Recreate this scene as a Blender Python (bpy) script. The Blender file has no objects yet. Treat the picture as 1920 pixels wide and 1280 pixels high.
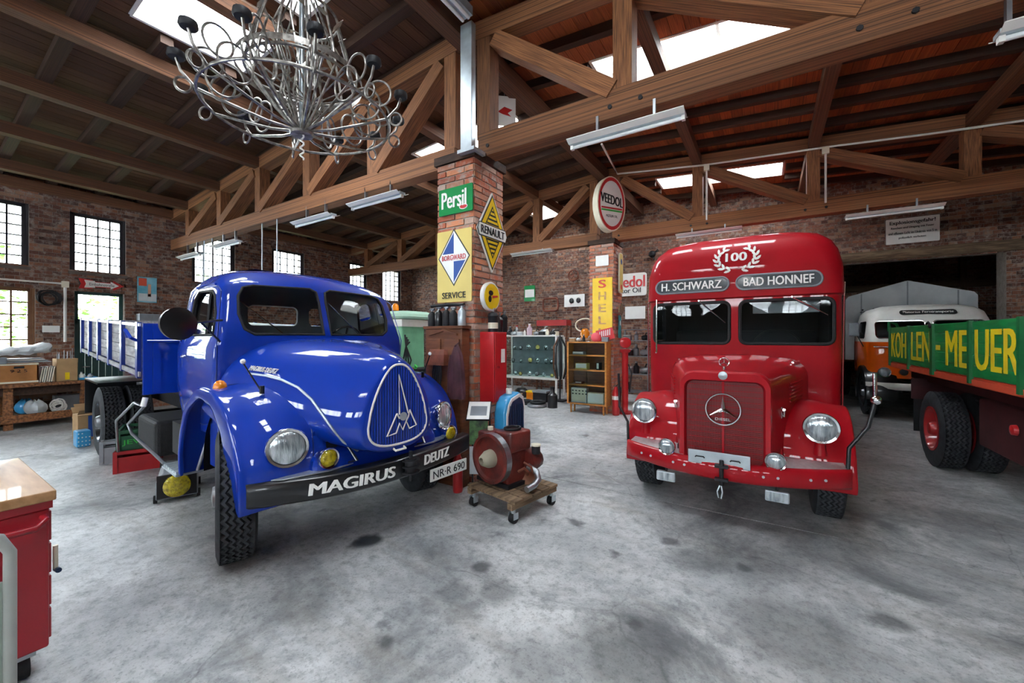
import bpy, bmesh, math, random
from mathutils import Vector, Matrix
R = random.Random(7)
S = bpy.context.scene
COL = S.collection
PI = math.pi
# ------------------------------------------------------------------ camera, sky, exposure
F, HX, HY, CH = 753.0, 960.0, 632.0, 1.70
FW, RT = (-.536, .8442), (.8442, .536)
cd = bpy.data.cameras.new('camera'); cam = bpy.data.objects.new('camera', cd); COL.objects.link(cam)
cd.sensor_width = 36; cd.lens = F / 1920 * 36; cd.clip_start = .05; cd.clip_end = 300
cd.shift_y = (HY - 640) / 1920.0
cam.location = (0, 0, CH); cam.rotation_euler = (PI / 2, 0, math.atan2(-FW[0], FW[1]))
S.camera = cam
W = bpy.data.worlds.new('overcast_sky'); S.world = W; W.use_nodes = True
bg = W.node_tree.nodes['Background']; bg.inputs[0].default_value = (.88, .94, 1, 1); bg.inputs[1].default_value = 16
S.view_settings.view_transform = 'Standard'; S.view_settings.look = 'None'
S.view_settings.gamma = 1; S.view_settings.use_curve_mapping = False
S.view_settings.exposure = 0.85
def portal(name, c, x, y, sx, sy):
    """daylight portal in a roof light or window: guides sky sampling, adds no light of its own"""
    l = bpy.data.lights.new(name, 'AREA'); l.shape = 'RECTANGLE'; l.size = sx; l.size_y = sy
    l.cycles.is_portal = True
    o = bpy.data.objects.new(name, l); COL.objects.link(o)
    X, Y = Vector(x).normalized(), Vector(y).normalized(); Z = X.cross(Y)
    o.matrix_world = Matrix.Translation(c) @ Matrix((X, Y, Z)).transposed().to_4x4()
# ------------------------------------------------------------------ pixel helpers (1920x1280 frame)
def ray(px, py):
    r = (px - HX) / F
    return Vector((FW[0] + RT[0] * r, FW[1] + RT[1] * r, (HY - py) / F))
CAM = Vector((0, 0, CH))
def at_z(px, py, z): d = ray(px, py); return CAM + d * ((z - CH) / d.z)
def at_y(px, py, y): d = ray(px, py); return CAM + d * (y / d.y)
def at_x(px, py, x): d = ray(px, py); return CAM + d * (x / d.x)
def at_t(px, py, t): return CAM + ray(px, py) * t
def in_view(p, m=60):
    f = p[0] * FW[0] + p[1] * FW[1]
    if f < .3: return False
    X = HX + F * (p[0] * RT[0] + p[1] * RT[1]) / f; Y = HY - F * (p[2] - CH) / f
    return -m < X < 1920 + m and -m < Y < 1280 + m
# ------------------------------------------------------------------ materials
def lin(c):
    if isinstance(c, str): c = tuple(int(c[i:i + 2], 16) / 255 for i in (0, 2, 4))
    return tuple(x / 12.92 if x <= .04045 else ((x + .055) / 1.055) ** 2.4 for x in c) + (1,)
MATS = {}
def nodes(m): return m.node_tree.nodes, m.node_tree.links
def mat(name, c, rough=.5, metal=0, var=.25, sc=6, bump=0, bsc=60, coat=0, c2=None, stretch=None, island=0, spec=None, obj_rand=0):
    """procedural paint, metal, wood, fabric: noise between c and c2 (or a darker c), optional bump"""
    if name in MATS: return MATS[name]
    m = bpy.data.materials.new(name); m.use_nodes = True; n, l = nodes(m); b = n['Principled BSDF']; MATS[name] = m
    b.inputs['Roughness'].default_value = rough; b.inputs['Metallic'].default_value = metal
    if coat: b.inputs['Coat Weight'].default_value = coat; b.inputs['Coat Roughness'].default_value = .04
    if spec is not None: b.inputs['Specular IOR Level'].default_value = spec
    a = lin(c); d = lin(c2) if c2 else tuple(x * (1 - var) for x in a[:3]) + (1,)
    tc = n.new('ShaderNodeTexCoord'); mp = n.new('ShaderNodeMapping'); l.new(tc.outputs['Object'], mp.inputs[0])
    if stretch: mp.inputs['Scale'].default_value = stretch
    src = mp.outputs[0]
    if island or obj_rand:
        oi = n.new('ShaderNodeObjectInfo'); ge = n.new('ShaderNodeNewGeometry'); ad = n.new('ShaderNodeMath'); ad.operation = 'ADD'
        l.new(oi.outputs['Random'], ad.inputs[0]); l.new(ge.outputs['Random Per Island'], ad.inputs[1])
        fr = n.new('ShaderNodeMath'); fr.operation = 'FRACT'; l.new(ad.outputs[0], fr.inputs[0])
        mu = n.new('ShaderNodeMath'); mu.operation = 'MULTIPLY'; mu.inputs[1].default_value = 37; l.new(fr.outputs[0], mu.inputs[0])
        va = n.new('ShaderNodeVectorMath'); l.new(src, va.inputs[0]); l.new(mu.outputs[0], va.inputs[1]); src = va.outputs[0]
    no = n.new('ShaderNodeTexNoise'); no.inputs['Scale'].default_value = sc; no.inputs['Detail'].default_value = 6; l.new(src, no.inputs['Vector'])
    rp = n.new('ShaderNodeMapRange'); rp.inputs[1].default_value = .36; rp.inputs[2].default_value = .66; l.new(no.outputs[0], rp.inputs[0])
    mx = n.new('ShaderNodeMix'); mx.data_type = 'RGBA'; mx.inputs[6].default_value = a; mx.inputs[7].default_value = d
    l.new(rp.outputs[0], mx.inputs[0]); out = mx.outputs[2]
    if island:
        hs = n.new('ShaderNodeHueSaturation'); l.new(out, hs.inputs['Color'])
        r2 = n.new('ShaderNodeMapRange'); r2.inputs[3].default_value = 1 - island; r2.inputs[4].default_value = 1 + island
        l.new(fr.outputs[0], r2.inputs[0]); l.new(r2.outputs[0], hs.inputs['Value']); out = hs.outputs[0]
    l.new(out, b.inputs['Base Color'])
    if bump:
        bn = n.new('ShaderNodeTexNoise'); bn.inputs['Scale'].default_value = bsc; bn.inputs['Detail'].default_value = 4; l.new(src, bn.inputs['Vector'])
        bu = n.new('ShaderNodeBump'); bu.inputs['Strength'].default_value = bump; bu.inputs['Distance'].default_value = .02
        l.new(bn.outputs[0], bu.inputs['Height']); l.new(bu.outputs[0], b.inputs['Normal'])
    return m
def brick_mat(name, cols, val=1.0):
    if name in MATS: return MATS[name]
    m = bpy.data.materials.new(name); m.use_nodes = True; n, l = nodes(m); b = n['Principled BSDF']; MATS[name] = m
    b.inputs['Roughness'].default_value = .9
    oi = n.new('ShaderNodeObjectInfo'); ge = n.new('ShaderNodeNewGeometry'); ad = n.new('ShaderNodeMath'); ad.operation = 'ADD'
    l.new(oi.outputs['Random'], ad.inputs[0]); l.new(ge.outputs['Random Per Island'], ad.inputs[1])
    fr = n.new('ShaderNodeMath'); fr.operation = 'FRACT'; l.new(ad.outputs[0], fr.inputs[0])
    cr = n.new('ShaderNodeValToRGB'); cr.color_ramp.interpolation = 'CONSTANT'; e = cr.color_ramp.elements
    for i, c in enumerate(cols):
        q = e[0] if i == 0 else (e[1] if i == 1 else e.new(i / len(cols)))
        q.position = i / len(cols); q.color = lin(c)
    l.new(fr.outputs[0], cr.inputs[0])
    tc = n.new('ShaderNodeTexCoord')
    no = n.new('ShaderNodeTexNoise'); no.inputs['Scale'].default_value = 11; no.inputs['Detail'].default_value = 10; no.inputs['Roughness'].default_value = .7; l.new(ge.outputs['Position'], no.inputs['Vector'])
    rp = n.new('ShaderNodeMapRange'); rp.inputs[1].default_value = .49; rp.inputs[2].default_value = .66; l.new(no.outputs[0], rp.inputs[0])
    mx = n.new('ShaderNodeMix'); mx.data_type = 'RGBA'; mx.inputs[7].default_value = lin('a89a90')
    l.new(rp.outputs[0], mx.inputs[0]); l.new(cr.outputs[0], mx.inputs[6])
    hs = n.new('ShaderNodeHueSaturation'); hs.inputs['Value'].default_value = val; l.new(mx.outputs[2], hs.inputs['Color']); l.new(hs.outputs[0], b.inputs['Base Color'])
    bn = n.new('ShaderNodeTexNoise'); bn.inputs['Scale'].default_value = 45; l.new(ge.outputs['Position'], bn.inputs['Vector'])
    bu = n.new('ShaderNodeBump'); bu.inputs['Strength'].default_value = .6; bu.inputs['Distance'].default_value = .012
    l.new(bn.outputs[0], bu.inputs['Height']); l.new(bu.outputs[0], b.inputs['Normal'])
    return m
def glass_mat(name, tint=(.9, .95, .95), k=.14, refl=1.0):
    """thin sheet of glass: mostly clear, fresnel reflection"""
    if name in MATS: return MATS[name]
    m = bpy.data.materials.new(name); m.use_nodes = True; n, l = nodes(m); n.remove(n['Principled BSDF']); MATS[name] = m
    t = n.new('ShaderNodeBsdfTransparent'); t.inputs[0].default_value = tint + (1,)
    g = n.new('ShaderNodeBsdfGlossy'); g.inputs['Roughness'].default_value = .03; g.inputs['Color'].default_value = (refl, refl, refl, 1)
    f = n.new('ShaderNodeLayerWeight'); f.inputs[0].default_value = k
    x = n.new('ShaderNodeMixShader'); l.new(f.outputs['Fresnel'], x.inputs[0]); l.new(t.outputs[0], x.inputs[1]); l.new(g.outputs[0], x.inputs[2])
    l.new(x.outputs[0], n['Material Output'].inputs[0]); return m
# ------------------------------------------------------------------ mesh builder
def wm(o): return o.matrix_basis.copy() if not o.parent else wm(o.parent) @ o.matrix_parent_inverse @ o.matrix_basis
def V(*a): return Vector(a)
def perp(d):
    a = V(0, 0, 1) if abs(d.z) < .9 else V(1, 0, 0)
    x = d.cross(a).normalized(); return x, d.cross(x).normalized()
class MB:
    def __init__(s): s.v = []; s.f = []
    def add(s, vs, fs):
        o = len(s.v); s.v += [tuple(p) for p in vs]; s.f += [tuple(i + o for i in f) for f in fs]; return s
    def obox(s, c, X, Y, Z):
        c, X, Y, Z = Vector(c), Vector(X), Vector(Y), Vector(Z)
        vs = [c + X * i + Y * j + Z * k for i in (-1, 1) for j in (-1, 1) for k in (-1, 1)]
        return s.add(vs, [(0, 1, 3, 2), (4, 6, 7, 5), (0, 4, 5, 1), (2, 3, 7, 6), (0, 2, 6, 4), (1, 5, 7, 3)])
    def box(s, a, b):
        a, b = Vector(a), Vector(b); h = (b - a) / 2
        return s.obox((a + b) / 2, (h.x, 0, 0), (0, h.y, 0), (0, 0, h.z))
    def bar(s, p0, p1, w, h, up=(0, 0, 1)):
        p0, p1 = Vector(p0), Vector(p1); d = (p1 - p0); L = d.length; d = d / L
        x = d.cross(Vector(up))
        x = perp(d)[0] if x.length < 1e-4 else x.normalized()
        y = x.cross(d)
        return s.obox((p0 + p1) / 2, d * L / 2, x * w / 2, y * h / 2)
    def loft(s, rings, closed=True, c0=True, c1=True):
        n = len(rings[0]); vs = [p for r in rings for p in r]; fs = []
        for i in range(len(rings) - 1):
            for j in range(n if closed else n - 1):
                k = (j + 1) % n; fs.append((i * n + j, i * n + k, (i + 1) * n + k, (i + 1) * n + j))
        if closed and c0: fs.append(tuple(range(n - 1, -1, -1)))
        if closed and c1: fs.append(tuple((len(rings) - 1) * n + j for j in range(n)))
        return s.add(vs, fs)
    def cyl(s, p0, p1, r0, r1=None, n=12):
        p0, p1 = Vector(p0), Vector(p1); r1 = r0 if r1 is None else r1
        d = (p1 - p0).normalized(); x, y = perp(d)
        return s.loft([[p + (x * math.cos(2 * PI * i / n) + y * math.sin(2 * PI * i / n)) * r for i in range(n)] for p, r in ((p0, r0), (p1, r1))])
    def lathe(s, o, axis, prof, n=24, a0=0, cap=True):
        o = Vector(o); d = Vector(axis).normalized(); x, y = perp(d)
        return s.loft([[o + d * a + (x * math.cos(2 * PI * i / n) + y * math.sin(2 * PI * i / n)) * max(r, 1e-4) for i in range(n)] for a, r in prof], True, cap, cap)
    def tube(s, pts, r, n=7, closed=False):
        pts = [Vector(p) for p in pts]; m = len(pts); rings = []; X = None
        for i, p in enumerate(pts):
            a = pts[(i - 1) % m] if (closed or i) else p; b = pts[(i + 1) % m] if (closed or i < m - 1) else p
            d = (b - a).normalized()
            if X is None: X = perp(d)[0]
            X = (X - d * X.dot(d)).normalized(); Y = d.cross(X); q = r(i / (m - 1)) if callable(r) else r
            rings.append([p + (X * math.cos(2 * PI * j / n) + Y * math.sin(2 * PI * j / n)) * q for j in range(n)])
        if closed: rings.append(rings[0])
        return s.loft(rings, True, not closed, not closed)
    def prism(s, pts, o, X, Y, D):
        o, X, Y, D = Vector(o), Vector(X), Vector(Y), Vector(D)
        a = [o + X * p[0] + Y * p[1] for p in pts]; return s.loft([a, [p + D for p in a]])
    def ball(s, c, r, sc=(1, 1, 1), n=12):
        c = Vector(c); m = n // 2
        return s.loft([[c + V(sc[0] * r * math.sin(PI * i / m) * math.cos(2 * PI * j / n), sc[1] * r * math.sin(PI * i / m) * math.sin(2 * PI * j / n), sc[2] * r * math.cos(PI * i / m)) for j in range(n)] for i in [.02] + list(range(1, m)) + [m - .02]])
    def obj(s, name, m, parent=None, local=False, smooth=None, bevel=0, sub=0, seg=2):
        me = bpy.data.meshes.new(name); vs = s.v; loc = None
        if parent is None and not local:
            lo = [min(p[i] for p in vs) for i in range(3)]; hi = [max(p[i] for p in vs) for i in range(3)]
            loc = V((lo[0] + hi[0]) / 2, (lo[1] + hi[1]) / 2, lo[2]); vs = [tuple(Vector(p) - loc) for p in vs]
        me.from_pydata(vs, [], s.f); bm = bmesh.new(); bm.from_mesh(me); bmesh.ops.recalc_face_normals(bm, faces=bm.faces); bm.to_mesh(me); bm.free()
        o = bpy.data.objects.new(name, me); COL.objects.link(o)
        if loc is not None: o.location = loc
        if parent is not None:
            o.parent = parent
            if not local: o.matrix_parent_inverse = wm(parent).inverted()
        if m is not None: me.materials.append(MATS[m] if isinstance(m, str) else m)
        if smooth is not None:
            me.polygons.foreach_set('use_smooth', [True] * len(me.polygons))
            if smooth < 180: me.set_sharp_from_angle(angle=math.radians(smooth))
        if bevel:
            b = o.modifiers.new('bevel', 'BEVEL'); b.width = bevel; b.segments = seg; b.limit_method = 'ANGLE'
        if sub: q = o.modifiers.new('sub', 'SUBSURF'); q.levels = q.render_levels = sub
        return o
def tag(o, label, cat, group=None, kind=None):
    o['label'] = label; o['category'] = cat
    if group: o['group'] = group
    if kind: o['kind'] = kind
    return o
def thing(name, label, cat, loc=(0, 0, 0), rotz=0, group=None, kind=None):
    o = bpy.data.objects.new(name, None); COL.objects.link(o); o.location = loc; o.rotation_euler = (0, 0, rotz); o.empty_display_size = .1
    return tag(o, label, cat, group, kind)
def copy_tree(o, parent=None):
    c = o.copy(); COL.objects.link(c); c.parent = parent
    for ch in list(o.children): copy_tree(ch, c)
    return c
CUBES = {}
def unit(m):
    if m not in CUBES: me = bpy.data.meshes.new('block'); b = MB().box((-.5, -.5, -.5), (.5, .5, .5)); me.from_pydata(b.v, [], b.f); me.materials.append(MATS[m]); CUBES[m] = me
    return CUBES[m]
def block(name, m, c, X, Y, Z, parent):
    """one piece of a repeated kind: shared unit block mesh, X Y Z are full edge vectors"""
    o = bpy.data.objects.new(name, unit(m)); COL.objects.link(o); X, Y, Z = Vector(X), Vector(Y), Vector(Z)
    M = Matrix((X.normalized(), Y.normalized(), Z.normalized())).transposed().to_4x4()
    o.matrix_basis = Matrix.Translation(c) @ M @ Matrix.Diagonal((X.length, Y.length, Z.length, 1))
    if parent is not None: o.parent = parent; o.matrix_parent_inverse = wm(parent).inverted()
    return o
def timber(name, m, p0, p1, w, h, parent, up=(0, 0, 1)):
    p0, p1 = Vector(p0), Vector(p1); d = p1 - p0; dn = d.normalized(); x = dn.cross(Vector(up)).normalized(); y = x.cross(dn)
    return block(name, m, (p0 + p1) / 2, d, x * w, y * h, parent)
def text(s, m, parent, c, X, Y, w, h, depth=.004, name='lettering', local=False, bold=.0, shear=0, sp=1, fn=None):
    """lettering fitted to a w x h box centred on c, reading along X with up Y"""
    cu = bpy.data.curves.new('t', 'FONT'); cu.body = s; cu.extrude = .01; cu.shear = shear; cu.resolution_u = 3; cu.space_character = sp
    t = bpy.data.objects.new('t', cu); COL.objects.link(t); dg = bpy.context.evaluated_depsgraph_get()
    me = bpy.data.meshes.new_from_object(t.evaluated_get(dg)); vs = [v.co.copy() for v in me.vertices]; fs = [tuple(p.vertices) for p in me.polygons]
    bpy.data.objects.remove(t); bpy.data.meshes.remove(me)
    x0, x1 = min(v.x for v in vs), max(v.x for v in vs); y0, y1 = min(v.y for v in vs), max(v.y for v in vs)
    X, Y = Vector(X).normalized(), Vector(Y).normalized(); N = X.cross(Y); c = Vector(c); b = MB()
    for ks, sh in enumerate((-bold, 0, bold) if bold else (0,)):
      b.add([c + N * (.0007 * ks) + X * sh * h * 1.6 + X * (((v.x - x0) / (x1 - x0) - .5) * w) + Y * (((v.y - y0) / (y1 - y0) - .5) * h) + N * (depth if v.z > 0 else 0) for v in vs], fs)
    if fn: b.v = [tuple(fn(Vector(p))) for p in b.v]
    return b.obj(name, m, parent, local)
def rrect(w, h, r, n=5):
    """rounded rectangle outline centred on 0"""
    out = []
    for cx, cy, a in ((w / 2 - r, h / 2 - r, 0), (-w / 2 + r, h / 2 - r, 90), (-w / 2 + r, -h / 2 + r, 180), (w / 2 - r, -h / 2 + r, 270)):
        for i in range(n + 1): t = math.radians(a + 90 * i / n); out.append((cx + r * math.cos(t), cy + r * math.sin(t)))
    return out
def ell(w, h, n=32): return [(w / 2 * math.cos(2 * PI * i / n), h / 2 * math.sin(2 * PI * i / n)) for i in range(n)]
def boolean(o, cutters, op='DIFFERENCE'):
    for c in cutters:
        q = o.modifiers.new('cut', 'BOOLEAN'); q.object = c; q.operation = op; q.solver = 'EXACT'; q.material_mode = 'TRANSFER'
    dg = bpy.context.evaluated_depsgraph_get(); dg.update()
    me = bpy.data.meshes.new_from_object(o.evaluated_get(dg)); o.modifiers.clear(); old = o.data; o.data = me; me.name = old.name
    me.polygons.foreach_set('use_smooth', [True] * len(me.polygons)); me.set_sharp_from_angle(angle=math.radians(40))
    for c in cutters: bpy.data.objects.remove(c)
    return o
# ------------------------------------------------------------------ shared materials
BR = ['7a4c3a', '6a4236', '8a5c46', '583a30', '96664c', '74503f', '805644', '5c4038', 'a07c66']
BRP = ['b8684a', 'a65a40', 'c47a58', '9a5c48', 'b87a60', 'ca8460', 'a8745e', 'c0a090', 'b2664c']
brick_mat('wall_brick', BR, .9); brick_mat('pillar_brick', BRP, 1.05)
mat('mortar', '9a9088', .95, var=.3, sc=14, bump=.5, bsc=50); mat('pillar_mortar', 'b5aaa0', .95, var=.3, sc=14, bump=.5)
mat('dark_board', '6e4a30', .8, c2='42291a', sc=3, stretch=(2, 14, 14), island=.3, bump=.25, bsc=9)  # left slope and annexe boards: darker copy of the lit ones
mat('board', 'b4622f', .8, c2='74391a', sc=3, stretch=(2, 14, 14), island=.3, bump=.25, bsc=9)  # right slope's boards: the daylight on them is put into this lighter colour
mat('beam_wood', 'a06840', .7, c2='583620', sc=3, stretch=(1.5, 9, 9), island=.2, bump=.3, bsc=8)
mat('purlin_wood', '7a5034', .75, c2='482c1c', sc=3, stretch=(2, 9, 9), island=.2, bump=.3, bsc=8)
mat('rafter_wood', '4a3022', .8, c2='2c1c12', sc=3, stretch=(2, 9, 9), island=.2)
mat('old_wood', '8a7258', .85, c2='5a4836', sc=4, stretch=(1, 8, 8), island=.25, bump=.3, bsc=10)
mat('zinc', 'c2ccd2', .35, .6, var=.2, sc=8); mat('chrome', 'e4e6e8', .12, 1, var=.05); mat('steel', 'a8acb0', .35, .9, var=.3)
mat('black_paint', '14161a', .3, var=.3, coat=.4); mat('black_rubber', '1e1f22', .75, var=.4, sc=20, bump=.2); mat('tyre', '34373b', .8, c2='22252a', sc=14, bump=.15)
mat('dark_iron', '26262a', .55, .3, var=.4, sc=12); mat('white_paint', 'eceae4', .4, var=.08); mat('cream', 'e8e0c8', .5, var=.12)
mat('grey_paint', '8c9298', .5, var=.2); mat('white_tube', 'f2f4f4', .25, var=.03)  # fluorescent tubes are off: plain white, nothing emitted
glass_mat('pane_glass', (.97, .99, .99), .08); glass_mat('cab_glass', (.74, .80, .80), .30); glass_mat('cabinet_glass', (.86, .93, .92), .12)
mat('yellow', 'f0c818', .35, var=.08); mat('sign_yellow', 'e4cc74', .4, var=.12, sc=3); mat('black_print', '16181c', .5, var=.1); mat('white_print', 'f0f0ec', .4, var=.05)
mat('blue_print', '24509c', .4, var=.1); mat('red_print', 'cc2a2c', .4, var=.1); mat('green_enamel', '1d8f4c', .25, var=.1, coat=.4)
mat('cardboard', 'b8946a', .85, var=.2, sc=5); mat('rust', '8a4a34', .7, c2='5c2a1e', sc=7, bump=.25); mat('rust2', '7c4028', .75, c2='8c7058', sc=5, bump=.3)
mat('red_enamel', 'c4242a', .3, var=.18, sc=4, coat=.4); mat('orange_lens', 'f08a1c', .2, var=.15, coat=.6); mat('clear_plastic', 'd8dee2', .3, var=.2)
# ================================================================== the building
XL, YB, XR, YF = -12.6, 12.0, 8.0, -9.0
RX = -3.15
def zc(x): return 5.33 - .075 * abs(x - RX)          # underside of top chords
def zb(x): return zc(x) + .32                          # underside of roof boards
# --- concrete floor
FCX, FCY = (XL + XR) / 2, (YF + 20) / 2
def floor_mat():
    m = bpy.data.materials.new('stained_concrete'); m.use_nodes = True; n, l = nodes(m); b = n['Principled BSDF']; MATS['floor'] = m
    tc = n.new('ShaderNodeTexCoord'); P = tc.outputs['Object']
    def noise(sc, det=6, ro=.6, st=None, dist=0):
        o = n.new('ShaderNodeTexNoise'); o.inputs['Scale'].default_value = sc; o.inputs['Detail'].default_value = det; o.inputs['Roughness'].default_value = ro; o.inputs['Distortion'].default_value = dist
        if st: mp = n.new('ShaderNodeMapping'); mp.inputs['Scale'].default_value = st; l.new(P, mp.inputs[0]); l.new(mp.outputs[0], o.inputs['Vector'])
        else: l.new(P, o.inputs['Vector'])
        return o.outputs[0]
    def rng(src, a, b_, c=0, d=1):
        o = n.new('ShaderNodeMapRange'); o.inputs[1].default_value = a; o.inputs[2].default_value = b_; o.inputs[3].default_value = c; o.inputs[4].default_value = d; l.new(src, o.inputs[0]); return o.outputs[0]
    def mix(f, a, b_, mode='MIX'):
        o = n.new('ShaderNodeMix'); o.data_type = 'RGBA'; o.blend_type = mode
        if isinstance(f, (int, float)): o.inputs[0].default_value = f
        else: l.new(f, o.inputs[0])
        for k, q in ((6, a), (7, b_)):
            if isinstance(q, str): o.inputs[k].default_value = lin(q)
            else: l.new(q, o.inputs[k])
        return o.outputs[2]
    c = mix(rng(noise(1.1, 8, .65), .36, .64), 'd6d7d7', 'a4a7a9')
    c = mix(rng(noise(5, 8, .7), .44, .7, 0, .5), c, '8d9092')
    c = mix(rng(noise(.8, 9, .68, None, .6), .52, .66, 0, .8), c, '5a5e62')
    c = mix(rng(noise(14, 8, .75), .48, .72, 0, .8), c, '6a6e70')
    c = mix(rng(noise(55, 4, .7), .54, .70, 0, .6), c, '55585a')
    c = mix(rng(noise(2.6, 5, .55), .66, .74, 0, .8), c, '3a3d40')
    c = mix(rng(noise(1.6, 6, .6, (.5, 3, 1)), .55, .75, 0, .4), c, '8d8578')
    vo = n.new('ShaderNodeTexVoronoi'); vo.feature = 'DISTANCE_TO_EDGE'; vo.inputs['Scale'].default_value = .55
    ns = n.new('ShaderNodeTexNoise'); ns.inputs['Scale'].default_value = 2; ns.inputs['Detail'].default_value = 5; l.new(P, ns.inputs['Vector'])
    va = n.new('ShaderNodeMix'); va.data_type = 'VECTOR'; va.inputs[0].default_value = .25; l.new(P, va.inputs[4]); l.new(ns.outputs['Color'], va.inputs[5]); l.new(va.outputs[1], vo.inputs['Vector'])
    crk = rng(vo.outputs['Distance'], .0, .004, 1, 0)
    fade = rng(noise(.7, 2), .46, .56)
    mu = n.new('ShaderNodeMath'); mu.operation = 'MULTIPLY'; l.new(crk, mu.inputs[0]); l.new(fade, mu.inputs[1])
    mu2 = n.new('ShaderNodeMath'); mu2.operation = 'MULTIPLY'; mu2.inputs[1].default_value = .4; l.new(mu.outputs[0], mu2.inputs[0])
    c = mix(mu2.outputs[0], c, '4a4b4c')
    # single dried oil spots, each with its own place and size
    wob = n.new('ShaderNodeTexNoise'); wob.inputs['Scale'].default_value = 7; wob.inputs['Detail'].default_value = 4; l.new(P, wob.inputs['Vector'])
    wv = n.new('ShaderNodeVectorMath'); wv.operation = 'MULTIPLY_ADD'; wv.inputs[1].default_value = (.12, .12, 0); l.new(wob.outputs['Color'], wv.inputs[0]); l.new(P, wv.inputs[2])
    for px, py, rad, k in ((901, 1062, .07, .75), (692, 1013, .11, .95), (670, 1020, .07, .9), (720, 1205, .05, .6), (1668, 1163, .10, .7), (1189, 1171, .05, .6), (1395, 1063, .06, .6), (1258, 1015, .08, .7), (1180, 1215, .35, .6), (1480, 1180, .4, .5), (1400, 1060, .3, .35), (560, 1120, .3, .35), (930, 1110, .14, .5), (850, 1110, .12, .4), (1300, 1050, .22, .4), (1000, 1240, .2, .4)):
        p = at_z(px, py, 0); ds = n.new('ShaderNodeVectorMath'); ds.operation = 'DISTANCE'; ds.inputs[1].default_value = (p.x - FCX + .06, p.y - FCY + .06, .2); l.new(wv.outputs[0], ds.inputs[0])
        c = mix(rng(ds.outputs['Value'], rad * .55, rad * 1.25, k, 0), c, '2e3236')
    l.new(c, b.inputs['Base Color'])
    l.new(rng(noise(3, 5), .3, .7, .32, .6), b.inputs['Roughness'])
    bu = n.new('ShaderNodeBump'); bu.inputs['Strength'].default_value = .25; bu.inputs['Distance'].default_value = .01; l.new(noise(22, 6), bu.inputs['Height']); l.new(bu.outputs[0], b.inputs['Normal'])
    return m
floor_mat()
JY = 4.35                                              # expansion joint running between the trucks
b = MB()
for y0, y1 in ((YF, -.5), (-.494, JY), (JY + .012, 20)):
    b.box((XL - .4, y0, -.15), (XR + .4, y1, 0))
b.box((XL - .4, YF, -.2), (XR + .4, 20, -.012))
tag(b.obj('floor', 'floor'), 'stained grey concrete workshop floor with cracks', 'floor', kind='structure')
# --- brick masonry
def masonry(parent, o, U, N, u1, z0, z1, opens, bm_, mm, n_ind=300, thick=.4, L=.25, Hc=.077, proud=.014, stuff=True):
    """mortar slab with openings plus single bricks; o = point on the inner face at u=0, N = into the room"""
    o, U, N = Vector(o), Vector(U), Vector(N); Z = V(0, 0, 1)
    us = sorted({0, u1} | {q for a in opens for q in a[:2] if 0 < q < u1}); zs = sorted({z0, z1} | {q for a in opens for q in a[2:] if z0 < q < z1})
    sl = MB()
    for i in range(len(us) - 1):
        for j in range(len(zs) - 1):
            cu, cz = (us[i] + us[i + 1]) / 2, (zs[j] + zs[j + 1]) / 2
            if any(a[0] < cu < a[1] and a[2] < cz < a[3] for a in opens): continue
            sl.obox(o + U * cu - N * (thick / 2 + proud) + Z * cz, U * (us[i + 1] - us[i]) / 2, N * thick / 2, Z * (zs[j + 1] - zs[j]) / 2)
    root = sl.obj(*parent) if isinstance(parent, tuple) else parent
    bl = []; k = 0; z = z0
    while z < z1 - .03:
        h = min(Hc, z1 - z); cz = z + h / 2
        cuts = sorted((a[0], a[1]) for a in opens if a[2] < cz < a[3])
        spans = []; p = 0
        for a in cuts:
            if a[0] > p: spans.append((p, min(a[0], u1)))
            p = max(p, a[1])
        if p < u1: spans.append((p, u1))
        step = L if k % 2 == 0 else L / 2
        off = 0 if k % 2 == 0 else .0625
        for s0, s1 in spans:
            u = math.floor((s0 - off) / step) * step + off
            while u < s1 - .02:
                a, e = max(u, s0), min(u + step, s1)
                if e - a > .03: bl.append((a + .005, e - .005, z + .006, z + h - .005))
                u += step
        z += h; k += 1
    rr = random.Random(5)
    def cen(q): return o + U * ((q[0] + q[1]) / 2) + Z * ((q[2] + q[3]) / 2)
    order = sorted(range(len(bl)), key=lambda i: (0 if in_view(cen(bl[i]), 0) else 1, (cen(bl[i]) - CAM).length))
    ind = set(order[:n_ind]); st = MB()
    for i, q in enumerate(bl):
        d = proud * rr.uniform(.5, 1.25); c = cen(q) + N * (d - proud - .015)
        if i in ind: block('brick', bm_, c, U * (q[1] - q[0]), N * .03, Z * (q[3] - q[2]), root)
        else: st.obox(c, U * (q[1] - q[0]) / 2, N * .015, Z * (q[3] - q[2]) / 2)
    if st.v: st.obj('brickwork', bm_, root)['kind'] = 'stuff'
    return root
def yl(px): return at_x(px, 600, XL).y
WZ0, WZ1 = 3.12, 4.40
UPW = [(-.2, 1.62), (yl(131), yl(236)), (4.35, 5.35), (6.35, 7.35), (9.0, 9.75), (10.45, 11.4)]
LOW = (-.35, yl(66), 1.38, 2.70); DOOR = (yl(140), yl(233), 0, 2.72)
U0 = -1.5
ops = [(a - U0, e - U0, WZ0, WZ1) for a, e in UPW] + [(LOW[0] - U0, LOW[1] - U0, LOW[2], LOW[3]), (DOOR[0] - U0, DOOR[1] - U0, DOOR[2], DOOR[3])]
wl = masonry(('wall_left', 'mortar'), (XL, U0, 0), (0, 1, 0), (1, 0, 0), YB - U0 + .4, 0, zb(XL) + .05, ops, 'wall_brick', 'mortar')
tag(wl, 'dark red brick side wall with steel windows and a green door', 'wall', kind='structure')
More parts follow.
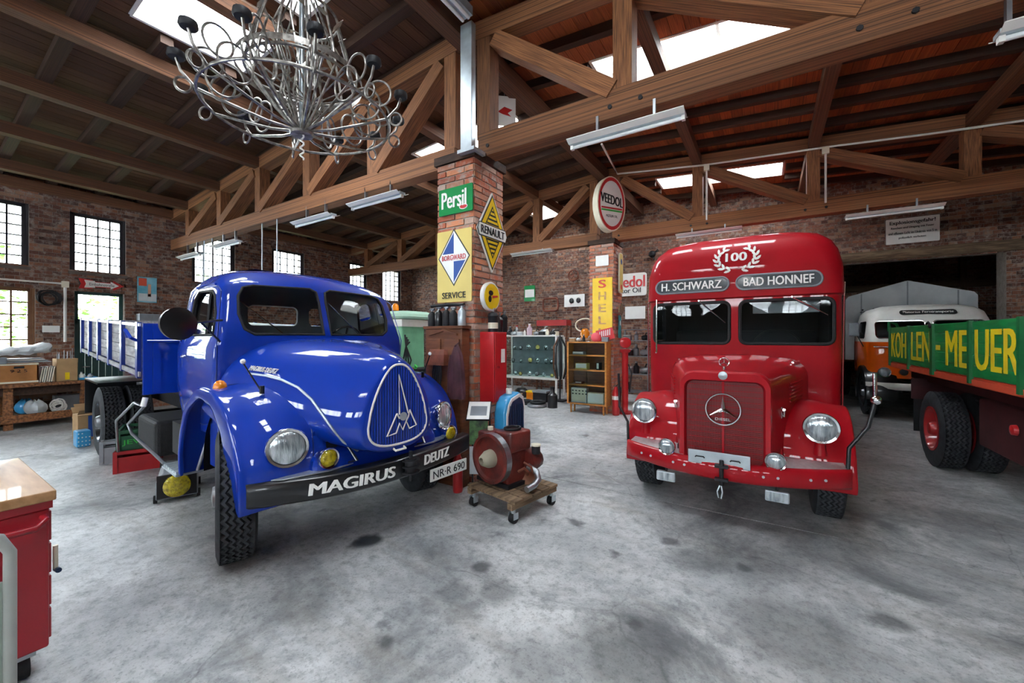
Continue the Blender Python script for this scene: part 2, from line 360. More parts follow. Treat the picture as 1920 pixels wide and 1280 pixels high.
# rear wall, gateway on its right part
GX0, GX1, GZ = at_y(1560, 600, YB).x, at_y(1887, 600, YB).x, 3.42
wb = masonry(('wall_back', 'mortar'), (XL, YB, 0), (1, 0, 0), (0, -1, 0), XR - XL, 0, 5.7, [(GX0 - XL, GX1 - XL, 0, GZ)], 'wall_brick', 'mortar')
tag(wb, 'brown brick end wall behind the display cabinets, with a wide gateway', 'wall', kind='structure')
# annexe behind the gateway
wf = masonry(('wall_far', 'mortar'), (GX0 - 4, 18, 0), (1, 0, 0), (0, -1, 0), GX1 - GX0 + 8, 0, 5.7, [], 'wall_brick', 'mortar', n_ind=0)
tag(wf, 'brick wall with exposed timber framing seen beyond the gateway', 'wall', kind='structure')
for z, a, e in ((3.35, GX0 - 2, GX1 + 2), (4.3, GX0 - 2, GX1 + 2)): timber('wall_timber', 'old_wood', (a, 17.9, z), (e, 17.9, z), .14, .2, wf)
for x in (GX0 + .6, GX0 + 2.2, GX0 + 3.8, GX0 + 5.2): timber('wall_timber', 'old_wood', (x, 17.9, 2.4), (x, 17.9, 5.2), .14, .18, wf, up=(0, 1, 0))
for x, e in ((GX0 + .7, GX0 + 2.1), (GX0 + 3.9, GX0 + 5.1), (GX0 + 3.7, GX0 + 2.3)): timber('wall_timber', 'old_wood', (x, 17.88, 3.45), (e, 17.88, 4.2), .12, .15, wf, up=(0, 1, 0))
lt = MB().tube([(GX0 - .3, YB - .04, GZ + .1), (GX1 + .9, YB - .04, GZ + .1)], .11, 12).obj('lintel', 'old_wood', wb, smooth=40)
b = MB(); b.box((GX0 - 4.4, YB + .4, 0), (GX0 - 4, 18, 5.7)); b.box((GX1 + 4, YB + .4, 0), (GX1 + 4.4, 18, 5.7))
tag(b.obj('wall_annexe', 'mortar'), 'plain side wall of the space beyond the gateway', 'wall', kind='structure')
b = MB(); b.box((GX0 - 4.4, YB + .4, 5.6), (GX1 + 4.4, 18.4, 5.8))
tag(b.obj('ceiling_annexe', 'dark_board'), 'dark boarded ceiling of the space beyond the gateway', 'ceiling', kind='structure')
b = MB(); b.box((XR, YF - .4, 0), (XR + .4, YB, 5.7)); tag(b.obj('wall_right', 'mortar'), 'plain rendered wall on the far side of the hall', 'wall', kind='structure')
# hall front behind the photographer: the small-paned windows mirrored in the blue door and wing
FWIN = [(-11.5 + 2.05 * i, 3.05, 4.42) for i in range(10)] + [(x, 1.3, 2.7) for x in (-11.5, -9.45)]; FH = .66
xs = sorted({XL - .4, XR + .4} | {q for w in FWIN for q in (w[0] - FH, w[0] + FH)}); zs = sorted({0, 5.8, 1.3, 2.7, 3.05, 4.42}); b = MB()
for i in range(len(xs) - 1):
    for j in range(len(zs) - 1):
        cx, cz = (xs[i] + xs[i + 1]) / 2, (zs[j] + zs[j + 1]) / 2
        if not any(abs(cx - w[0]) < FH and w[1] < cz < w[2] for w in FWIN): b.box((xs[i], YF - .3, zs[j]), (xs[i + 1], YF, zs[j + 1]))
tag(b.obj('wall_front', 'mortar'), 'front wall of the hall with rows of small-paned steel windows', 'wall', kind='structure')
def front_windows():
    for k, (x, z0, z1) in enumerate(FWIN):
        t = thing('window_%d' % (40 + k), 'small-paned steel window in the front wall of the hall', 'window', (x, YF - .1, z0), group='steel windows in the front wall', kind='structure'); f = MB()
        for i in range(5): q = x - FH + 2 * FH * i / 4; f.box((q - .02, YF - .12, z0), (q + .02, YF - .08, z1))
        for i in range(6): q = z0 + (z1 - z0) * i / 5; f.box((x - FH, YF - .12, q - .016), (x + FH, YF - .08, q + .016))
        f.obj('frame', 'window_steel', t); MB().box((x - FH, YF - .102, z0), (x + FH, YF - .098, z1)).obj('pane', 'pane_glass', t)
portal('window_front_upper_offscreen', ((XL + XR) / 2, YF - .35, 3.735), (1, 0, 0), (0, 0, -1), XR - XL, 1.37)
portal('window_front_lower_offscreen', (-10.475, YF - .35, 2.0), (1, 0, 0), (0, 0, -1), 3.4, 1.4)
b = MB(); b.box((XL - .4, YF, 0), (XL, U0, 5.2)); tag(b.obj('wall_left', 'mortar'), 'plain stretch of side wall beside the gate', 'wall', kind='structure')
# --- pillars
def pillar(x0, y0, w, d, h, label, n_ind):
    t = thing('brick_pillar', label, 'pillar', (x0 + w / 2, y0 + d / 2, 0), 0, 'brick pillars')
    MB().box((x0 + .012, y0 + .012, 0), (x0 + w - .012, y0 + d - .012, h)).obj('mortar_core', 'pillar_mortar', t)
    rr = random.Random(3); st = MB(); n = int(h / .0766); hc = h / n
    for fi, (o, U, N, L) in enumerate(((V(x0, y0, 0), V(1, 0, 0), V(0, -1, 0), w), (V(x0 + w, y0, 0), V(0, 1, 0), V(1, 0, 0), d), (V(x0 + w, y0 + d, 0), V(-1, 0, 0), V(0, 1, 0), w), (V(x0, y0 + d, 0), V(0, -1, 0), V(-1, 0, 0), d))):
        for k in range(n):
            cuts = [0, L / 2, L] if (k + fi) % 2 == 0 else [0, L * .25, L * .75, L]
            for a, e in zip(cuts, cuts[1:]):
                ln = e - a - rr.uniform(.010, .026); hh = hc - rr.uniform(.012, .024); c = o + U * ((a + e) / 2) + V(0, 0, (k + .5) * hc) - N * (.022 - rr.uniform(0, .008))
                tl = rr.uniform(-.012, .012); Ut = U + V(0, 0, tl); Zt = V(0, 0, 1) - U * tl
                if fi < 2 and n_ind > 0: block('brick', 'pillar_brick', c, Ut * ln, N * .044, Zt * hh, t); n_ind -= 1
                else: st.obox(c, Ut * ln / 2, N * .022, Zt * hh / 2)
    st.obj('brickwork', 'pillar_brick', t)['kind'] = 'stuff'
    MB().box((x0 - .03, y0 - .03, h), (x0 + w + .03, y0 + d + .03, h + .1)).obj('cap_plate', 'rafter_wood', t)
    return t
PX0, PW, PD, PH = -3.44, .57, .60, 3.80
pillar(PX0, 3.70, PW, PD, PH, 'brick pillar carrying the diamond and soap enamel signs', 300)
pillar(PX0, 8.73, PW, PD, PH, 'brick pillar with a tall yellow enamel sign beside the bookcase', 300)
# --- trusses
LN = [-4.95, -6.65, -8.3, -9.95, -11.6]; RN = [-1.2, .7, 2.65, 4.6, 6.5]
def truss(y, label):
    t = thing('roof_truss', label, 'roof truss', (RX, y, 3.83), 0, 'roof trusses')
    timber('tie_beam', 'beam_wood', (XL + .02, y, 4.0), (PX0 + .1, y, 4.0), .2, .25, t)
    timber('tie_beam', 'beam_wood', (PX0 + PW - .1, y, 4.02), (XR - .02, y, 4.02), .2, .28, t)
    for a, e in ((XL + .02, RX), (RX, XR - .02)): timber('top_chord', 'beam_wood', (a, y, zc(a) + .11), (e, y, zc(e) + .11), .2, .22, t)
    for x in LN + RN + [PX0 + .02, PX0 + PW - .02]:
        timber('post', 'beam_wood', (x, y, 4.1), (x, y, zc(x) + .02), .19, .19, t, up=(0, 1, 0))
    for N, s in ((LN, -1), (RN, 1)):
        inner = [RX + s * .32] + N
        for a, e in zip(N, inner): timber('diagonal_brace', 'beam_wood', (a - s * .1, y, 4.16), (e + s * .1, y, zc(e) - .06), .18, .24, t, up=(0, 1, 0))
    for x in RN[:2] + [RN[0] + .3, RN[1] + .3, -2.7]:
        MB().cyl((x - .12, y - .115, 3.99), (x - .12, y - .095, 3.99), .022, n=8).obj('bolt', 'dark_iron', t)
    return t
truss(4.0, 'heavy timber roof truss resting on the pillar with the diamond sign'); truss(9.03, 'timber roof truss above the oval petrol sign and bookcase')
# --- roof: purlins, rafters, boards, skylights
SKY = [(-6.2, -5.0, 1.55, 2.75), (-4.7, -4.0, 1.55, 2.75), (-6.1, -3.75, 5.8, 7.0), (-6.1, -5.0, 10.2, 11.3), (-2.1, .25, 5.35, 6.15), (-2.3, .3, 10.2, 11.0), (-2.1, .25, .3, 1.15), (-2.1, .25, -4.7, -3.85), (-6.2, -5, -3.5, -2.3)]   # the last three repeat the row over the bays behind the camera
ce = thing('ceiling', 'boarded timber roof with purlins, rafters and skylights', 'ceiling', (RX, 4, 5.3), kind='structure')
def open_at(x): return sorted((s[2], s[3]) for s in SKY if s[0] < x < s[1])
def spans(a, e, cuts):
    out = []; p = a
    for c0, c1 in cuts:
        if c1 <= a or c0 >= e: continue
        if c0 > p: out.append((p, c0))
        p = max(p, c1)
    if p < e: out.append((p, e))
    return out
for x in [RX] + LN + RN + [XL + .12]:
    w, h = (.2, .24) if x == RX else (.16, .18)
    timber('purlin', 'purlin_wood', (x, YF, zc(x) + .11 if x != RX else zc(x) + .06), (x, YB, zc(x) + .11 if x != RX else zc(x) + .06), w, h, ce)
def rafter_line(y, x0, x1):
    cuts = sorted((s[0] - .04, s[1] + .04) for s in SKY if s[2] - .03 < y < s[3] + .03)
    for a, e in spans(x0, x1, cuts):
        if in_view((a, y, zc(a)), 400) or in_view((e, y, zc(e)), 400) or in_view(((a + e) / 2, y, zc(a)), 400):
            timber('rafter', 'rafter_wood', (a, y, zc(a) + .26), (e, y, zc(e) + .26), .10 if e > RX + .1 else .13, .12, ce)
y = -.9
while y < YB - .1: rafter_line(y, XL, RX); y += .70
y = -.8
while y < YB - .1: rafter_line(y, RX, XR); y += .62
bds = []; wd = .165
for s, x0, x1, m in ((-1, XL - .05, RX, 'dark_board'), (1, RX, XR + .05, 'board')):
    x = x0
    while x < x1 - .01:
        e = min(x + wd, x1); c = (x + e) / 2
        for a0, e0 in ((YF, -1), (-1, 4), (4, 9), (9, YB)):
            for a, q in spans(a0, e0, open_at(c)): bds.append((c, e - x - .006, a, q, m))
        x = e
order = sorted(range(len(bds)), key=lambda i: (0 if in_view((bds[i][0], bds[i][3], zb(bds[i][0])), 0) or in_view((bds[i][0], (bds[i][2] + bds[i][3]) / 2, zb(bds[i][0])), 0) else 1, abs(bds[i][0]) + bds[i][2]))
ind = set(order[:300]); rest = {'board': MB(), 'dark_board': MB()}
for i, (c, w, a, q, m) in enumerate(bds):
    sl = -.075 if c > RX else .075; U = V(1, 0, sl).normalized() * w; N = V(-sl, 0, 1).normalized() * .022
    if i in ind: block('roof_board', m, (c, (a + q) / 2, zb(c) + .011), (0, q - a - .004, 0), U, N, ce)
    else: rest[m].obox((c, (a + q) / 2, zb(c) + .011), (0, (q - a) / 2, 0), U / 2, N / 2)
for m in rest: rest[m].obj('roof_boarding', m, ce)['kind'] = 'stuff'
# outer roof skin with the skylight holes, kerbs round them
sk = MB(); xs = sorted({XL - .5, RX, XR + .5} | {q for s in SKY for q in s[:2]}); ys = sorted({YF - .5, YB + .5} | {q for s in SKY for q in s[2:]})
for i in range(len(xs) - 1):
    for j in range(len(ys) - 1):
        cx, cy = (xs[i] + xs[i + 1]) / 2, (ys[j] + ys[j + 1]) / 2
        if any(s[0] < cx < s[1] and s[2] < cy < s[3] for s in SKY): continue
        a, e = xs[i], xs[i + 1]; d = .035
        sk.add([(a, ys[j], zb(a) + d), (e, ys[j], zb(e) + d), (e, ys[j + 1], zb(e) + d), (a, ys[j + 1], zb(a) + d), (a, ys[j], zb(a) + .15), (e, ys[j], zb(e) + .15), (e, ys[j + 1], zb(e) + .15), (a, ys[j + 1], zb(a) + .15)], [(0, 1, 2, 3), (4, 5, 6, 7), (0, 1, 5, 4), (1, 2, 6, 5), (2, 3, 7, 6), (3, 0, 4, 7)])
sk.obj('roof_skin', 'rafter_wood', ce)
for k, s in enumerate(SKY):
    t = thing('window_%d' % (20 + k), 'bright skylight let into the sloping timber roof', 'skylight', ((s[0] + s[1]) / 2, (s[2] + s[3]) / 2, zb((s[0] + s[1]) / 2)), group='roof skylights', kind='structure')
    f = MB(); zl, zr = zb(s[0]), zb(s[1])
    for (xa, ya), (xb, yb) in (((s[0], s[2]), (s[1], s[2])), ((s[1], s[2]), (s[1], s[3])), ((s[1], s[3]), (s[0], s[3])), ((s[0], s[3]), (s[0], s[2]))):
        f.bar((xa, ya, zb(xa) + .12), (xb, yb, zb(xb) + .12), .04, .26)
    f.obj('kerb', 'white_paint', t)
    n = max(1, round((s[3] - s[2]) / .6)) if s[3] - s[2] > s[1] - s[0] else max(1, round((s[1] - s[0]) / .8))
    for i in range(n):
        if s[3] - s[2] > s[1] - s[0]: a, e, c0, c1 = s[0], s[1], s[2] + (s[3] - s[2]) * i / n, s[2] + (s[3] - s[2]) * (i + 1) / n
        else: a, e, c0, c1 = s[0] + (s[1] - s[0]) * i / n, s[0] + (s[1] - s[0]) * (i + 1) / n, s[2], s[3]
        MB().add([(a, c0, zb(a) + .24), (e, c0, zb(e) + .24), (e, c1, zb(e) + .24), (a, c1, zb(a) + .24)], [(0, 1, 2, 3)]).obj('pane', 'pane_glass', t)
        if i:
            q = ((a, c0), (e, c0)) if s[3] - s[2] > s[1] - s[0] else ((a, c0), (a, c1))
            MB().bar((q[0][0], q[0][1], zb(q[0][0]) + .22), (q[1][0], q[1][1], zb(q[1][0]) + .22), .04, .05).obj('glazing_bar', 'white_paint', t)
    portal('skylight_portal' if k < 6 else 'skylight_rear_offscreen', ((s[0] + s[1]) / 2, (s[2] + s[3]) / 2, zb((s[0] + s[1]) / 2) + .3), (1, 0, 0), (0, -1, 0), s[1] - s[0], s[3] - s[2])
# --- steel windows in the left wall
mat('window_steel', '2c2a30', .5, var=.2); mat('reveal', '6e625a', .9, var=.3); mat('door_green', '1f4a48', .45, var=.25, sc=3); mat('brown_frame', '7a5436', .6, var=.3)
def window(k, label, y0, y1, z0, z1, nx, nz, m='window_steel', fr=.03, gap=.06, por=True):
    t = thing('window_%d' % k, label, 'window', (XL - .2, (y0 + y1) / 2, z0), kind='structure', group='steel windows in the brick wall')
    x = XL - .10; rv = MB()
    rv.box((XL - .42, y0 - .02, z0 - .06), (XL + .03, y1 + .02, z0)); rv.obj('sill', 'reveal', t)
    a, e = y0 + gap, y1 - gap; c, d = z0 + .02, z1 - .04; f = MB()
    if gap > .02: f.box((x - .08, y0, z0), (x + .06, a - fr, z1)); f.box((x - .08, e + fr, z0), (x + .06, y1, z1)); f.box((x - .08, a - fr, d + fr), (x + .06, e + fr, z1))
    for q in (a, e): f.box((x - .03, q - fr, c - fr), (x + .03, q + fr, d + fr))
    for q in (c, d): f.box((x - .03, a, q - fr), (x + .03, e, q + fr))
    f.obj('frame', m, t)
    for i in range(1, nx): q = a + (e - a) * i / nx; block('glazing_bar', m, (x, q, (c + d) / 2), (.04, 0, 0), (0, .028, 0), (0, 0, d - c), t)
    for i in range(1, nz): q = c + (d - c) * i / nz; block('glazing_bar', m, (x, (a + e) / 2, q), (.036, 0, 0), (0, e - a, 0), (0, 0, .024), t)
    me = None
    for i in range(nx):
        for j in range(nz):
            pw, ph = (e - a) / nx, (d - c) / nz
            if me is None: me = MB().box((-.002, -pw / 2 + .006, -ph / 2 + .006), (.002, pw / 2 - .006, ph / 2 - .006)).obj('pane', 'pane_glass', t, local=True); o = me
            else: o = bpy.data.objects.new('pane', me.data); COL.objects.link(o); o.parent = t
            o.matrix_parent_inverse = wm(t).inverted(); o.location = (x, a + pw * (i + .5), c + ph * (j + .5))
    if por: portal('window_portal', (XL - .45, (y0 + y1) / 2, (z0 + z1) / 2), (0, 1, 0), (0, 0, 1), y1 - y0, z1 - z0)
    return t
names = ['over the low brown-framed window', 'above the one-way arrow sign', 'beside the hanging chains', 'third along from the door', 'nearest the end wall but one', 'nearest the end wall']
for i, (a, e) in enumerate(UPW): window(i + 1, 'tall steel-framed window of small panes ' + names[i], a, e, WZ0, WZ1, 8 if i == 0 else 4, 6, por=i in (0, 1, 3))
window(7, 'low brown-framed window looking out on greenery', LOW[0], LOW[1], LOW[2], LOW[3], 8, 5, 'brown_frame', gap=.06)
t = thing('door_1', 'dark green plank door with a glazed upper light under the arrow sign', 'door', (XL - .15, (DOOR[0] + DOOR[1]) / 2, 0), kind='structure')
y0, y1, x = DOOR[0], DOOR[1], XL - .15
b = MB(); b.box((x - .05, y0, 0), (x + .05, y0 + .07, 2.72)); b.box((x - .05, y1 - .07, 0), (x + .05, y1, 2.72)); b.box((x - .05, y0, 2.64), (x + .05, y1, 2.72)); b.box((x - .05, y0, 1.98), (x + .05, y1, 2.10)); b.obj('frame', 'door_green', t)
for i in range(6): q = y0 + .07 + (y1 - y0 - .14) * i / 6; block('plank', 'door_green', (x, q + (y1 - y0 - .14) / 12, 1.0), (.045, 0, 0), (0, (y1 - y0 - .14) / 6 - .006, 0), (0, 0, 2.0), t)
for i in range(3): q = y0 + .07 + (y1 - y0 - .14) * (i + .5) / 3; MB().box((x - .003, q - .11, 2.1), (x + .003, q + .11, 2.64)).obj('pane', 'pane_glass', t)
MB().tube([(x + .05, y0 + .12, 1.05), (x + .1, y0 + .12, 1.05), (x + .1, y0 + .24, 1.05)], .012).obj('handle', 'chrome', t)
front_windows()
# outside: yard ground and a hedge seen through the low panes
tag(MB().box((-40, -30, -.25), (XL - .1, 40, -.16)).obj('yard_ground', mat('yard', '7a8468', .95, var=.4, sc=1)), 'gravel and grass yard outside the side wall', 'ground', kind='structure')
mat('leaf', '5c8438', .6, c2='8fb060', sc=2, var=.5)
hd = MB(); rr = random.Random(11)
for i in range(7000):
    c = V(-16 + rr.gauss(0, .5), rr.uniform(-5, 9), 0); c.z = rr.uniform(-.1, 3.5 + .4 * math.sin(c.y * 1.3)); a = V(rr.gauss(0, 1), rr.gauss(0, 1), rr.gauss(0, 1)).normalized(); p, q = perp(a); s = rr.uniform(.05, .11)
    hd.add([c - p * s, c - q * s * .6, c + p * s, c + q * s * .6], [(0, 1, 2, 3)])
o = hd.obj('hedge', 'leaf'); tag(o, 'green hedge outside the low window', 'hedge', kind='stuff')
# ================================================================== vehicles
mat('blue_paint', '0034a4', .5, var=.10, sc=3, coat=1.0, spec=.15); mat('blue_grille', '0c2f86', .4, var=.2, coat=.3)
mat('red_paint', 'a60e1c', .5, var=.14, sc=3, coat=.55, spec=.12); mat('red_grille', '7c1218', .5, var=.2)
mat('lens', 'd4dce0', .1, .6, c2='7c888e', sc=12, bump=.25, bsc=40, coat=1, stretch=(1, 3, .6)); mat('yellow_lens', 'c8b400', .2, .2, c2='8c7c00', sc=30, bump=.5, bsc=70, coat=1)
mat('grey_plank', 'a4a2a4', .75, c2='77757a', sc=3, stretch=(1.5, 9, 9), island=.15); mat('interior', '2c2e33', .8, var=.2); mat('lining', '8b9296', .7, var=.1)
def lerp_tab(tab, x, k):
    if x <= tab[0][0]: return tab[0][k]
    for a, b in zip(tab, tab[1:]):
        if x <= b[0]: t = (x - a[0]) / (b[0] - a[0]); return a[k] + (b[k] - a[k]) * t
    return tab[-1][k]
class Shell:
    """cab body from horizontal slices (z, front, back, half width, front radius, rear radius, bow of the front)"""
    def __init__(s, tab): s.t = tab
    def front(s, v, z, d=0): return V(lerp_tab(s.t, z, 1) - lerp_tab(s.t, z, 6) * (v / lerp_tab(s.t, z, 3)) ** 2 + d, v, z)
    def back(s, v, z, d=0): return V(lerp_tab(s.t, z, 2) - d, v, z)
    def side(s, u, z, sg, d=0): return V(u, sg * (lerp_tab(s.t, z, 3) + d), z)
    def ring(s, z, inset=0):
        f, b, hw, rf, rb, bow = [lerp_tab(s.t, z, k) for k in range(1, 7)]
        f -= inset; b += inset; hw -= inset; pts = []
        rf, rb = min(rf, hw * .9), min(rb, hw * .9)
        def fr(v): return f - bow * (v / hw) ** 2
        for i in range(9): v = (hw - rf) * (-1 + 2 * i / 8); pts.append((fr(v), v))
        e = fr(hw - rf)
        for i in range(1, 6): a = PI / 2 * i / 5; pts.append((e - rf + rf * math.cos(a), hw - rf + rf * math.sin(a)))
        for i in range(1, 5): pts.append((e - rf + (b + rb - e + rf) * i / 5, hw))
        for i in range(6): a = PI / 2 + PI / 2 * i / 5; pts.append((b + rb + rb * math.cos(a), hw - rb + rb * math.sin(a)))
        half = pts[4:]; ful = half + [(u, -v) for u, v in reversed(half[1:])]
        return [V(u, v, z) for u, v in ful]
    def build(s, name, m, parent, zs, cut, th=.035, lining='lining'):
        b = MB(); b.loft([s.ring(z) for z in zs]); o = b.obj(name, m, parent, True)
        q = MB(); zi = [zs[0] + th] + [z for z in zs[1:] if zs[0] + th < z < zs[-1] - .06] + [zs[-1] - .055]
        q.loft([s.ring(z - (.02 if i == len(zi) - 1 else 0), th) for i, z in enumerate(zi)]); inner = q.obj('c', lining, parent, True)
        cs = [inner] + [c.obj('c', 'interior', parent, True) for c in cut]
        return boolean(o, cs)
def patch(mb, pts, fn, k=3):
    c = (sum(p[0] for p in pts) / len(pts), sum(p[1] for p in pts) / len(pts)); n = len(pts)
    vs = [fn(*c)] + [fn(c[0] + (p[0] - c[0]) * j / k, c[1] + (p[1] - c[1]) * j / k) for j in range(1, k + 1) for p in pts]
    fs = [(0, 1 + i, 1 + (i + 1) % n) for i in range(n)] + [(1 + j * n + i, 1 + j * n + (i + 1) % n, 1 + (j + 1) * n + (i + 1) % n, 1 + (j + 1) * n + i) for j in range(k - 1) for i in range(n)]
    return mb.add(vs, fs)
def shift(pts, x, y): return [(p[0] + x, p[1] + y) for p in pts]
def wheel(parent, c, s, rad=.49, w=.25, rim='black_paint', local=True, zig=1, hub='steel', steer=0, depth=.06, rimr=.27):
    """tyre with zigzag rib tread, dished rim; s = outer side along local y"""
    c = Vector(c); n = 96; prof = []
    prof += [(-.30, rimr), (-.42, rimr + .02), (-.50, rimr + .09), (-.49, rad - .07), (-.44, rad - .02)]
    ribs = [-.40, -.24, -.08, .08, .24, .40]; g = .018
    for i, r in enumerate(ribs):
        if i: prof += [(r - .03, rad - g), (r, rad)]
        if i == 0: prof.append((r, rad - .004))
        if i < 5: prof += [(ribs[i + 1] - .075, rad), (ribs[i + 1] - .05, rad - g)]
    prof += [(.44, rad - .02), (.49, rad - .07), (.50, rimr + .09), (.42, rimr + .02), (.30, rimr)]
    rings = []; cs, sn = math.cos(math.radians(steer)), math.sin(math.radians(steer))
    def tw(x, y, z): return c + V(x * cs - y * sn, x * sn + y * cs, z)
    for a, r in prof:
        ring = []
        for k in range(n):
            t = 2 * PI * k / n; dz = (.012 if k % 2 else -.012) * zig if abs(a) < .385 and r > rad - .03 else 0
            rr_ = r - (.012 if zig and k % 4 < 2 and abs(a) == .44 else 0)
            ring.append(tw(rr_ * math.cos(t), s * (a * w) + dz * s, rr_ * math.sin(t)))
        rings.append(ring)
    b = MB(); b.loft(rings, True, False, False); ty = b.obj('tyre', 'tyre', parent, local, smooth=35)
    Y = tw(0, s, 0) - c
    r = MB().lathe(c, Y, [(-.42 * w, rimr + .02), (.46 * w, rimr + .02), (.46 * w, rimr - .01), (.30 * w, rimr - .03), (.30 * w - depth, rimr - .06), (.22 * w - depth, .13), (.30 * w - depth, .10), (.30 * w - depth, .01)], 32, cap=False).obj('rim', rim, parent, local, smooth=40)
    MB().lathe(c, Y, [(-.1, .09), (.1, .09), (.14, .07), (.15, .001)], 16).obj('hub', hub, r, local, smooth=40)
    for k in range(8):
        t = 2 * PI * k / 8; p = tw(.16 * math.cos(t), s * (.2 * w - depth), .16 * math.sin(t)); MB().cyl(p, p + Y * .04, .014, n=6).obj('wheel_nut', hub, r, local)
    return ty
def headlight(parent, c, d, r, m='lens', name='headlight', ring='chrome', bowl=None, local=True):
    c, d = Vector(c), Vector(d).normalized()
    l = MB().lathe(c, d, [(-.10, r * .35), (-.07, r * .8), (-.02, r * 1.0), (.012, r * 1.04)], 28).obj(name, bowl or ring, parent, local, smooth=60)
    MB().lathe(c, d, [(.0, r * 1.05), (.02, r * 1.08), (.034, r * 1.03), (.03, r * .9)], 28, cap=False).obj('bezel', ring, l, local, smooth=60)
    MB().lathe(c, d, [(.018, r * .93), (.034, r * .8), (.046, r * .5), (.05, .001)], 28).obj('lens', m, l, local, smooth=80)
    return l
def fender(parent, m, uc, zc_, prof, arch, vi, vo, sg, name='fender'):
    """bulged wing: polar side profile prof[(deg, radius)], wheel opening arch[(deg, radius)] on the outer face"""
    rings = []; n = 40; a0, a1 = prof[0][0], prof[-1][0]
    for i in range(n + 1):
        a = a0 + (a1 - a0) * i / n; Rr = lerp_s(prof, a); Ra = min(lerp_s(arch, a), Rr - .03); t = math.radians(a); ring = []
        W_ = vo - vi
        for q, f in ((0, .985), (.25, 1.0), (.5, .995), (.68, .975), (.82, .93), (.92, .865), (.98, .78), (1.0, .66), (1.0, .4), (1.0, .15), (.995, 0.0)):
            rr_ = Ra + (Rr - Ra) * (f if f < .7 else f) if f < .7 else Rr * f if Rr * f > Ra + (Rr - Ra) * .66 else Ra + (Rr - Ra) * .7
            ring.append(V(uc + rr_ * math.cos(t), sg * (vi + W_ * q), zc_ + rr_ * math.sin(t)))
        ring.append(V(uc + Ra * math.cos(t), sg * (vo - .03), zc_ + Ra * math.sin(t)))
        rings.append(ring)
    b = MB(); b.loft(rings, False); o = b.obj(name, m, parent, True, smooth=60)
    q = o.modifiers.new('thick', 'SOLIDIFY'); q.thickness = .012; q.offset = 0
    o.modifiers.new('sub', 'SUBSURF').render_levels = 1
    return o
def lerp_s(tab, x):
    tab = sorted(tab)
    if x <= tab[0][0]: return tab[0][1]
    for a, b in zip(tab, tab[1:]):
        if x <= b[0]: t = (x - a[0]) / (b[0] - a[0]); t = t * t * (3 - 2 * t); return a[1] + (b[1] - a[1]) * t
    return tab[-1][1]
def curved_bar(uf, v0, v1, z0, z1, th, n=20, r=.02):
    rings = []
    for i in range(n + 1):
        v = v0 + (v1 - v0) * i / n; u = uf(v)
        rings.append([V(u - th, v, z0), V(u - r, v, z0), V(u, v, z0 + r), V(u, v, z1 - r), V(u - r, v, z1), V(u - th, v, z1)])
    return MB().loft(rings)
def wiper(parent, p0, p1, m='chrome', local=True):
    p0, p1 = Vector(p0), Vector(p1)
    MB().cyl(p0, p0 + (p1 - p0) * .98, .007, .005, 6).cyl(p0 - V(.02, 0, 0), p0 + V(.01, 0, 0), .009, n=8).obj('wiper', m, parent, local, smooth=40)
# ------------------------------------------------------------------ blue round-nosed tipper
BO, BY = V(-3.42, 2.36, 0), math.radians(-5)
bt = thing('tipper_truck', 'glossy blue round-nosed vintage tipper truck with egg-shaped ribbed grille', 'truck', BO, BY)
BM = Matrix.Translation(BO) @ Matrix.Rotation(BY, 4, 'Z'); BI = BM.inverted()
def bl(px, py, u=None, v=None, w=None):
    """pixel -> truck-local point on the plane u, v or w"""
    o = BI @ CAM; d = BI.to_3x3() @ ray(px, py); k = 0 if u is not None else 1 if v is not None else 2; val = (u, v, w)[k]
    return o + d * ((val - o[k]) / d[k])
BS = Shell([(.86, -.34, -1.5, .88, .06, .18, .04), (1.25, -.30, -1.52, .93, .06, .18, .04), (1.60, -.26, -1.52, .925, .06, .18, .04), (1.70, -.25, -1.52, .90, .055, .2, .04), (2.14, -.40, -1.5, .84, .08, .24, .05), (2.21, -.44, -1.47, .80, .16, .26, .07), (2.29, -.55, -1.40, .72, .26, .26, .10), (2.35, -.72, -1.30, .58, .3, .26, .08), (2.39, -.92, -1.18, .40, .3, .25, .05), (2.40, -1.0, -1.12, .2, .15, .1, .02)])
wsR = [(.035, 1.725), (.64, 1.725), (.71, 1.77), (.74, 1.9), (.725, 2.06), (.68, 2.14), (.60, 2.165), (.10, 2.18), (.045, 2.15), (.035, 2.05)]
wsL = [(-v, z) for v, z in reversed(wsR)]
sw = [(-.42, 1.72), (-.44, 1.9), (-.54, 2.06), (-.63, 2.11), (-.98, 2.12), (-1.08, 2.05), (-1.10, 1.8), (-1.06, 1.72)]
rw = shift(rrect(.56, .24, .07), 0, 1.95)
cut = [MB().prism(o, (-1.0, 0, 0), (0, 1, 0), (0, 0, 1), (1.3, 0, 0)) for o in (wsR, wsL)] + [MB().prism(sw, (0, -1.3, 0), (1, 0, 0), (0, 0, 1), (0, 2.6, 0)), MB().prism(rw, (-1.8, 0, 0), (0, 1, 0), (0, 0, 1), (.6, 0, 0))]
for s in (-1, 1): cut.append(MB().prism(shift(rrect(.2, .22, .05), s * .5, 1.95), (-1.8, 0, 0), (0, 1, 0), (0, 0, 1), (.6, 0, 0)))
cab = BS.build('cab', 'blue_paint', bt, [.86, 1.05, 1.25, 1.45, 1.60, 1.70, 1.85, 2.0, 2.14, 2.21, 2.29, 2.35, 2.39, 2.40], cut)
for o, nm in ((wsR, 'windscreen'), (wsL, 'windscreen')):
    g = patch(MB(), o, lambda v, z: BS.front(v, z, -.02)).obj(nm, 'cab_glass', bt, True, smooth=180)
    MB().tube([BS.front(v, z, .004) for v, z in o], .012, 6, True).obj('seal', 'black_rubber', g, True, smooth=80)
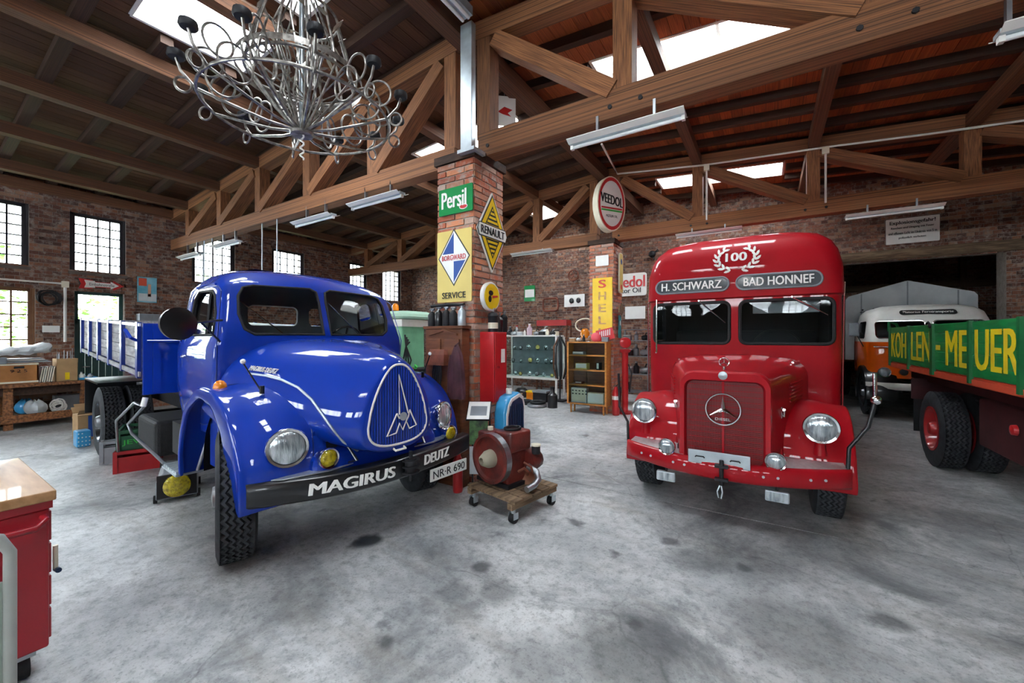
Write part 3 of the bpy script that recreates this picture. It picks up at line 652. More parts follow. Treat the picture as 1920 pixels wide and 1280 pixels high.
for s in (-1, 1):
    g = patch(MB(), sw, lambda u, z: BS.side(u, z, s, -.02)).obj('side_window', 'cab_glass', bt, True)
    MB().tube([BS.side(u, z, s, .002) for u, z in sw], .012, 6, True).obj('seal', 'black_rubber', g, True, smooth=80)
    MB().bar(BS.side(-.64, 1.73, s, -.01), BS.side(-.70, 2.10, s, -.01), .018, .018).obj('quarter_light_bar', 'black_rubber', g, True)
    d = [(-.38, .98), (-.30, 1.66), (-.41, 2.09), (-.52, 2.145), (-1.04, 2.155), (-1.16, 2.08), (-1.19, 1.5), (-1.19, .93), (-.7, .93)]
    MB().tube([BS.side(u, z, s, .001) for u, z in d], .006, 5, True).obj('door_seam', 'blue_grille', bt, True)
    h = MB(); p = BS.side(-1.1, 1.52, s, .03); h.cyl(p, p + V(.12, 0, 0), .012, n=8).cyl(p - V(0, s * .03, 0), p, .016, n=8); h.obj('door_handle', 'chrome', bt, True, smooth=40)
    MB().tube([BS.side(-1.12 + .52 * i / 8, 2.17 + .012 * math.sin(PI * i / 8), s, .008) for i in range(0, 9)], .01, 6).obj('rain_gutter', 'blue_paint', bt, True)
MB().tube([BS.back(p[0], p[1], .004) for p in rw], .012, 6, True).obj('rear_window_seal', 'white_paint', bt, True)
MB().box((-1.42, -.75, 1.05), (-1.2, .75, 1.75)).box((-1.42, -.75, 1.0), (-.85, .75, 1.25)).obj('bench_seat', 'interior', bt, True, bevel=.05)
sw_ = MB(); cS = V(-.62, .38, 1.62)
X, Y = V(.35, 0, .94).normalized(), V(0, 1, 0)
sw_.tube([cS + (X * math.cos(2 * PI * i / 24) + Y * math.sin(2 * PI * i / 24)) * .21 for i in range(24)], .012, 6, True); sw_.cyl(cS - X * .2, cS + X * .2, .01).cyl(cS, cS + V(.3, 0, -.15), .02); sw_.obj('steering_wheel', 'black_paint', bt, True, smooth=60)
MB().box((-.5, -.8, 1.5), (-.36, .8, 1.68)).obj('dashboard', 'blue_grille', bt, True, bevel=.03)
wiper(bt, bl(541, 633, u=-.29), bl(447, 562, u=-.45)); wiper(bt, bl(680, 633, u=-.3), bl(612, 565, u=-.4))
# bonnet
HT = [(-.50, .93, 1.69, 1.25, 1.19, .12, 3.4), (-.2, .88, 1.69, 1.21, 1.12, .13, 3.1), (.1, .775, 1.67, 1.14, 1.0, .15, 2.8), (.35, .66, 1.64, 1.07, .88, .20, 2.55), (.58, .535, 1.60, 1.03, .795, .27, 2.35), (.74, .44, 1.565, 1.02, .765, .33, 2.2), (.82, .385, 1.535, 1.015, .77, .36, 2.2), (.86, .35, 1.51, 1.005, .78, .40, 2.5), (.872, .325, 1.495, 1.0, .795, .42, 2.6)]
def egg(hw, zt, zm, zl, k, n, N=44):
    out = []
    for i in range(N):
        a = 2 * PI * i / N; c, s = math.cos(a), math.sin(a); sx = math.copysign(abs(c) ** (2 / n), c); sy = math.copysign(abs(s) ** (2 / n), s)
        out.append((hw * sx * (1 - k * max(sy, 0) ** 1.3), zm + sy * ((zt - zm) if sy > 0 else (zm - zl))))
    return out
def hood_ring(u): p = [lerp_tab(HT, u, k) for k in range(1, 7)]; return [V(u, v, z) for v, z in egg(*p)]
us = [-.5, -.35, -.2, -.05, .1, .22, .35, .47, .58, .68, .74, .78, .82, .845, .86, .868, .872]
hood = MB().loft([hood_ring(u) for u in us]).obj('bonnet', 'blue_paint', bt, True, smooth=50)
g_out = egg(.285, 1.478, 1.0, .828, .44, 2.7)
gr = MB().prism(g_out, (.868, 0, 0), (0, 1, 0), (0, 0, 1), (.006, 0, 0)).obj('grille', 'blue_grille', bt, True)
MB().tube([(.878, v, z) for v, z in g_out], .0095, 6, True).obj('grille_surround', 'white_paint', gr, True, smooth=80)
for i in range(-11, 12):
    v = i * .025; zz = sorted(z for k in range(len(g_out)) for a, e in [(g_out[k], g_out[(k + 1) % len(g_out)])] if (a[0] - v) * (e[0] - v) <= 0 and a[0] != e[0] for z in [a[1] + (e[1] - a[1]) * (v - a[0]) / (e[0] - a[0])])
    if len(zz) > 1: MB().cyl((.876, v, zz[0] + .01), (.876, v, zz[-1] - .01), .0075, n=6).obj('grille_bar', 'blue_paint', gr, True, smooth=60)
def gp(x, y): return V(.892, (x - 665) * .00128, 1.16 - (y - 528) * .00108)
em = MB()
em.tube([gp(*q) for q in ((660, 612), (655, 312), (728, 612))], .0065, 6)
em.tube([gp(*q) for q in ((640, 602), (566, 757), (635, 746), (660, 678), (685, 732), (711, 670), (738, 732), (794, 716), (740, 590), (728, 640), (712, 670))], .0065, 6); em.tube([gp(*q) for q in ((640, 602), (660, 642))], .0065, 6)
em.obj('spire_emblem', 'white_paint', gr, True); MB().cyl(gp(688, 630), gp(688, 630) + V(.008, 0, 0), .034, n=20).obj('emblem_disc', 'zinc', gr, True)
MB().tube([(.86, -.05, .80), (.90, -.05, .785), (.90, .05, .785), (.86, .05, .80)], .009, 6).obj('bonnet_latch', 'white_paint', bt, True)
def hood_v(u, z):
    r = sorted((abs(z - zz), abs(v)) for v, zz in egg(*[lerp_tab(HT, u, k) for k in range(1, 7)], N=160) if v < 0); return (r[0][1] + r[1][1]) / 2
MOULD = ((470, 700), (500, 704), (530, 712), (560, 726), (585, 748), (605, 776), (625, 804), (645, 828), (668, 844), (690, 850))
for s in (-1, 1):   # swept moulding along the bonnet's lower edge
    pts = []; vv = .9
    for px, py in MOULD:
        for _ in range(8): q = bl(px, py, v=-vv); vv = .5 * vv + .5 * min(hood_v(max(-.5, min(.86, q.x)), q.z), .95)
        pts.append(V(q.x, s * (vv + .006), q.z))
    MB().tube(pts, .010, 6).obj('bonnet_moulding', 'zinc', bt, True, smooth=80)
    # inner wing panel between bonnet and fender
    rings = []
    for i in range(10):
        u = -.5 + 1.06 * i / 9; hw = lerp_tab(HT, u, 1) - .03; zt = lerp_tab(HT, u, 3) + .02; o_ = min(.9, hw + .24)
        rings.append([V(u, s * (hw - .1), .62), V(u, s * hw, zt), V(u, s * (hw + .06), zt - .16), V(u, s * o_, zt - .25 - .1 * i / 9), V(u, s * o_, .62)])
    MB().loft(rings).obj('inner_wing', 'blue_paint', bt, True, smooth=60)
vb = .82
for _ in range(6): q = bl(497, 693, v=-vb); vb = .5 * vb + .5 * hood_v(q.x, q.z)
Xb = V(.2, -(hood_v(q.x + .1, q.z - .01) - hood_v(q.x - .1, q.z + .01)), -.02); Yb = V(0, -(hood_v(q.x, q.z + .03) - hood_v(q.x, q.z - .03)), .06).normalized()
text('MAGIRUS-DEUTZ', 'white_paint', bt, V(q.x, -vb - .008, q.z), Xb, Yb, .27, .042, .008, 'badge', True, .01)
prof = [(192, .79), (180, .80), (150, .79), (120, .74), (90, .70), (62, .70), (35, .715), (12, .70), (-6, .66), (-14, .64)]
arch = [(192, .755), (180, .755), (150, .72), (120, .64), (90, .54), (60, .44), (30, .36), (10, .38), (-6, .52), (-14, .60)]
for s in (-1, 1):
    fender(bt, 'blue_paint', -.08, .64, prof, arch, .40, 1.03, s)
    MB().tube([V(-.08 + (lerp_s(prof, a_) + .003) * math.cos(math.radians(a_)), s * (.50 + .08 * (80 - a_) / 80), .64 + (lerp_s(prof, a_) + .003) * math.sin(math.radians(a_))) for a_ in range(95, -8, -6)], .006, 5).obj('fender_seam', 'blue_grille', bt, True, smooth=60)
    MB().loft([[V(-.08 + r_ * math.cos(math.radians(a_)), s * y_, .64 + r_ * math.sin(math.radians(a_))) for r_, y_ in ((.18, .50), (.58, .50), (.60, .6), (.60, .80), (.52, .92))] for a_ in range(190, -14, -8)], False).obj('wheel_arch_liner', 'black_rubber', bt, True, smooth=60)
    wheel(bt, (0, s * .88, .49), s, steer=-16)
    headlight(bt, (.585, s * .745, .91), (.90, s * .30, .03), .132)
    if s < 0: c = bl(614, 858, u=.70)
    else: c = bl(842, 811, u=.70)
    headlight(bt, c, (1, 0, 0), .072, 'yellow_lens', 'fog_lamp')
    # orange indicator and guide rod on the wing
    p = V(-.16, s * .93, 1.30); b = MB(); b.ball(p, .062, (.8, .8, 1)); b.obj('indicator', 'orange_lens', bt, True, smooth=80)
    p = V(.24, s * .78, 1.31); r = MB().cyl(p - V(0, 0, .03), p + V(-.02, s * .12, .20), .006, n=6).cyl(p - V(0, 0, .04), p + V(0, 0, .02), .018, n=8).obj('guide_rod', 'black_paint', bt, True, smooth=40)
    MB().ball(p + V(-.02, s * .12, .21), .02).obj('guide_knob', 'white_paint', r, True, smooth=80)
    # chrome rub plate on the bumper corner
    MB().prism([(-.36, 0), (.26, 0), (.20, .05), (-.1, .13), (-.30, .10)], (.60, s * .60, .705), (0, s, 0), (1, 0, 0), (0, 0, .008)).obj('bumper_tread', 'zinc', bt, True)
    MB().tube([(.62, s * .34, .70), (.80, s * .33, .76), (.66, s * .36, .90)], .012).obj('bonnet_catch', 'black_paint', bt, True)
def bu(v): return .88 - (.34 if v < 0 else .16) * v * v
bp = curved_bar(bu, -.99, .99, .53, .70, .10).obj('bumper', 'black_paint', bt, True, smooth=50)
MB().box((.45, -.6, .58), (.70, .6, .84)).obj('front_apron', 'blue_paint', bt, True, bevel=.1, seg=4)
def on_bumper(s_, pa, pb, h, dz=0):
    a, e = bl(pa, 890, u=.8).y, bl(pb, 850, u=.86).y; c = (a + e) / 2; X = V(bu(e) - bu(a), e - a, 0); Xn = X.normalized(); N = Xn.cross(V(0, 0, 1))
    text(s_, 'white_print', bp, V(0, c, .615 + dz), (0, 1, 0), (0, 0, 1), e - a, h, .006, 'lettering', True, .035, .08, fn=lambda p: V(p.x + bu(p.y) + .002, p.y, p.z))
on_bumper('MAGIRUS', 588, 737, .085); on_bumper('DEUTZ', 786, 846, .085, .01)
h = MB(); h.cyl((.9, .1, .57), (.9, .1, .69), .05, n=12).cyl((.9, .1, .50), (.9, .1, .75), .016, n=8); [h.lathe((.9, .1, .57 + .05 * i), (0, 0, 1), [(0, .075), (.012, .075)], 14) for i in range(3)]; h.obj('tow_coupling', 'dark_iron', bt, True, smooth=40)
pl = MB().box((.84, .36, .40), (.85, .82, .51)).obj('number_plate', 'white_print', bt, True)
text('NR·R 690', 'black_print', pl, (.851, .59, .455), (0, 1, 0), (0, 0, 1), .40, .07, .003, 'lettering', True)
# chassis, fuel tank, axle, step
ch = MB(); [ch.box((-6.0, s * .42 - .04, .74), (.6, s * .42 + .04, .92)) for s in (-1, 1)]; [ch.box((u, -.42, .78), (u + .08, .42, .88)) for u in (-5.8, -4.6, -3.4, -2.2, -1.2, .4)]; ch.obj('chassis_frame', 'dark_iron', bt, True)
MB().cyl((-.02, -.8, .49), (-.02, .8, .49), .06, n=12).cyl((-4.6, -.7, .49), (-4.6, .7, .49), .08, n=12).ball((-4.6, 0, .49), .2).obj('axles', 'dark_iron', bt, True, smooth=50)
MB().box((-2.75, -.98, .42), (-1.95, -.52, .80)).obj('fuel_tank', 'black_rubber', bt, True, bevel=.05, seg=3)
MB().box((-1.55, -.92, .55), (-1.0, .92, .86)).obj('cab_floor', 'dark_iron', bt, True)
st = MB(); [st.box((-1.25 + .07 * i, -1.05, .50), (-1.20 + .07 * i, -.78, .52)) for i in range(6)]; st.box((-1.27, -1.06, .485), (-.82, -.77, .50)); st.cyl((-1.24, -.9, .5), (-1.24, -.8, .86), .014).cyl((-.84, -.9, .5), (-.84, -.8, .86), .014); st.obj('cab_step', 'zinc', bt, True)
for s in (-1, 1):
    for o_ in (.97, .68): wheel(bt, (-4.6, s * o_, .49), s, w=.26)
    MB().box((-5.25, s * .85 - .30, 1.06), (-4.1, s * .85 + .28, 1.08)).box((-5.27, s * .85 - .30, .55), (-5.24, s * .85 + .28, 1.08)).obj('mudguard', 'black_paint', bt, True)
# tipping body, raised a little at the tail
def tb(u, v, z): return V(u, v, z + (-1.82 - u) * .042)
B0, B1 = -1.82, -6.0
bed = MB().loft([[tb(u, -1.08, 1.26), tb(u, 1.08, 1.26), tb(u, 1.08, 1.34), tb(u, -1.08, 1.34)] for u in (B0, B1)]).obj('tipper_floor', 'blue_paint', bt, True)
MB().box((-5.6, -.45, .92), (-2.0, -.33, 1.27)).box((-5.6, .33, .92), (-2.0, .45, 1.27)).obj('tipper_subframe', 'dark_iron', bt, True)
for s in (-1, 1):
    y = s * 1.08
    for k in range(4):
        z0 = 1.36 + .112 * k; MB().loft([[tb(u, y - .015, z0), tb(u, y + .015, z0), tb(u, y + .015, z0 + .104), tb(u, y - .015, z0 + .104)] for u in (B0 - .06, B1)]).obj('side_plank', 'grey_plank', bed, True)
    for u in [B0 - .1 + (B1 - B0 + .2) * i / 5 for i in range(6)]:
        MB().loft([[tb(u - .045, y + s * .015, z), tb(u + .045, y + s * .015, z), tb(u + .045, y + s * .05, z), tb(u - .045, y + s * .05, z)] for z in (1.28, 1.85)]).obj('stake', 'blue_grille', bed, True)
    for z0, w_ in ((1.30, .05), (1.81, .03)): MB().loft([[tb(u, y - .03, z0), tb(u, y + .045 * s, z0), tb(u, y + .045 * s, z0 + w_), tb(u, y - .03, z0 + w_)] for u in (B0, B1)]).obj('side_rail', 'white_paint' if z0 > 1.5 else 'grey_plank', bed, True)
    p = tb(B0 - .1, y + s * .08, 1.72); MB().tube([p + V(-.1, s * .02, -.02), p + V(0, s * .05, .05), p + V(.06, s * .02, -.03), p + V(.02, -s * .04, -.06)], .016).obj('corner_catch', 'blue_paint', bed, True)
fb = MB().box((B0, -1.10, 1.12), (B0 + .05, 1.10, 1.84)); fb.obj('front_board', 'blue_paint', bt, True)
for i in range(9): v = -1.0 + .25 * i; MB().box((B0 + .05, v - .03, 1.14), (B0 + .075, v + .03, 1.83)).obj('front_rib', 'blue_paint', bed, True)
MB().cyl((B0 + .085, -1.08, 1.66), (B0 + .085, 1.08, 1.66), .014).obj('front_hand_rail', 'blue_paint', bed, True)
MB().loft([[tb(B1 - .03, -1.08, z), tb(B1 + .01, -1.08, z), tb(B1 + .01, 1.08, z), tb(B1 - .03, 1.08, z)] for z in (1.34, 1.82)]).obj('tail_board', 'grey_plank', bed, True)
# mirror
mp = bl(331, 607, v=-1.28); a = bl(416, 600, v=-.95); e = bl(412, 640, v=-.95)
mr = MB().lathe(mp, (.9, .25, 0), [(-.02, .03), (.0, .105), (.03, .11), (.04, .08), (.05, .02)], 24).obj('mirror', 'black_paint', bt, True, smooth=50)
MB().cyl(mp, a, .009).cyl((mp + a) / 2, e, .008).obj('mirror_arm', 'black_paint', mr, True)

# ------------------------------------------------------------------ red box-cab truck
RO = V(-.325, 4.0, 0)
rt_ = thing('box_cab_truck', 'red vintage box-cab truck with laurel emblem and name boards above the windscreen', 'truck', RO, -PI / 2)
RM = Matrix.Translation(RO) @ Matrix.Rotation(-PI / 2, 4, 'Z'); RI = RM.inverted()
def rl(px, py, u): o = RI @ CAM; d = RI.to_3x3() @ ray(px, py); return o + d * ((u - o[0]) / d[0])
RS = Shell([(.70, -1.45, -3.6, 1.0, .16, .05, .06), (1.5, -1.455, -3.6, 1.02, .16, .05, .06), (2.16, -1.455, -3.6, 1.02, .16, .05, .06), (2.175, -1.41, -3.6, 1.035, .16, .05, .05), (2.5, -1.44, -3.6, 1.03, .18, .05, .05), (2.68, -1.49, -3.6, 1.0, .22, .05, .05), (2.80, -1.55, -3.6, .95, .26, .05, .05), (2.90, -1.66, -3.6, .87, .3, .05, .05), (2.97, -1.84, -3.6, .74, .34, .05, .05), (3.01, -2.15, -3.6, .5, .34, .05, .03), (3.02, -2.5, -3.6, .3, .2, .05, .01)])
pR = shift(rrect(.88, .50, .07), .495, 1.875); pL = [(-v, z) for v, z in pR]
cut = [MB().prism(o, (-1.9, 0, 0), (0, 1, 0), (0, 0, 1), (.7, 0, 0)) for o in (pR, pL)] + [MB().prism(shift(rrect(.75, .5, .06), -2.1, 1.9), (0, -1.3, 0), (1, 0, 0), (0, 0, 1), (0, 2.6, 0))]
RS.build('cab', 'red_paint', rt_, [.70, 1.0, 1.3, 1.5, 1.8, 2.16, 2.175, 2.33, 2.5, 2.68, 2.80, 2.90, 2.97, 3.01, 3.02], cut, lining='interior')
for o in (pR, pL):
    g = patch(MB(), o, lambda v, z: RS.front(v, z, -.02)).obj('windscreen', 'cab_glass', rt_, True, smooth=180)
    MB().tube([RS.front(v, z, .004) for v, z in o], .018, 6, True).obj('seal', 'black_rubber', g, True, smooth=80)
for s in (-1, 1):
    MB().box((-2.47, s * 1.0 - .004, 1.66), (-1.73, s * 1.0 + .004, 2.14)).obj('side_window', 'cab_glass', rt_, True)
    MB().tube([RS.side(-1.52 - .9 * t_, z, s, .002) for t_, z in ((0, .8), (0, 2.14), (1, 2.14), (1, .8))], .007, 5).obj('door_seam', 'red_grille', rt_, True)
    MB().tube([RS.side(-1.60, 1.3, s, .006), RS.side(-1.58, 2.1, s, .006), RS.side(-1.6, 2.3, s, .006)], .006, 6).obj('cab_trim', 'chrome', rt_, True)
MB().box((-2.9, -.9, 1.0), (-2.3, .9, 1.3)).box((-2.95, -.9, 1.2), (-2.8, .9, 1.8)).obj('bench_seat', 'interior', rt_, True, bevel=.05)
MB().box((-1.75, -.95, 1.35), (-1.52, .95, 1.62)).obj('dashboard', 'interior', rt_, True, bevel=.03)
MB().box((-3.55, -.98, .8), (-3.5, .98, 2.8)).obj('cab_lining', 'interior', rt_, True)
cS = V(-1.78, .42, 1.58); X, Y = V(.3, 0, .95).normalized(), V(0, 1, 0)
MB().tube([cS + (X * math.cos(2 * PI * i / 24) * .22 + Y * math.sin(2 * PI * i / 24) * .24) for i in range(24)], .011, 6, True).cyl(cS - Y * .22, cS + Y * .22, .01).obj('steering_wheel', 'black_paint', rt_, True, smooth=60)
MB().box((-1.62, .18, 1.98), (-1.60, .82, 2.12)).obj('grey_panel', 'lining', rt_, True, bevel=.01)  # pale grey panel behind the upper part of one windscreen pane
for pa, pb in (((1310, 569), (1361, 606)), ((1485, 558), (1555, 590))): wiper(rt_, RS.front(rl(*pa, -1.43).y, 2.15, .02), RS.front(rl(*pb, -1.43).y, rl(*pb, -1.43).z, .015))
# name boards and laurel emblem on the forehead
for v0, v1, s_ in ((-.90, -.06, 'H. SCHWARZ'), (.02, .83, 'BAD HONNEF')):
    c = V(0, (v0 + v1) / 2, 2.34); w = v1 - v0; b = MB(); patch(b, shift(rrect(w, .165, .08, 8), c.y, c.z), lambda v, z: RS.front(v, z, .012)); nb = b.obj('name_board', mat('slate', '3c444a', .25, var=.2, coat=.5), rt_, True, smooth=180)
    MB().tube([RS.front(v, z, .012) for v, z in shift(rrect(w, .165, .08, 8), c.y, c.z)], .011, 6, True).obj('board_rim', 'grey_paint', nb, True, smooth=80)
    p0, p1 = RS.front(v0 + .08, 2.34, .016), RS.front(v1 - .08, 2.34, .016)
    text(s_, 'white_print', nb, (p0 + p1) / 2 + V(.004, 0, 0), p1 - p0, (-.11, 0, 1), w - .15, .10, .012, 'lettering', True, .014)
cz = 2.635
def fh(v, z): return RS.front(v, z, .012)
def leaf(v, z, a, L, w):
    pts = [(v + L * t * math.cos(a) - w * math.sin(PI * t) * q * math.sin(a), z + L * t * math.sin(a) + w * math.sin(PI * t) * q * math.cos(a)) for t, q in ((0, 0), (.3, 1), (.7, 1), (1, 0), (.7, -1), (.3, -1))]
    le.add([fh(*p) for p in pts] + [fh(*p) + V(.004, 0, .002) for p in pts], [(0, 1, 2, 3, 4, 5), (6, 7, 8, 9, 10, 11)])
ec = .015
for s in (-1, 1):
    le = MB()
    for i in range(7):
        t = -PI / 2 + .28 + i * .35; v, z = ec + s * .205 * math.cos(t), cz + .15 * math.sin(t)
        a = t + PI / 2
        for k in (.55, -.55): aa = a + k; leaf(v, z, aa if s > 0 else PI - aa, .075, .016)
    le.obj('laurel_sprig', 'white_paint', rt_, True)
text('100', 'white_print', rt_, RS.front(ec, cz + .02, .02), (0, 1, 0), (-.32, 0, 1), .215, .11, .005, 'lettering', True, .03)
# bonnet: tapering box with rounded shoulders, radiator shell and mesh grille
RH = [(-1.5, .71, 1.50, .9, .20), (-.9, .60, 1.485, .85, .18), (-.4, .46, 1.45, .8, .15), (0, .365, 1.405, .5, .11)]
def rh_ring(u):
    hw, zt, z0, r = [lerp_tab(RH, u, k) for k in range(1, 5)]; crown = .035; pts = [(-hw, z0), (-hw, (z0 + zt) / 2)]
    for i in range(6): a = PI - PI / 2 * i / 5; pts.append((-hw + r + r * math.cos(a), zt - crown - r + r * math.sin(a)))
    for i in range(1, 6): x = (-1 + 2 * i / 6) * (hw - r); pts.append((x, zt - crown * (x / (hw - r)) ** 2))
    for i in range(6): a = PI / 2 - PI / 2 * i / 5; pts.append((hw - r + r * math.cos(a), zt - crown - r + r * math.sin(a)))
    pts += [(hw, (z0 + zt) / 2), (hw, z0)]; return [V(u, v, z) for v, z in pts]
MB().loft([rh_ring(u) for u in (-1.5, -1.2, -.9, -.65, -.4, -.2, 0)]).obj('bonnet', 'red_paint', rt_, True, smooth=50)
def shell_out(hw, zt, z0, r): return [(p[0], p[1] + (.025 * (1 - (p[0] / hw) ** 2) if p[1] > 0 else 0) + (zt + z0) / 2) for p in rrect(2 * hw, zt - z0, r, 6)]
o1, o2 = shell_out(.365, 1.385, .50, .12), shell_out(.30, 1.30, .60, .06)
N_ = len(o1); b = MB(); b.loft([[V(u, v, z) for v, z in q] for u, q in ((-.05, o1), (.03, o1), (.06, [(v * .96, (z - .94) * .97 + .94) for v, z in o1]), (.06, [(v * 1.05, (z - .95) * 1.03 + .95) for v, z in o2]), (.03, o2), (-.02, o2))], True, False, False)
b.obj('radiator_shell', 'red_paint', rt_, True, smooth=40)
gr = MB().prism(o2, (.0, 0, 0), (0, 1, 0), (0, 0, 1), (.008, 0, 0)).obj('grille', 'red_grille', rt_, True)
for i in range(44): z = .615 + i * .0158; MB().bar((.02, -.292, z), (.02, .292, z), .006, .007).obj('grille_bar', 'red_paint' if i % 3 == 0 else 'red_grille', gr, True)
for i in range(-13, 14): MB().bar((.026, i * .0215, .61), (.026, i * .0215, 1.295), .004, .006).obj('grille_bar', 'red_grille', gr, True)
MB().box((.028, -.009, .6), (.038, .009, 1.33)).obj('grille_strip', 'red_paint', gr, True)
sc_ = V(.055, 0, 1.07); em = MB(); em.tube([sc_ + V(0, .135 * math.cos(2 * PI * i / 32), .135 * math.sin(2 * PI * i / 32)) for i in range(32)], .008, 6, True)
for k in range(3):
    a = PI / 2 + 2 * PI * k / 3; d = V(0, math.cos(a), math.sin(a)); q = V(0, -math.sin(a), math.cos(a))
    em.add([sc_ + d * .132, sc_ + q * .018 - d * .0, sc_ - q * .018, sc_ + V(.016, 0, 0), sc_ - d * .02], [(0, 1, 3), (0, 3, 2), (1, 4, 3), (2, 3, 4), (0, 2, 4, 1)])
em.obj('star_emblem', 'chrome', gr, True, smooth=30)
text('DIESEL', 'chrome', gr, (.06, 0, .985), (0, 1, 0), (0, 0, 1), .12, .022, .004, 'lettering', True)
MB().lathe((.05, 0, 1.365), (1, 0, 0), [(0, .038), (.014, .036), (.02, .001)], 20).obj('badge', 'steel', rt_, True, smooth=50)
b = MB().cyl((-.06, 0, 1.39), (-.06, 0, 1.44), .012); c = V(-.06, 0, 1.475); b.tube([c + V(0, .04 * math.cos(2 * PI * i / 20), .04 * math.sin(2 * PI * i / 20)) for i in range(20)], .004, 5, True)
for k in range(3): a = PI / 2 + 2 * PI * k / 3; b.cyl(c, c + V(0, .04 * math.cos(a), .04 * math.sin(a)), .004)
b.obj('bonnet_star', 'chrome', rt_, True)
def ru(v): return .17 - .40 * v * v
for s in (-1, 1):
    for i in range(6):
        z = 1.10 + .033 * i; p = [V(u, s * (lerp_tab(RH, u, 1) + .006), z - .02 * (u + .55)) for u in (-.55, -.75, -1.0)]; MB().tube(p, .009, 5).obj('louvre', 'red_paint', rt_, True, smooth=60)
    MB().cyl((-.30, s * .43, .98), (-.30, s * .43, 1.08), .012).cyl((-.32, s * .45, 1.0), (-.28, s * .45, 1.06), .016).obj('bonnet_catch', 'chrome', rt_, True)
    MB().cyl((-1.35, s * .62, 1.44), (-1.05, s * .55, 1.44), .01).obj('bonnet_hinge', 'chrome', rt_, True)
    prof = [(205, .60), (180, .62), (150, .62), (120, .60), (90, .58), (60, .585), (35, .60), (12, .60), (-4, .58), (-12, .57)]
    arch = [(205, .55), (180, .54), (150, .5), (120, .46), (90, .44), (60, .40), (30, .36), (10, .4), (-4, .5), (-12, .56)]
    fender(rt_, 'red_paint', -.90, .50, prof, arch, .34, .96, s)
    MB().loft([[V(u, s * .26, .52), V(u, s * (hw_ - .03), z_), V(u, s * (hw_ + .03), z_ - .12), V(u, s * (hw_ + .06), .55)] for u, hw_, z_ in ((-1.45, .7, .98), (-.9, .6, 1.0), (-.5, .47, .93), (-.3, .40, .86))]).obj('inner_wing', 'red_paint', rt_, True, smooth=60)
    wheel(rt_, (-.90, s * .80, .48), s, rad=.48, w=.24, rim='red_paint')
    c = rl(1209, 769, -.30) if s < 0 else rl(1539, 802, -.28)
    headlight(rt_, c, (1, 0, .02), .122)
    MB().cyl(c + V(-.04, 0, -.1), c + V(-.06, 0, -.24), .03, .05).obj('headlight_stem', 'red_paint', rt_, True, smooth=50)
    c = rl(1251, 836, .06) if s < 0 else rl(1454, 864, .06)
    headlight(rt_, c, (1, 0, 0), .072, 'lens', 'fog_lamp')
    c = rl(1248, 893, .05) if s < 0 else rl(1457, 932, .06)
    q = MB().box(c - V(.05, .085, .045), c + V(.0, .085, .045)).obj('driving_lamp', 'zinc', rt_, True, bevel=.012)
    MB().box(c + V(.0, -.075, -.036), c + V(.006, .075, .036)).obj('lens', 'lens', q, True); MB().cyl(c + V(-.03, 0, .04), c + V(-.03, 0, .12), .01).obj('bracket', 'dark_iron', q, True)
    vv = [.32 + .55 * i / 8 for i in range(9)]; MB().loft([[V(ru(v) - .03, s * v, .628), V(-.36 - .1 * (v - .3), s * v, .634), V(-.36 - .1 * (v - .3), s * v, .64), V(ru(v) - .03, s * v, .634)] for v in vv]).obj('bumper_tread', mat('tread_plate', 'c4c2c2', .4, .5, var=.2, sc=30, bump=.4), rt_, True)
rb = curved_bar(ru, -.90, .90, .48, .635, .05, 24, .02).obj('bumper', 'red_paint', rt_, True, smooth=60)
for v in (-.72, -.62, -.4, -.3, .3, .4, .62, .72): MB().cyl((ru(v) - .01, v, .56), (ru(v) + .008, v, .56), .011, n=8).obj('bumper_bolt', 'zinc', rb, True)
pl = MB().box((.15, -.265, .60), (.16, .21, .715)).obj('number_plate', 'zinc', rt_, True, bevel=.004)
for v in (-.17, .10): MB().tube([(.165, v - .035, .655), (.175, v - .03, .665), (.175, v + .03, .665), (.165, v + .035, .655)], .006).obj('plate_handle', 'dark_iron', pl, True)
h = MB().box((.15, -.05, .49), (.22, .05, .51)).box((.15, -.05, .60), (.22, .05, .62)).cyl((.19, 0, .45), (.19, 0, .66), .017); h.obj('tow_coupling', 'dark_iron', rt_, True)
MB().tube([(.2, -.01, .45), (.21, -.03, .40), (.21, -.02, .35), (.21, .0, .345), (.21, .01, .40), (.2, 0, .45)], .006).obj('chain', 'zinc', rt_, True)
MB().box((-3.4, -.4, .5), (-.1, -.3, .68)).box((-3.4, .3, .5), (-.1, .4, .68)).cyl((-.9, -.75, .48), (-.9, .75, .48), .05).obj('chassis_frame', 'dark_iron', rt_, True)
MB().box((-8.0, -1.08, .9), (-3.66, 1.08, 2.7)).obj('box_body', 'red_paint', rt_, True, bevel=.08, seg=3)
for s in (-1, 1):
    wheel(rt_, (-5.2, s * .85, .48), s, rad=.48, w=.26, rim='red_paint')
# corner marker arms
a = [rl(1590, 880, -.22), rl(1592, 840, -.24), rl(1628, 800, -.24), rl(1640, 755, -.24)]
m_ = MB().tube(a, .016, 8).obj('marker_arm', 'black_paint', rt_, True, smooth=60); MB().cyl(rl(1641, 757, -.24), rl(1640, 700, -.25), .014).ball(rl(1643, 750, -.23), .036).obj('marker_lamp', 'chrome', m_, True, smooth=60)
a = [rl(1178, 832, -.28), rl(1177, 790, -.28), rl(1162, 762, -.28), rl(1160, 700, -.28)]
MB().tube(a, .014, 8).obj('marker_arm', 'black_paint', rt_, True, smooth=60)
p = rl(1231, 660, -1.38); q = rl(1231, 562, -1.38); MB().cyl(p, q, .009).ball(p, .016).obj('grab_rod', 'chrome', rt_, True)
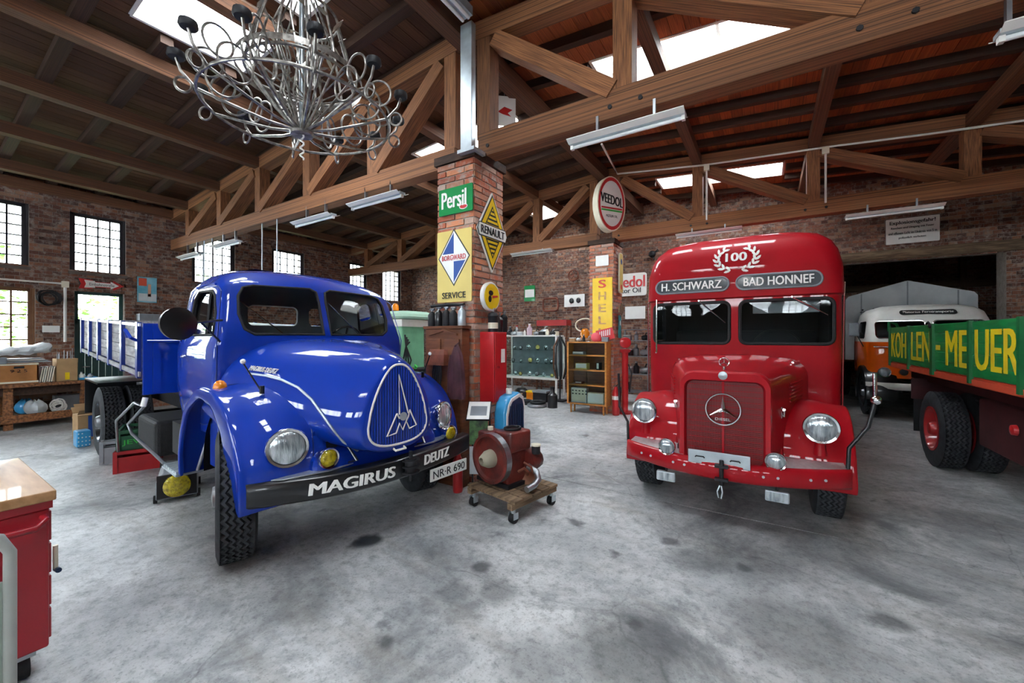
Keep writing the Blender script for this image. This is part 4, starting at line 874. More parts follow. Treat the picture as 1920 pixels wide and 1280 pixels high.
# ------------------------------------------------------------------ green coal lorry body
mat('green_board', '12924c', .4, c2='0c7a3e', sc=3, stretch=(1.5, 9, 9), coat=.3); mat('green_frame', '0d6a38', .4, var=.2); mat('salmon', 'e0583c', .45, var=.12); mat('letter_yellow', 'f4dc1c', .45, c2='e8c830', sc=4); mat('chassis_red', '4a1a1e', .7, var=.4)
gt = thing('coal_lorry', 'green plank-sided coal lorry with yellow lettering and red wheel rims', 'truck', (2.86, 7.5, 0), PI / 2)
gx = 1.76                                                  # world x of the visible board side
def gv(X): return 2.86 - X
def gu(px): return at_x(px, 650, gx).y - 7.5
U1, U2 = gu(1666), -3.3
fl = MB().box((U2, -1.08, 1.20), (U1, 1.08, 1.29)).obj('body_floor', 'salmon', gt, True)
for s in (-1, 1):
    for k in range(5): z = 1.30 + .113 * k; MB().box((U2, s * 1.085 - .014, z), (U1, s * 1.085 + .014, z + .108)).obj('side_board', 'green_board', gt, True, bevel=.004, seg=1)
    MB().box((U2, s * 1.07, 1.215), (U1, s * 1.105, 1.275)).obj('side_rail', 'salmon', gt, True)
    for px in (1670, 1705, 1750, 1821, 1917, 2100):
        u = gu(px) if px < 2000 else -3.2; w = .05 if px == 1750 else .025
        MB().box((u - w, s * 1.10 - .01, 1.23), (u + w, s * 1.10 + .025, 1.87)).obj('stake', 'green_frame', gt, True)
    p = V(U1 - .02, s * 1.1, 1.9); MB().tube([p + V(0, 0, -.1), p + V(0, 0, .06), p + V(.02, -s * .1, .02), p + V(.02, -s * .14, -.08)], .022).obj('corner_catch', 'green_frame', gt, True)
    p = V(gu(1750), s * 1.12, 1.84); MB().ball(p, .03).tube([p, p + V(0, s * .03, .05), p + V(.05, s * .03, .03)], .014).obj('stake_catch', 'dark_iron', gt, True)
for k in range(5): z = 1.30 + .113 * k; MB().box((U1 - .03, -1.07, z), (U1, 1.07, z + .108)).obj('tail_board', 'green_board', gt, True)
for s_, pa, pb in (('KOH', 1672, 1699), ('LEN', 1709, 1745), ('-', 1755, 1763), ('ME', 1774, 1814), ('UER', 1829, 1912)):
    a, e = gu(pa), gu(pb); hh = .40 if len(s_) > 1 else .06
    text(s_, 'letter_yellow', gt, ((a + e) / 2, 1.1, 1.575), (-1, 0, 0), (0, 0, 1), abs(e - a), hh, .003, 'lettering', True, .02)
MB().box((-4.0, -.45, .85), (1.5, -.35, 1.05)).box((-4.0, .35, .85), (1.5, .45, 1.05)).box((.9, -.45, .88), (1.0, .45, 1.0)).box((-1.2, -.45, .88), (-1.1, .45, 1.0)).box((-3.4, -.9, 1.06), (1.4, .9, 1.2)).cyl((0, -.8, .49), (0, .8, .49), .08).ball((0, 0, .49), .2).obj('chassis_frame', 'chassis_red', gt, True)
MB().box((.62, .5, .80), (.68, 1.06, 1.1)).obj('rear_guard', 'chassis_red', gt, True); MB().box((.64, .62, .33), (.66, 1.04, .82)).obj('mud_flap', 'black_rubber', gt, True)
MB().box((-2.9, .45, .55), (-1.2, .95, 1.05)).obj('tool_locker', 'chassis_red', gt, True, bevel=.02)
MB().lathe((-2.0, .96, .86), (0, 1, 0), [(0, .05), (.03, .045), (.04, .01)], 16).obj('side_reflector', 'red_enamel', gt, True)
for s in (-1, 1):
    for o_ in (.90, .58): wheel(gt, (0, s * o_, .49), s, w=.27, rim='red_enamel', hub='red_enamel', depth=.1)
# ------------------------------------------------------------------ orange and white lorry in the gateway
mat('orange_paint', 'f06408', .5, var=.1, coat=.5, spec=.15); mat('tarp', 'c6cacc', .7, c2='aeb4b8', sc=2, bump=.3, bsc=5)
ot = thing('tarpaulin_lorry', 'orange and white forward-cab lorry with a grey tarpaulin standing in the gateway', 'truck', (2.76, 11.2, 0), -PI / 2)
OS = Shell([(.85, 0, -1.5, .93, .16, .05, .12), (1.3, 0, -1.5, .95, .18, .05, .12), (1.62, -.02, -1.5, .95, .2, .05, .14), (2.05, -.16, -1.5, .91, .22, .05, .14), (2.22, -.24, -1.5, .87, .26, .05, .14), (2.32, -.36, -1.48, .78, .3, .1, .12), (2.38, -.6, -1.4, .6, .3, .1, .08), (2.4, -.8, -1.2, .35, .2, .1, .03)])
MB().loft([OS.ring(z) for z in (.85, 1.1, 1.3, 1.5, 1.60)]).obj('cab_lower', 'orange_paint', ot, True, smooth=50)
oR = shift(rrect(.74, .36, .07), .43, 1.86); oL = [(-v, z) for v, z in oR]
OS.build('cab_upper', 'white_paint', ot, [1.60, 1.7, 1.85, 2.05, 2.22, 2.32, 2.38, 2.4], [MB().prism(q, (-.9, 0, 0), (0, 1, 0), (0, 0, 1), (1.1, 0, 0)) for q in (oR, oL)] + [MB().prism(shift(rrect(.7, .38, .06), -.8, 1.86), (0, -1.2, 0), (1, 0, 0), (0, 0, 1), (0, 2.4, 0))], lining='interior')
for q in (oR, oL):
    g = patch(MB(), q, lambda v, z: OS.front(v, z, -.02)).obj('windscreen', 'cab_glass', ot, True, smooth=180); MB().tube([OS.front(v, z, .004) for v, z in q], .014, 6, True).obj('seal', 'chrome', g, True)
nb = patch(MB(), shift(rrect(.84, .10, .05, 6), 0, 2.215), lambda v, z: OS.front(v, z, .02)).obj('name_board', 'black_print', ot, True)
text('Pistorius Ferntransporte', 'white_print', nb, V(0, 0, 2.215), (0, 1, 0), (0, 0, 1),   .74, .06, .004, 'lettering', True, .01, .15, fn=lambda p: OS.front(p.y, p.z, .024 + p.x))
MB().tube([OS.front(v, 1.50, .012) for v in [-.85 + .17 * i for i in range(11)]], .014).obj('waist_moulding', 'chrome', ot, True, smooth=60)
MB().prism([(-.26, 1.18), (-.32, 1.3), (-.2, 1.48), (.2, 1.48), (.32, 1.3), (.26, 1.18), (.22, .9), (-.22, .9)], (.0, 0, 0), (0, 1, 0), (0, 0, 1), (.03, 0, 0)).obj('grille', 'zinc', ot, True)
for s in (-1, 1):
    fender(ot, 'black_paint', -.55, .50, [(200, .6), (150, .62), (90, .62), (40, .66), (5, .66), (-10, .64)], [(200, .54), (150, .5), (90, .46), (40, .42), (5, .46), (-10, .56)], .5, 1.0, s)
    headlight(ot, (.10, s * .72, .98), (1, 0, 0), .10); headlight(ot, (.06, s * .42, .99), (1, 0, 0), .075, 'interior', 'horn', 'orange_paint')
    wheel(ot, (-.55, s * .85, .48), s, rad=.48, rim='black_paint'); wheel(ot, (-4.2, s * .85, .48), s, rad=.48, rim='black_paint')
    a = V(-.2, s * 1.0, 1.75); b_ = V(-.05, s * 1.18, 1.86); m_ = MB().cyl(a, b_, .012).cyl(a - V(0, 0, .25), b_, .01).obj('mirror_arm', 'dark_iron', ot, True); MB().box(b_ - V(.02, .09, .14), b_ + V(.02, .09, .14)).obj('mirror', 'grey_paint', m_, True, bevel=.02)
    MB().tube([(-1.44, s * .96, .9), (-1.44, s * .97, 1.5), (-1.4, s * .95, 2.0)], .012).obj('door_trim', 'chrome', ot, True)
curved_bar(lambda v: .16 - .14 * v * v, -1.0, 1.0, .62, .76, .08).obj('bumper', 'white_paint', ot, True, smooth=50)
MB().box((-5.6, -.4, .55), (-.1, -.3, .75)).box((-5.6, .3, .55), (-.1, .4, .75)).obj('chassis_frame', 'dark_iron', ot, True)
tp = MB(); pr = [(-1.12, 1.15), (-1.12, 2.62), (-1.06, 2.70), (0, 3.02), (1.06, 2.70), (1.12, 2.62), (1.12, 1.15)]
tp.loft([[V(u, v, z) for v, z in pr] for u in (-1.62, -2.6, -3.6, -4.6, -5.6)]); to = tp.obj('tarpaulin', 'tarp', ot, True)
for v, z in ((0, 3.0), (-.82, 2.75), (.82, 2.75)): MB().box((-1.63, v - .012, 1.2), (-1.612, v + .012, z)).obj('tarp_seam', 'grey_paint', to, True)
for i in range(9): v = -.8 + .2 * i; MB().ball((-1.6, v, 2.36 + .04 * (1 - (v / .8) ** 2)), .02).obj('tarp_eyelet', 'dark_iron', to, True)
MB().tube([(-1.59, -.85, 2.3), (-1.59, -.6, 2.36), (-1.59, 0, 2.40), (-1.59, .6, 2.36), (-1.59, .85, 2.3)], .008).obj('tarp_rope', 'dark_iron', to, True)
# black engine block parked in the gateway beside the lorry
eb = thing('engine_block', 'black spare engine block standing between the red truck and the orange lorry', 'engine', (.95, 11.5, 0))
c = V(.95, 11.5, 0); MB().box(c + V(-.25, -.3, .1), c + V(.25, .3, .55)).obj('crankcase', 'black_paint', eb, bevel=.04); MB().box(c + V(-.16, -.32, .55), c + V(.16, .32, .85)).obj('cylinder_head', 'dark_iron', eb, bevel=.03)
for i in range(4): MB().cyl(c + V(.18, -.24 + .16 * i, .7), c + V(.3, -.24 + .16 * i, .78), .03).obj('manifold_pipe', 'black_paint', eb, smooth=40)
MB().box(c + V(-.3, -.34, 0), c + V(.3, .34, .1)).obj('wooden_base', 'old_wood', eb)
# ================================================================== overhead fittings
# galvanised rainwater box on the pillar
d = thing('downpipe', 'square galvanised downpipe rising from the pillar top to the ridge', 'pipe', (-3.14, 3.66, 3.92))
x0 = at_y(863, 200, 3.62).x; x1 = at_y(888, 200, 3.62).x
MB().box((x0, 3.62, 3.86), (x1 - .03, 3.70, 5.32)).obj('pipe_shaft', 'zinc', d, bevel=.006); MB().box((x0 - .03, 3.60, 3.83), (x1 + .02, 3.82, 3.87)).obj('flange', 'zinc', d)
tl = [((660, 390, 755, 364), 3.88, 'on the tie beam above the blue truck bonnet'), ((555, 424, 626, 403), 3.88, 'on the tie beam left of the blue truck cab window'), ((405, 466, 450, 452), 3.88, 'on the tie beam in front of the tall windows'), ((340, 486, 376, 476), 3.88, 'at the end of the tie beam by the side wall'), ((1070, 274, 1286, 217), 3.86, 'on the tie beam right of the diamond sign'), ((1868, 72, 1985, 40), 3.86, 'on the tie beam over the coal lorry'), ((960, 480, 1036, 468), 8.9, 'over the glass display cabinet'), ((1268, 442, 1392, 431), 8.9, 'over the roof of the red truck'), ((1584, 408, 1770, 388), 8.9, 'over the explosion warning board')]
for (xa, ya, xb, yb), y, lab in tl:
    a, e = at_y(xa, ya, y), at_y(xb, yb, y); z = (a.z + e.z) / 2; c = V((a.x + e.x) / 2, y, 0); L = e.x - a.x
    t = thing('tube_light', 'white fluorescent tube light fitting ' + lab, 'light', (c.x, y, z), group='fluorescent fittings under the trusses')
    MB().box((a.x, y - .05, z + .0), (e.x, y + .05, z + .035)).obj('housing', 'zinc', t, bevel=.005)
    for s in (-1, 1): MB().prism([(0, 0), (s * .06, .03), (s * .06, .036), (0, .006)], (a.x, y + s * .05, z), (0, 1, 0), (0, 0, 1), (L, 0, 0)).obj('reflector', 'white_paint', t)
    MB().cyl((a.x + .03, y, z - .018), (e.x - .03, y, z - .018), .018, n=10).obj('tube', 'white_tube', t, smooth=60)
    for q in (a.x + .02, e.x - .02): MB().box((q - .015, y - .02, z - .04), (q + .015, y + .02, z)).obj('lamp_holder', 'white_paint', t)
    for q in (a.x + L * .25, a.x + L * .75): MB().box((q - .012, y + .02, z + .03), (q + .012, y + .06, 3.93)).obj('hanger', 'steel', t)
# double fitting on the ridge beam
a, e = at_y(842, -4, 3.1), at_z(920, 58, 5.22)
t = thing('tube_light', 'twin fluorescent fitting running up the ridge beam to the downpipe', 'light', (RX + .3, 3.0, 5.2), group='fluorescent fittings under the trusses')
for q in (.18, .26): MB().cyl((RX + q + .1, 1.9, 5.24), (RX + q + .1, 3.5, 5.24), .02, n=8).obj('tube', 'white_tube', t, smooth=60)
MB().box((RX + .24, 1.88, 5.26), (RX + .40, 3.52, 5.36)).obj('housing', 'zinc', t)
# conduit on the second truss
pts = [at_y(1158, 326, 8.86)] + [at_y(px, py, 8.86) for px, py in ((1325, 309), (1548, 276), (1750, 250), (1935, 224))]
t = thing('conduit', 'white electrical conduit along the truss with drops to the posts', 'pipe', pts[0])
MB().tube(pts, .018, 6).obj('conduit_run', 'white_paint', t, smooth=60)
for i, px in ((1, 1325), (2, 1548)):
    q = at_y(px, 412 if i == 1 else 380, 8.86); MB().tube([pts[i], V(pts[i].x, 8.86, q.z)], .018, 6).obj('conduit_drop', 'white_paint', t, smooth=60); MB().box(pts[i] - V(.05, .03, .12), pts[i] + V(.05, .03, .0)).obj('junction_box', 'cream', t)
MB().tube([pts[0], pts[0] + V(-.06, .0, .12), at_z(1128, 270, 5.1)], .018, 6).obj('conduit_run', 'white_paint', t, smooth=60)
# chandelier
mat('wrought_iron', 'aaa59e', .35, .7, c2='6c6864', sc=20); mat('leaf_metal', 'b4ab9a', .45, .5, var=.3)
cc = at_t(566, 250, 3.55); cz = cc.z; cc.z = 0
t = thing('chandelier', 'large wrought iron scroll chandelier hanging over the blue truck', 'chandelier', (cc.x, cc.y, cz))
def C(r, a, z): return V(cc.x + .86 * r * math.cos(a), cc.y + .86 * r * math.sin(a), cz + z * .94)
MB().cyl(C(0, 0, -.02), V(cc.x, cc.y, zb(cc.x)), .022, n=10).obj('stem', 'zinc', t, smooth=50); MB().lathe(C(0, 0, -.02), (0, 0, 1), [(0, .02), (.0, .09), (.02, .10), (.05, .03)], 16).obj('base_rosette', 'wrought_iron', t, smooth=50)
MB().tube([C(.012 * math.cos(i), .0, -.02 - .012 * i) + V(.012 * math.cos(i * 1.1), .012 * math.sin(i * 1.1), 0) for i in range(20)], .008, 5).obj('spiral_drop', 'white_paint', t, smooth=60)
for r, z in ((.86, .16), (.50, .52), (.34, 1.1)):
    o = MB().tube([C(r, 2 * PI * i / 40, z) for i in range(40)], .012, 6, True).obj('hoop', 'wrought_iron', t, smooth=60)
    if r < .6: o.scale = (1, 1, 1)
MB().lathe(C(0, 0, .50), (0, 0, 1), [(0, .50), (.05, .50)], 40, cap=False).obj('band_hoop', 'wrought_iron', t)
n = 12
for k in range(n):
    a = 2 * PI * k / n + .1
    b = MB(); b.tube([C(.05, a, .02), C(.3, a, .04), C(.6, a, .10), C(.86, a, .16), C(.97, a, .27), C(1.0, a, .36)], .011, 6)
    b.tube([C(.07, a, .04), C(.25, a, .22), C(.42, a, .42), C(.5, a, .52), C(.45, a, .75), C(.34, a, 1.1)], .011, 6)
    for r0, z0, R_ in ((.64, .30, .15), (.78, .40, .12), (.95, .16, .06)):
        b.tube([C(r0 + R_ * math.cos(2 * PI * i / 22), a, z0 + R_ * math.sin(2 * PI * i / 22)) for i in range(22)], .009, 6, True)
    arm = b.obj('arm', 'wrought_iron', t, smooth=60)
    MB().lathe(C(1.0, a, .36), (0, 0, 1), [(0, .012), (.0, .05), (.015, .06), (.05, .055), (.05, .02), (.02, .018)], 14).obj('candle_cup', 'dark_iron', arm, smooth=50)
    b = MB()
    for j in range(3):
        b = MB(); p = C(.18 + .1 * j, a + .2 * j, .55 + .22 * j); d_ = V(R.gauss(0, 1), R.gauss(0, 1), R.gauss(0, 1)).normalized(); x_, y_ = perp(d_); b.loft([[p + d_ * .07 * s_ + x_ * .022 * w_ * q for q in (-1, 1)] + [p + d_ * .07 * s_ + y_ * .004] for s_, w_ in ((-1, .1), (-.4, 1), (.3, .9), (1, .1))]); b.obj('metal_leaf', 'leaf_metal', arm)
    b2 = a + PI / n
    MB().tube([C(.04, b2, .03), C(.2, b2 + .3, .3), C(.15, b2 + .5, .62), C(.26, b2 + .3, .95), C(.12, b2, 1.3)], .008, 5).tube([C(.5, b2, .52), C(.2, b2 + PI * .8, .2)], .007, 5).obj('inner_scroll', 'wrought_iron', t, smooth=60)
# enamel sign hanging in the truss
a, e = at_y(926, 168, 5.0), at_y(966, 250, 5.0)
t = thing('hanging_sign', 'white square sign with a red bird mark hanging in the truss', 'sign', (a.x, 5.0, e.z)); X = V(.75, .66, 0).normalized(); w, h = .34, .44; c = V((a.x + e.x) / 2, 5.0, (a.z + e.z) / 2); N = X.cross(V(0, 0, 1))
MB().obox(c, X * w / 2, N * .008, V(0, 0, h / 2)).obj('plate', 'white_print', t); MB().prism([(-.1, -.02), (0, .06), (.12, .02), (.05, -.03), (.1, -.08), (-.03, -.05)], c + N * .009, X, (0, 0, 1), N * .002).obj('red_mark', 'red_print', t)
MB().cyl(c + V(0, 0, h / 2), c + V(0, 0, h / 2 + .5), .004).obj('wire', 'steel', t)

# ================================================================== signs on the pillars and walls
FY = 3.665; FXR = PX0 + PW + .012
def plate_y(name, label, cat, TL, BR, y, m, th=.012, r=.012):
    a, e = at_y(*TL, y), at_y(*BR, y); w, h = e.x - a.x, a.z - e.z; c = V((a.x + e.x) / 2, y, (a.z + e.z) / 2)
    t = thing(name, label, cat, (c.x, y, c.z - h / 2)); MB().prism(rrect(w, h, r, 3), c, (1, 0, 0), (0, 0, 1), (0, th, 0)).obj('plate', m, t)
    return t, c, w, h
def poly_y(t, pts, c, m, k=1, nm='print'): return MB().prism(pts, c + V(0, -.0015 * k, 0), (1, 0, 0), (0, 0, 1), (0, .0015 * k, 0)).obj(nm, m, t)
t, c, w, h = plate_y('enamel_sign', 'green enamel sign reading Persil on the brick pillar', 'sign', (823, 358), (886, 393), FY, 'green_enamel')
text('Persil', 'white_print', t, c + V(-.02, -.002, .015), (1, 0, 0), (0, 0, 1), w * .72, h * .62, .003, bold=.02); poly_y(t, shift(ell(w * .24, h * .2, 20), w * .24, -h * .3), c, 'white_print', 2); poly_y(t, shift(ell(w * .2, h * .15, 20), w * .24, -h * .3), c, 'red_print', 3)
t, c, w, h = plate_y('enamel_sign', 'yellow enamel service sign with a blue and white diamond on the brick pillar', 'sign', (820, 437), (884, 564), FY, 'sign_yellow')
dz = h * .12; dw, dh = w * .46, h * .40
for k, f, m in ((1, 1.0, 'black_print'), (2, .93, 'white_print')): poly_y(t, [(0, dz + dh * f), (-dw * f, dz), (0, dz - dh * f), (dw * f, dz)], c, m, k)
q = .86; b0 = .055 * h
poly_y(t, [(0, dz + dh * q), (-dw * q * (1 - b0 / (dh * q)), dz + b0), (0, dz + b0)], c, 'blue_print', 3); poly_y(t, [(0, dz - dh * q), (dw * q * (1 - b0 / (dh * q)), dz - b0), (0, dz - b0)], c, 'blue_print', 3)
text('BORGWARD', 'red_print', t, c + V(0, -.003, dz), (1, 0, 0), (0, 0, 1), dw * 1.5, .062, .003, bold=.015); text('SERVICE', 'black_print', t, c + V(0, -.003, -h * .405), (1, 0, 0), (0, 0, 1), w * .68, h * .085, .003, bold=.015)
# Renault diamond on the side face
def poly_x(t, pts, c, m, k=1, nm='print', th=None): return MB().prism(pts, c + V(.0015 * k, 0, 0), (0, 1, 0), (0, 0, 1), (-.0015 * k if th is None else -th, 0, 0)).obj(nm, m, t)
tp_, bt_ = at_x(921, 362, FXR + .02), at_x(921, 512, FXR + .02); c = (tp_ + bt_) / 2 + V(.0, .02, .01); hh = (tp_.z - bt_.z) / 2; hw = .30
t = thing('enamel_sign', 'black and yellow diamond enamel sign reading Renault on the pillar side', 'sign', (c.x, c.y, c.z - hh))
dia = lambda f: [(0, hh * f), (-hw * f, 0), (0, -hh * f), (hw * f, 0)]
poly_x(t, dia(1), c, 'white_print', 2, 'plate', .02); poly_x(t, dia(.95), c, 'black_print', 3); poly_x(t, dia(.88), c, 'yellow', 4); poly_x(t, dia(.66), c, 'black_print', 5); poly_x(t, dia(.60), c, 'yellow', 6)
for s in (-1, 1):
    for i in range(4):
        z = s * hh * (.20 + .105 * i); x = hw * .6 * (1 - abs(z) / (hh * .6)); poly_x(t, [(-x, z - .011), (x, z - .011), (x, z + .011), (-x, z + .011)], c, 'black_print', 7)
bz = hh * .165; xx = hw * (1 - .1); poly_x(t, [(-xx, bz), (xx, bz), (hw * 1.02, 0), (xx, -bz), (-xx, -bz), (-hw * 1.02, 0)], c, 'black_print', 8); bz *= .86; poly_x(t, [(-xx, bz), (xx, bz), (hw, 0), (xx, -bz), (-xx, -bz), (-hw, 0)], c, 'white_print', 9)
text('RENAULT', 'black_print', t, c + V(.015, 0, 0), (0, 1, 0), (0, 0, 1), hw * 1.62, bz * 1.35, .003, bold=.02)
# round yellow sign
c = at_x(921, 556, FXR + .10); t = thing('round_sign', 'round yellow sign with a white rim on the pillar above the red cabinet', 'sign', c - V(0, 0, .2))
MB().lathe(c, (1, 0, 0), [(-.04, .17), (.0, .175), (.012, .165), (.012, .01)], 32).obj('rim', 'white_paint', t, smooth=40); MB().lathe(c, (1, 0, 0), [(.012, .15), (.016, .148), (.016, .01)], 32).obj('face', 'yellow', t)
MB().prism(ell(.09, .06, 16), c + V(.018, -.03, .04), (0, 1, 0), (0, 0, 1), (.002, 0, 0)).prism(ell(.06, .08, 16), c + V(.018, -.05, -.03), (0, 1, 0), (0, 0, 1), (.002, 0, 0)).obj('black_mark', 'black_print', t); MB().prism([(-.02, -.02), (.09, 0), (.09, .02), (-.02, .01)], c + V(.018, .02, 0), (0, 1, 0), (0, 0, 1), (.002, 0, 0)).obj('red_mark', 'red_print', t)
MB().cyl(c + V(-.1, 0, 0), c + V(-.03, 0, 0), .03).obj('bracket', 'dark_iron', t)
# second pillar
F2 = 8.695
t, c, w, h = plate_y('enamel_sign', 'tall yellow enamel sign with worn red letters on the brick pillar by the bookcase', 'sign', (1111, 522), (1148, 634), F2, 'yellow')
for i, s_ in enumerate('SHELL'): text(s_, 'red_print' if i == 0 else mat('worn_red', 'b8806a', .6, c2='d8b440', sc=14), t, c + V(0, -.003, h * (.40 - .2 * i)), (1, 0, 0), (0, 0, 1), w * .36, h * .13, .003, bold=.02)
plate_y('blank_plate', 'small blank white plate near the top of the pillar by the bookcase', 'sign', (1117, 480), (1141, 497), F2, 'white_print')
c = at_x(1165, 512, PX0 + PW + .06); t = thing('long_sign', 'long narrow yellow signboard on the side of the pillar by the bookcase', 'sign', c - V(0, 0, .46))
MB().prism(rrect(.26, .92, .07), c, (0, 1, 0), (0, 0, 1), (-.03, 0, 0)).obj('plate', 'cream', t); MB().prism(rrect(.22, .88, .06), c + V(.002, 0, 0), (0, 1, 0), (0, 0, 1), (-.002, 0, 0)).obj('face', 'sign_yellow', t); MB().prism(ell(.12, .14, 6), c + V(.004, 0, .26), (0, 1, 0), (0, 0, 1), (-.002, 0, 0)).obj('blue_mark', 'blue_print', t); MB().prism(ell(.12, .12, 16), c + V(.004, 0, -.32), (0, 1, 0), (0, 0, 1), (-.002, 0, 0)).obj('red_mark', 'red_print', t)
# oval Veedol light box
c = at_y(1142, 384, 8.5); t = thing('light_box', 'oval white petrol light box with a red ring reading Veedol on the pillar top', 'sign', c - V(0, 0, .6)); X = V(.55, .83, 0).normalized(); N = X.cross(V(0, 0, 1)); ow, oh = .74, 1.18
MB().prism(ell(ow, oh), c + N * .09, X, (0, 0, 1), -N * .18).obj('case', 'cream', t, smooth=40)
for k, f, m in ((1, .93, 'red_print'), (2, .80, 'white_print')): MB().prism(ell(ow * f, oh * (f + .03)), c + N * (.09 + .002 * k), X, (0, 0, 1), -N * .002).obj('print', m, t)
text('VEEDOL', 'black_print', t, c + N * .096 + V(0, 0, .08), X + V(0, 0, -.15), (0, 0, 1), ow * .78, .20, .003, bold=.02)
for dz_, m in ((-.10, 'red_print'), (-.15, mat('lime', '3cb84a', .4, var=.05))): MB().obox(c + N * .097 + V(0, 0, dz_), X * ow * .37, N * .001, V(0, 0, .018)).obj('stripe', m, t)
text('MOTOR OIL', 'black_print', t, c + N * .096 + V(0, 0, -.27), X, (0, 0, 1), ow * .4, .05, .003)
MB().cyl(c - V(0, 0, .1) - N * .09, V(-3.1, 9.0, c.z - .1), .03).obj('bracket', 'dark_iron', t)
# rear wall
W2 = YB - .06
t, c, w, h = plate_y('light_box', 'white rectangular light box reading Veedol Motor Oil on the end wall', 'sign', (1140, 516), (1212, 553), W2 - .03, 'white_paint', .06, .06)
text('Veedol', 'red_print', t, c + V(-.0, -.004, .09), (1, 0, 0), (0, 0, 1), w * .92, h * .5, .004, bold=.02); text('Motor Oil', 'black_print', t, c + V(0, -.004, -.17), (1, 0, 0), (0, 0, 1), w * .72, h * .22, .004, bold=.02)
t, c, w, h = plate_y('warning_board', 'white German explosion warning board on the end wall over the gateway', 'sign', (1661, 413), (1762, 450), W2, 'white_print', .02)
for i, (s_, f) in enumerate((('Explosionsgefahr!', .85), ('Rauchen und Umgang mit Feuer', .8), ('und offenem Licht im Umkreis von 5 m', .9), ('polizeilich verboten', .5))): text(s_, 'black_print', t, c + V(0, -.003, h * (.32 - .2 * i)), (1, 0, 0), (0, 0, 1), w * f, h * (.18 if i == 0 else .10), .003, bold=.015)
t, c, w, h = plate_y('notice', 'green and white notice card on the end wall', 'sign', (983, 536), (1003, 564), W2, 'green_enamel'); poly_y(t, rrect(w * .86, h * .5, .01), c, 'white_print', 2)
t, c, w, h = plate_y('instrument_board', 'white board with two dark earpieces on the end wall', 'board', (1058, 553), (1096, 574), W2, 'white_print', .02)
for q in (-.12, .22): MB().ball(c + V(w * q, -.03, 0), .08, (1, .5, 1.1)).obj('earpiece', 'black_paint', t, smooth=80)
t, c, w, h = plate_y('card', 'white paper notice on the end wall beside the grey rack', 'sign', (1172, 575), (1210, 597), W2, 'white_print', .004)
c = at_y(1032, 571, W2); MB_ = MB().tube([c + V(p[0], 0, p[1]) for p in rrect(.55, .42, .1)], .03, 8, True); tag(MB_.obj('window_frame', 'rust', smooth=60), 'rusty round-cornered vehicle window frame hanging on the end wall', 'frame')
c = at_y(1075, 516, W2); b = MB().tube([c + V(.17 * math.cos(2 * PI * i / 24), 0, .17 * math.sin(2 * PI * i / 24)) for i in range(24)], .02, 6, True)
for k in range(6): b.cyl(c, c + V(.17 * math.cos(k * PI / 3), 0, .17 * math.sin(k * PI / 3)), .01)
tag(b.obj('spoked_handwheel', 'rust', smooth=60), 'small rusty spoked wheel hanging on the end wall', 'wheel')
c = at_x(1166, 580, PX0 + PW + .1) + V(0, -.02, 0); tag(MB().prism([(-.15, -.08), (.04, -.08), (.04, -.14), (.2, 0), (.04, .14), (.04, .08), (-.15, .08)], c, (0, 1, 0), (0, 0, 1), (-.03, 0, 0)).obj('arrow_board', 'old_wood'), 'brown wooden arrow board on the side of the pillar', 'sign')
c = at_x(1163, 612, PX0 + PW + .06); t = thing('enamel_strip', 'narrow teal enamel strip below the wooden arrow', 'sign', c - V(0, 0, .26)); MB().prism(rrect(.15, .52, .02), c, (0, 1, 0), (0, 0, 1), (-.02, 0, 0)).obj('plate', mat('teal', '1c8c94', .3, var=.1), t); MB().prism(ell(.07, .12), c + V(.003, 0, .08), (0, 1, 0), (0, 0, 1), (-.002, 0, 0)).obj('print', 'white_print', t)
c = at_y(1223, 476, W2 - .06); b = MB().ball(c, .1, (1, .8, 1)); [b.cyl(c, c + V(R.uniform(-.2, .2), -.02, R.uniform(-.2, .2)), .015) for _ in range(5)]; tag(b.obj('bracket_bracket' if 0 else 'iron_bracket', 'dark_iron', smooth=60), 'black iron bracket on the end wall above the light box', 'bracket')
# left wall
WX = XL + .03
a, e = at_x(152, 522, WX), at_x(228, 546, WX); y0, y1 = a.y, e.y; zm = (at_x(190, 534, WX)).z; L = y1 - y0
t = thing('arrow_sign', 'red-edged white arrow sign for a one-way street over the green door', 'sign', (WX, (y0 + y1) / 2, zm - .12)); c = V(WX, (y0 + y1) / 2, zm)
ar = lambda f: [(-L / 2 * f, -.1 * f), (-L * .2 * f, -.085 * f), (-L * .2 * f, -.055 * f), (L * .25 * f, -.05 * f), (L * .25 * f, -.1 * f), (L / 2 * f, 0), (L * .25 * f, .1 * f), (L * .25 * f, .05 * f), (-L * .2 * f, .055 * f), (-L * .2 * f, .085 * f), (-L / 2 * f, .1 * f), (-L * .45 * f, 0)]
MB().prism(ar(1.12), c + V(.008, 0, 0), (0, 1, 0), (0, 0, 1), (-.012, 0, 0)).obj('plate', 'red_print', t); MB().prism(ar(.86), c + V(.011, 0, 0), (0, 1, 0), (0, 0, 1), (-.003, 0, 0)).obj('print', 'white_print', t)
text('Einbahnstraße', 'black_print', t, c + V(.012, 0, 0), (0, 1, 0), (0, 0, 1), L * .62, .06, .002)
a, e = at_x(257, 518, WX), at_x(294, 568, WX); c = (a + e) / 2; w, h = e.y - a.y, a.z - e.z
t = thing('poster', 'blue bathing-scene poster with an orange patch on the brick wall', 'poster', (WX, c.y, c.z - h / 2))
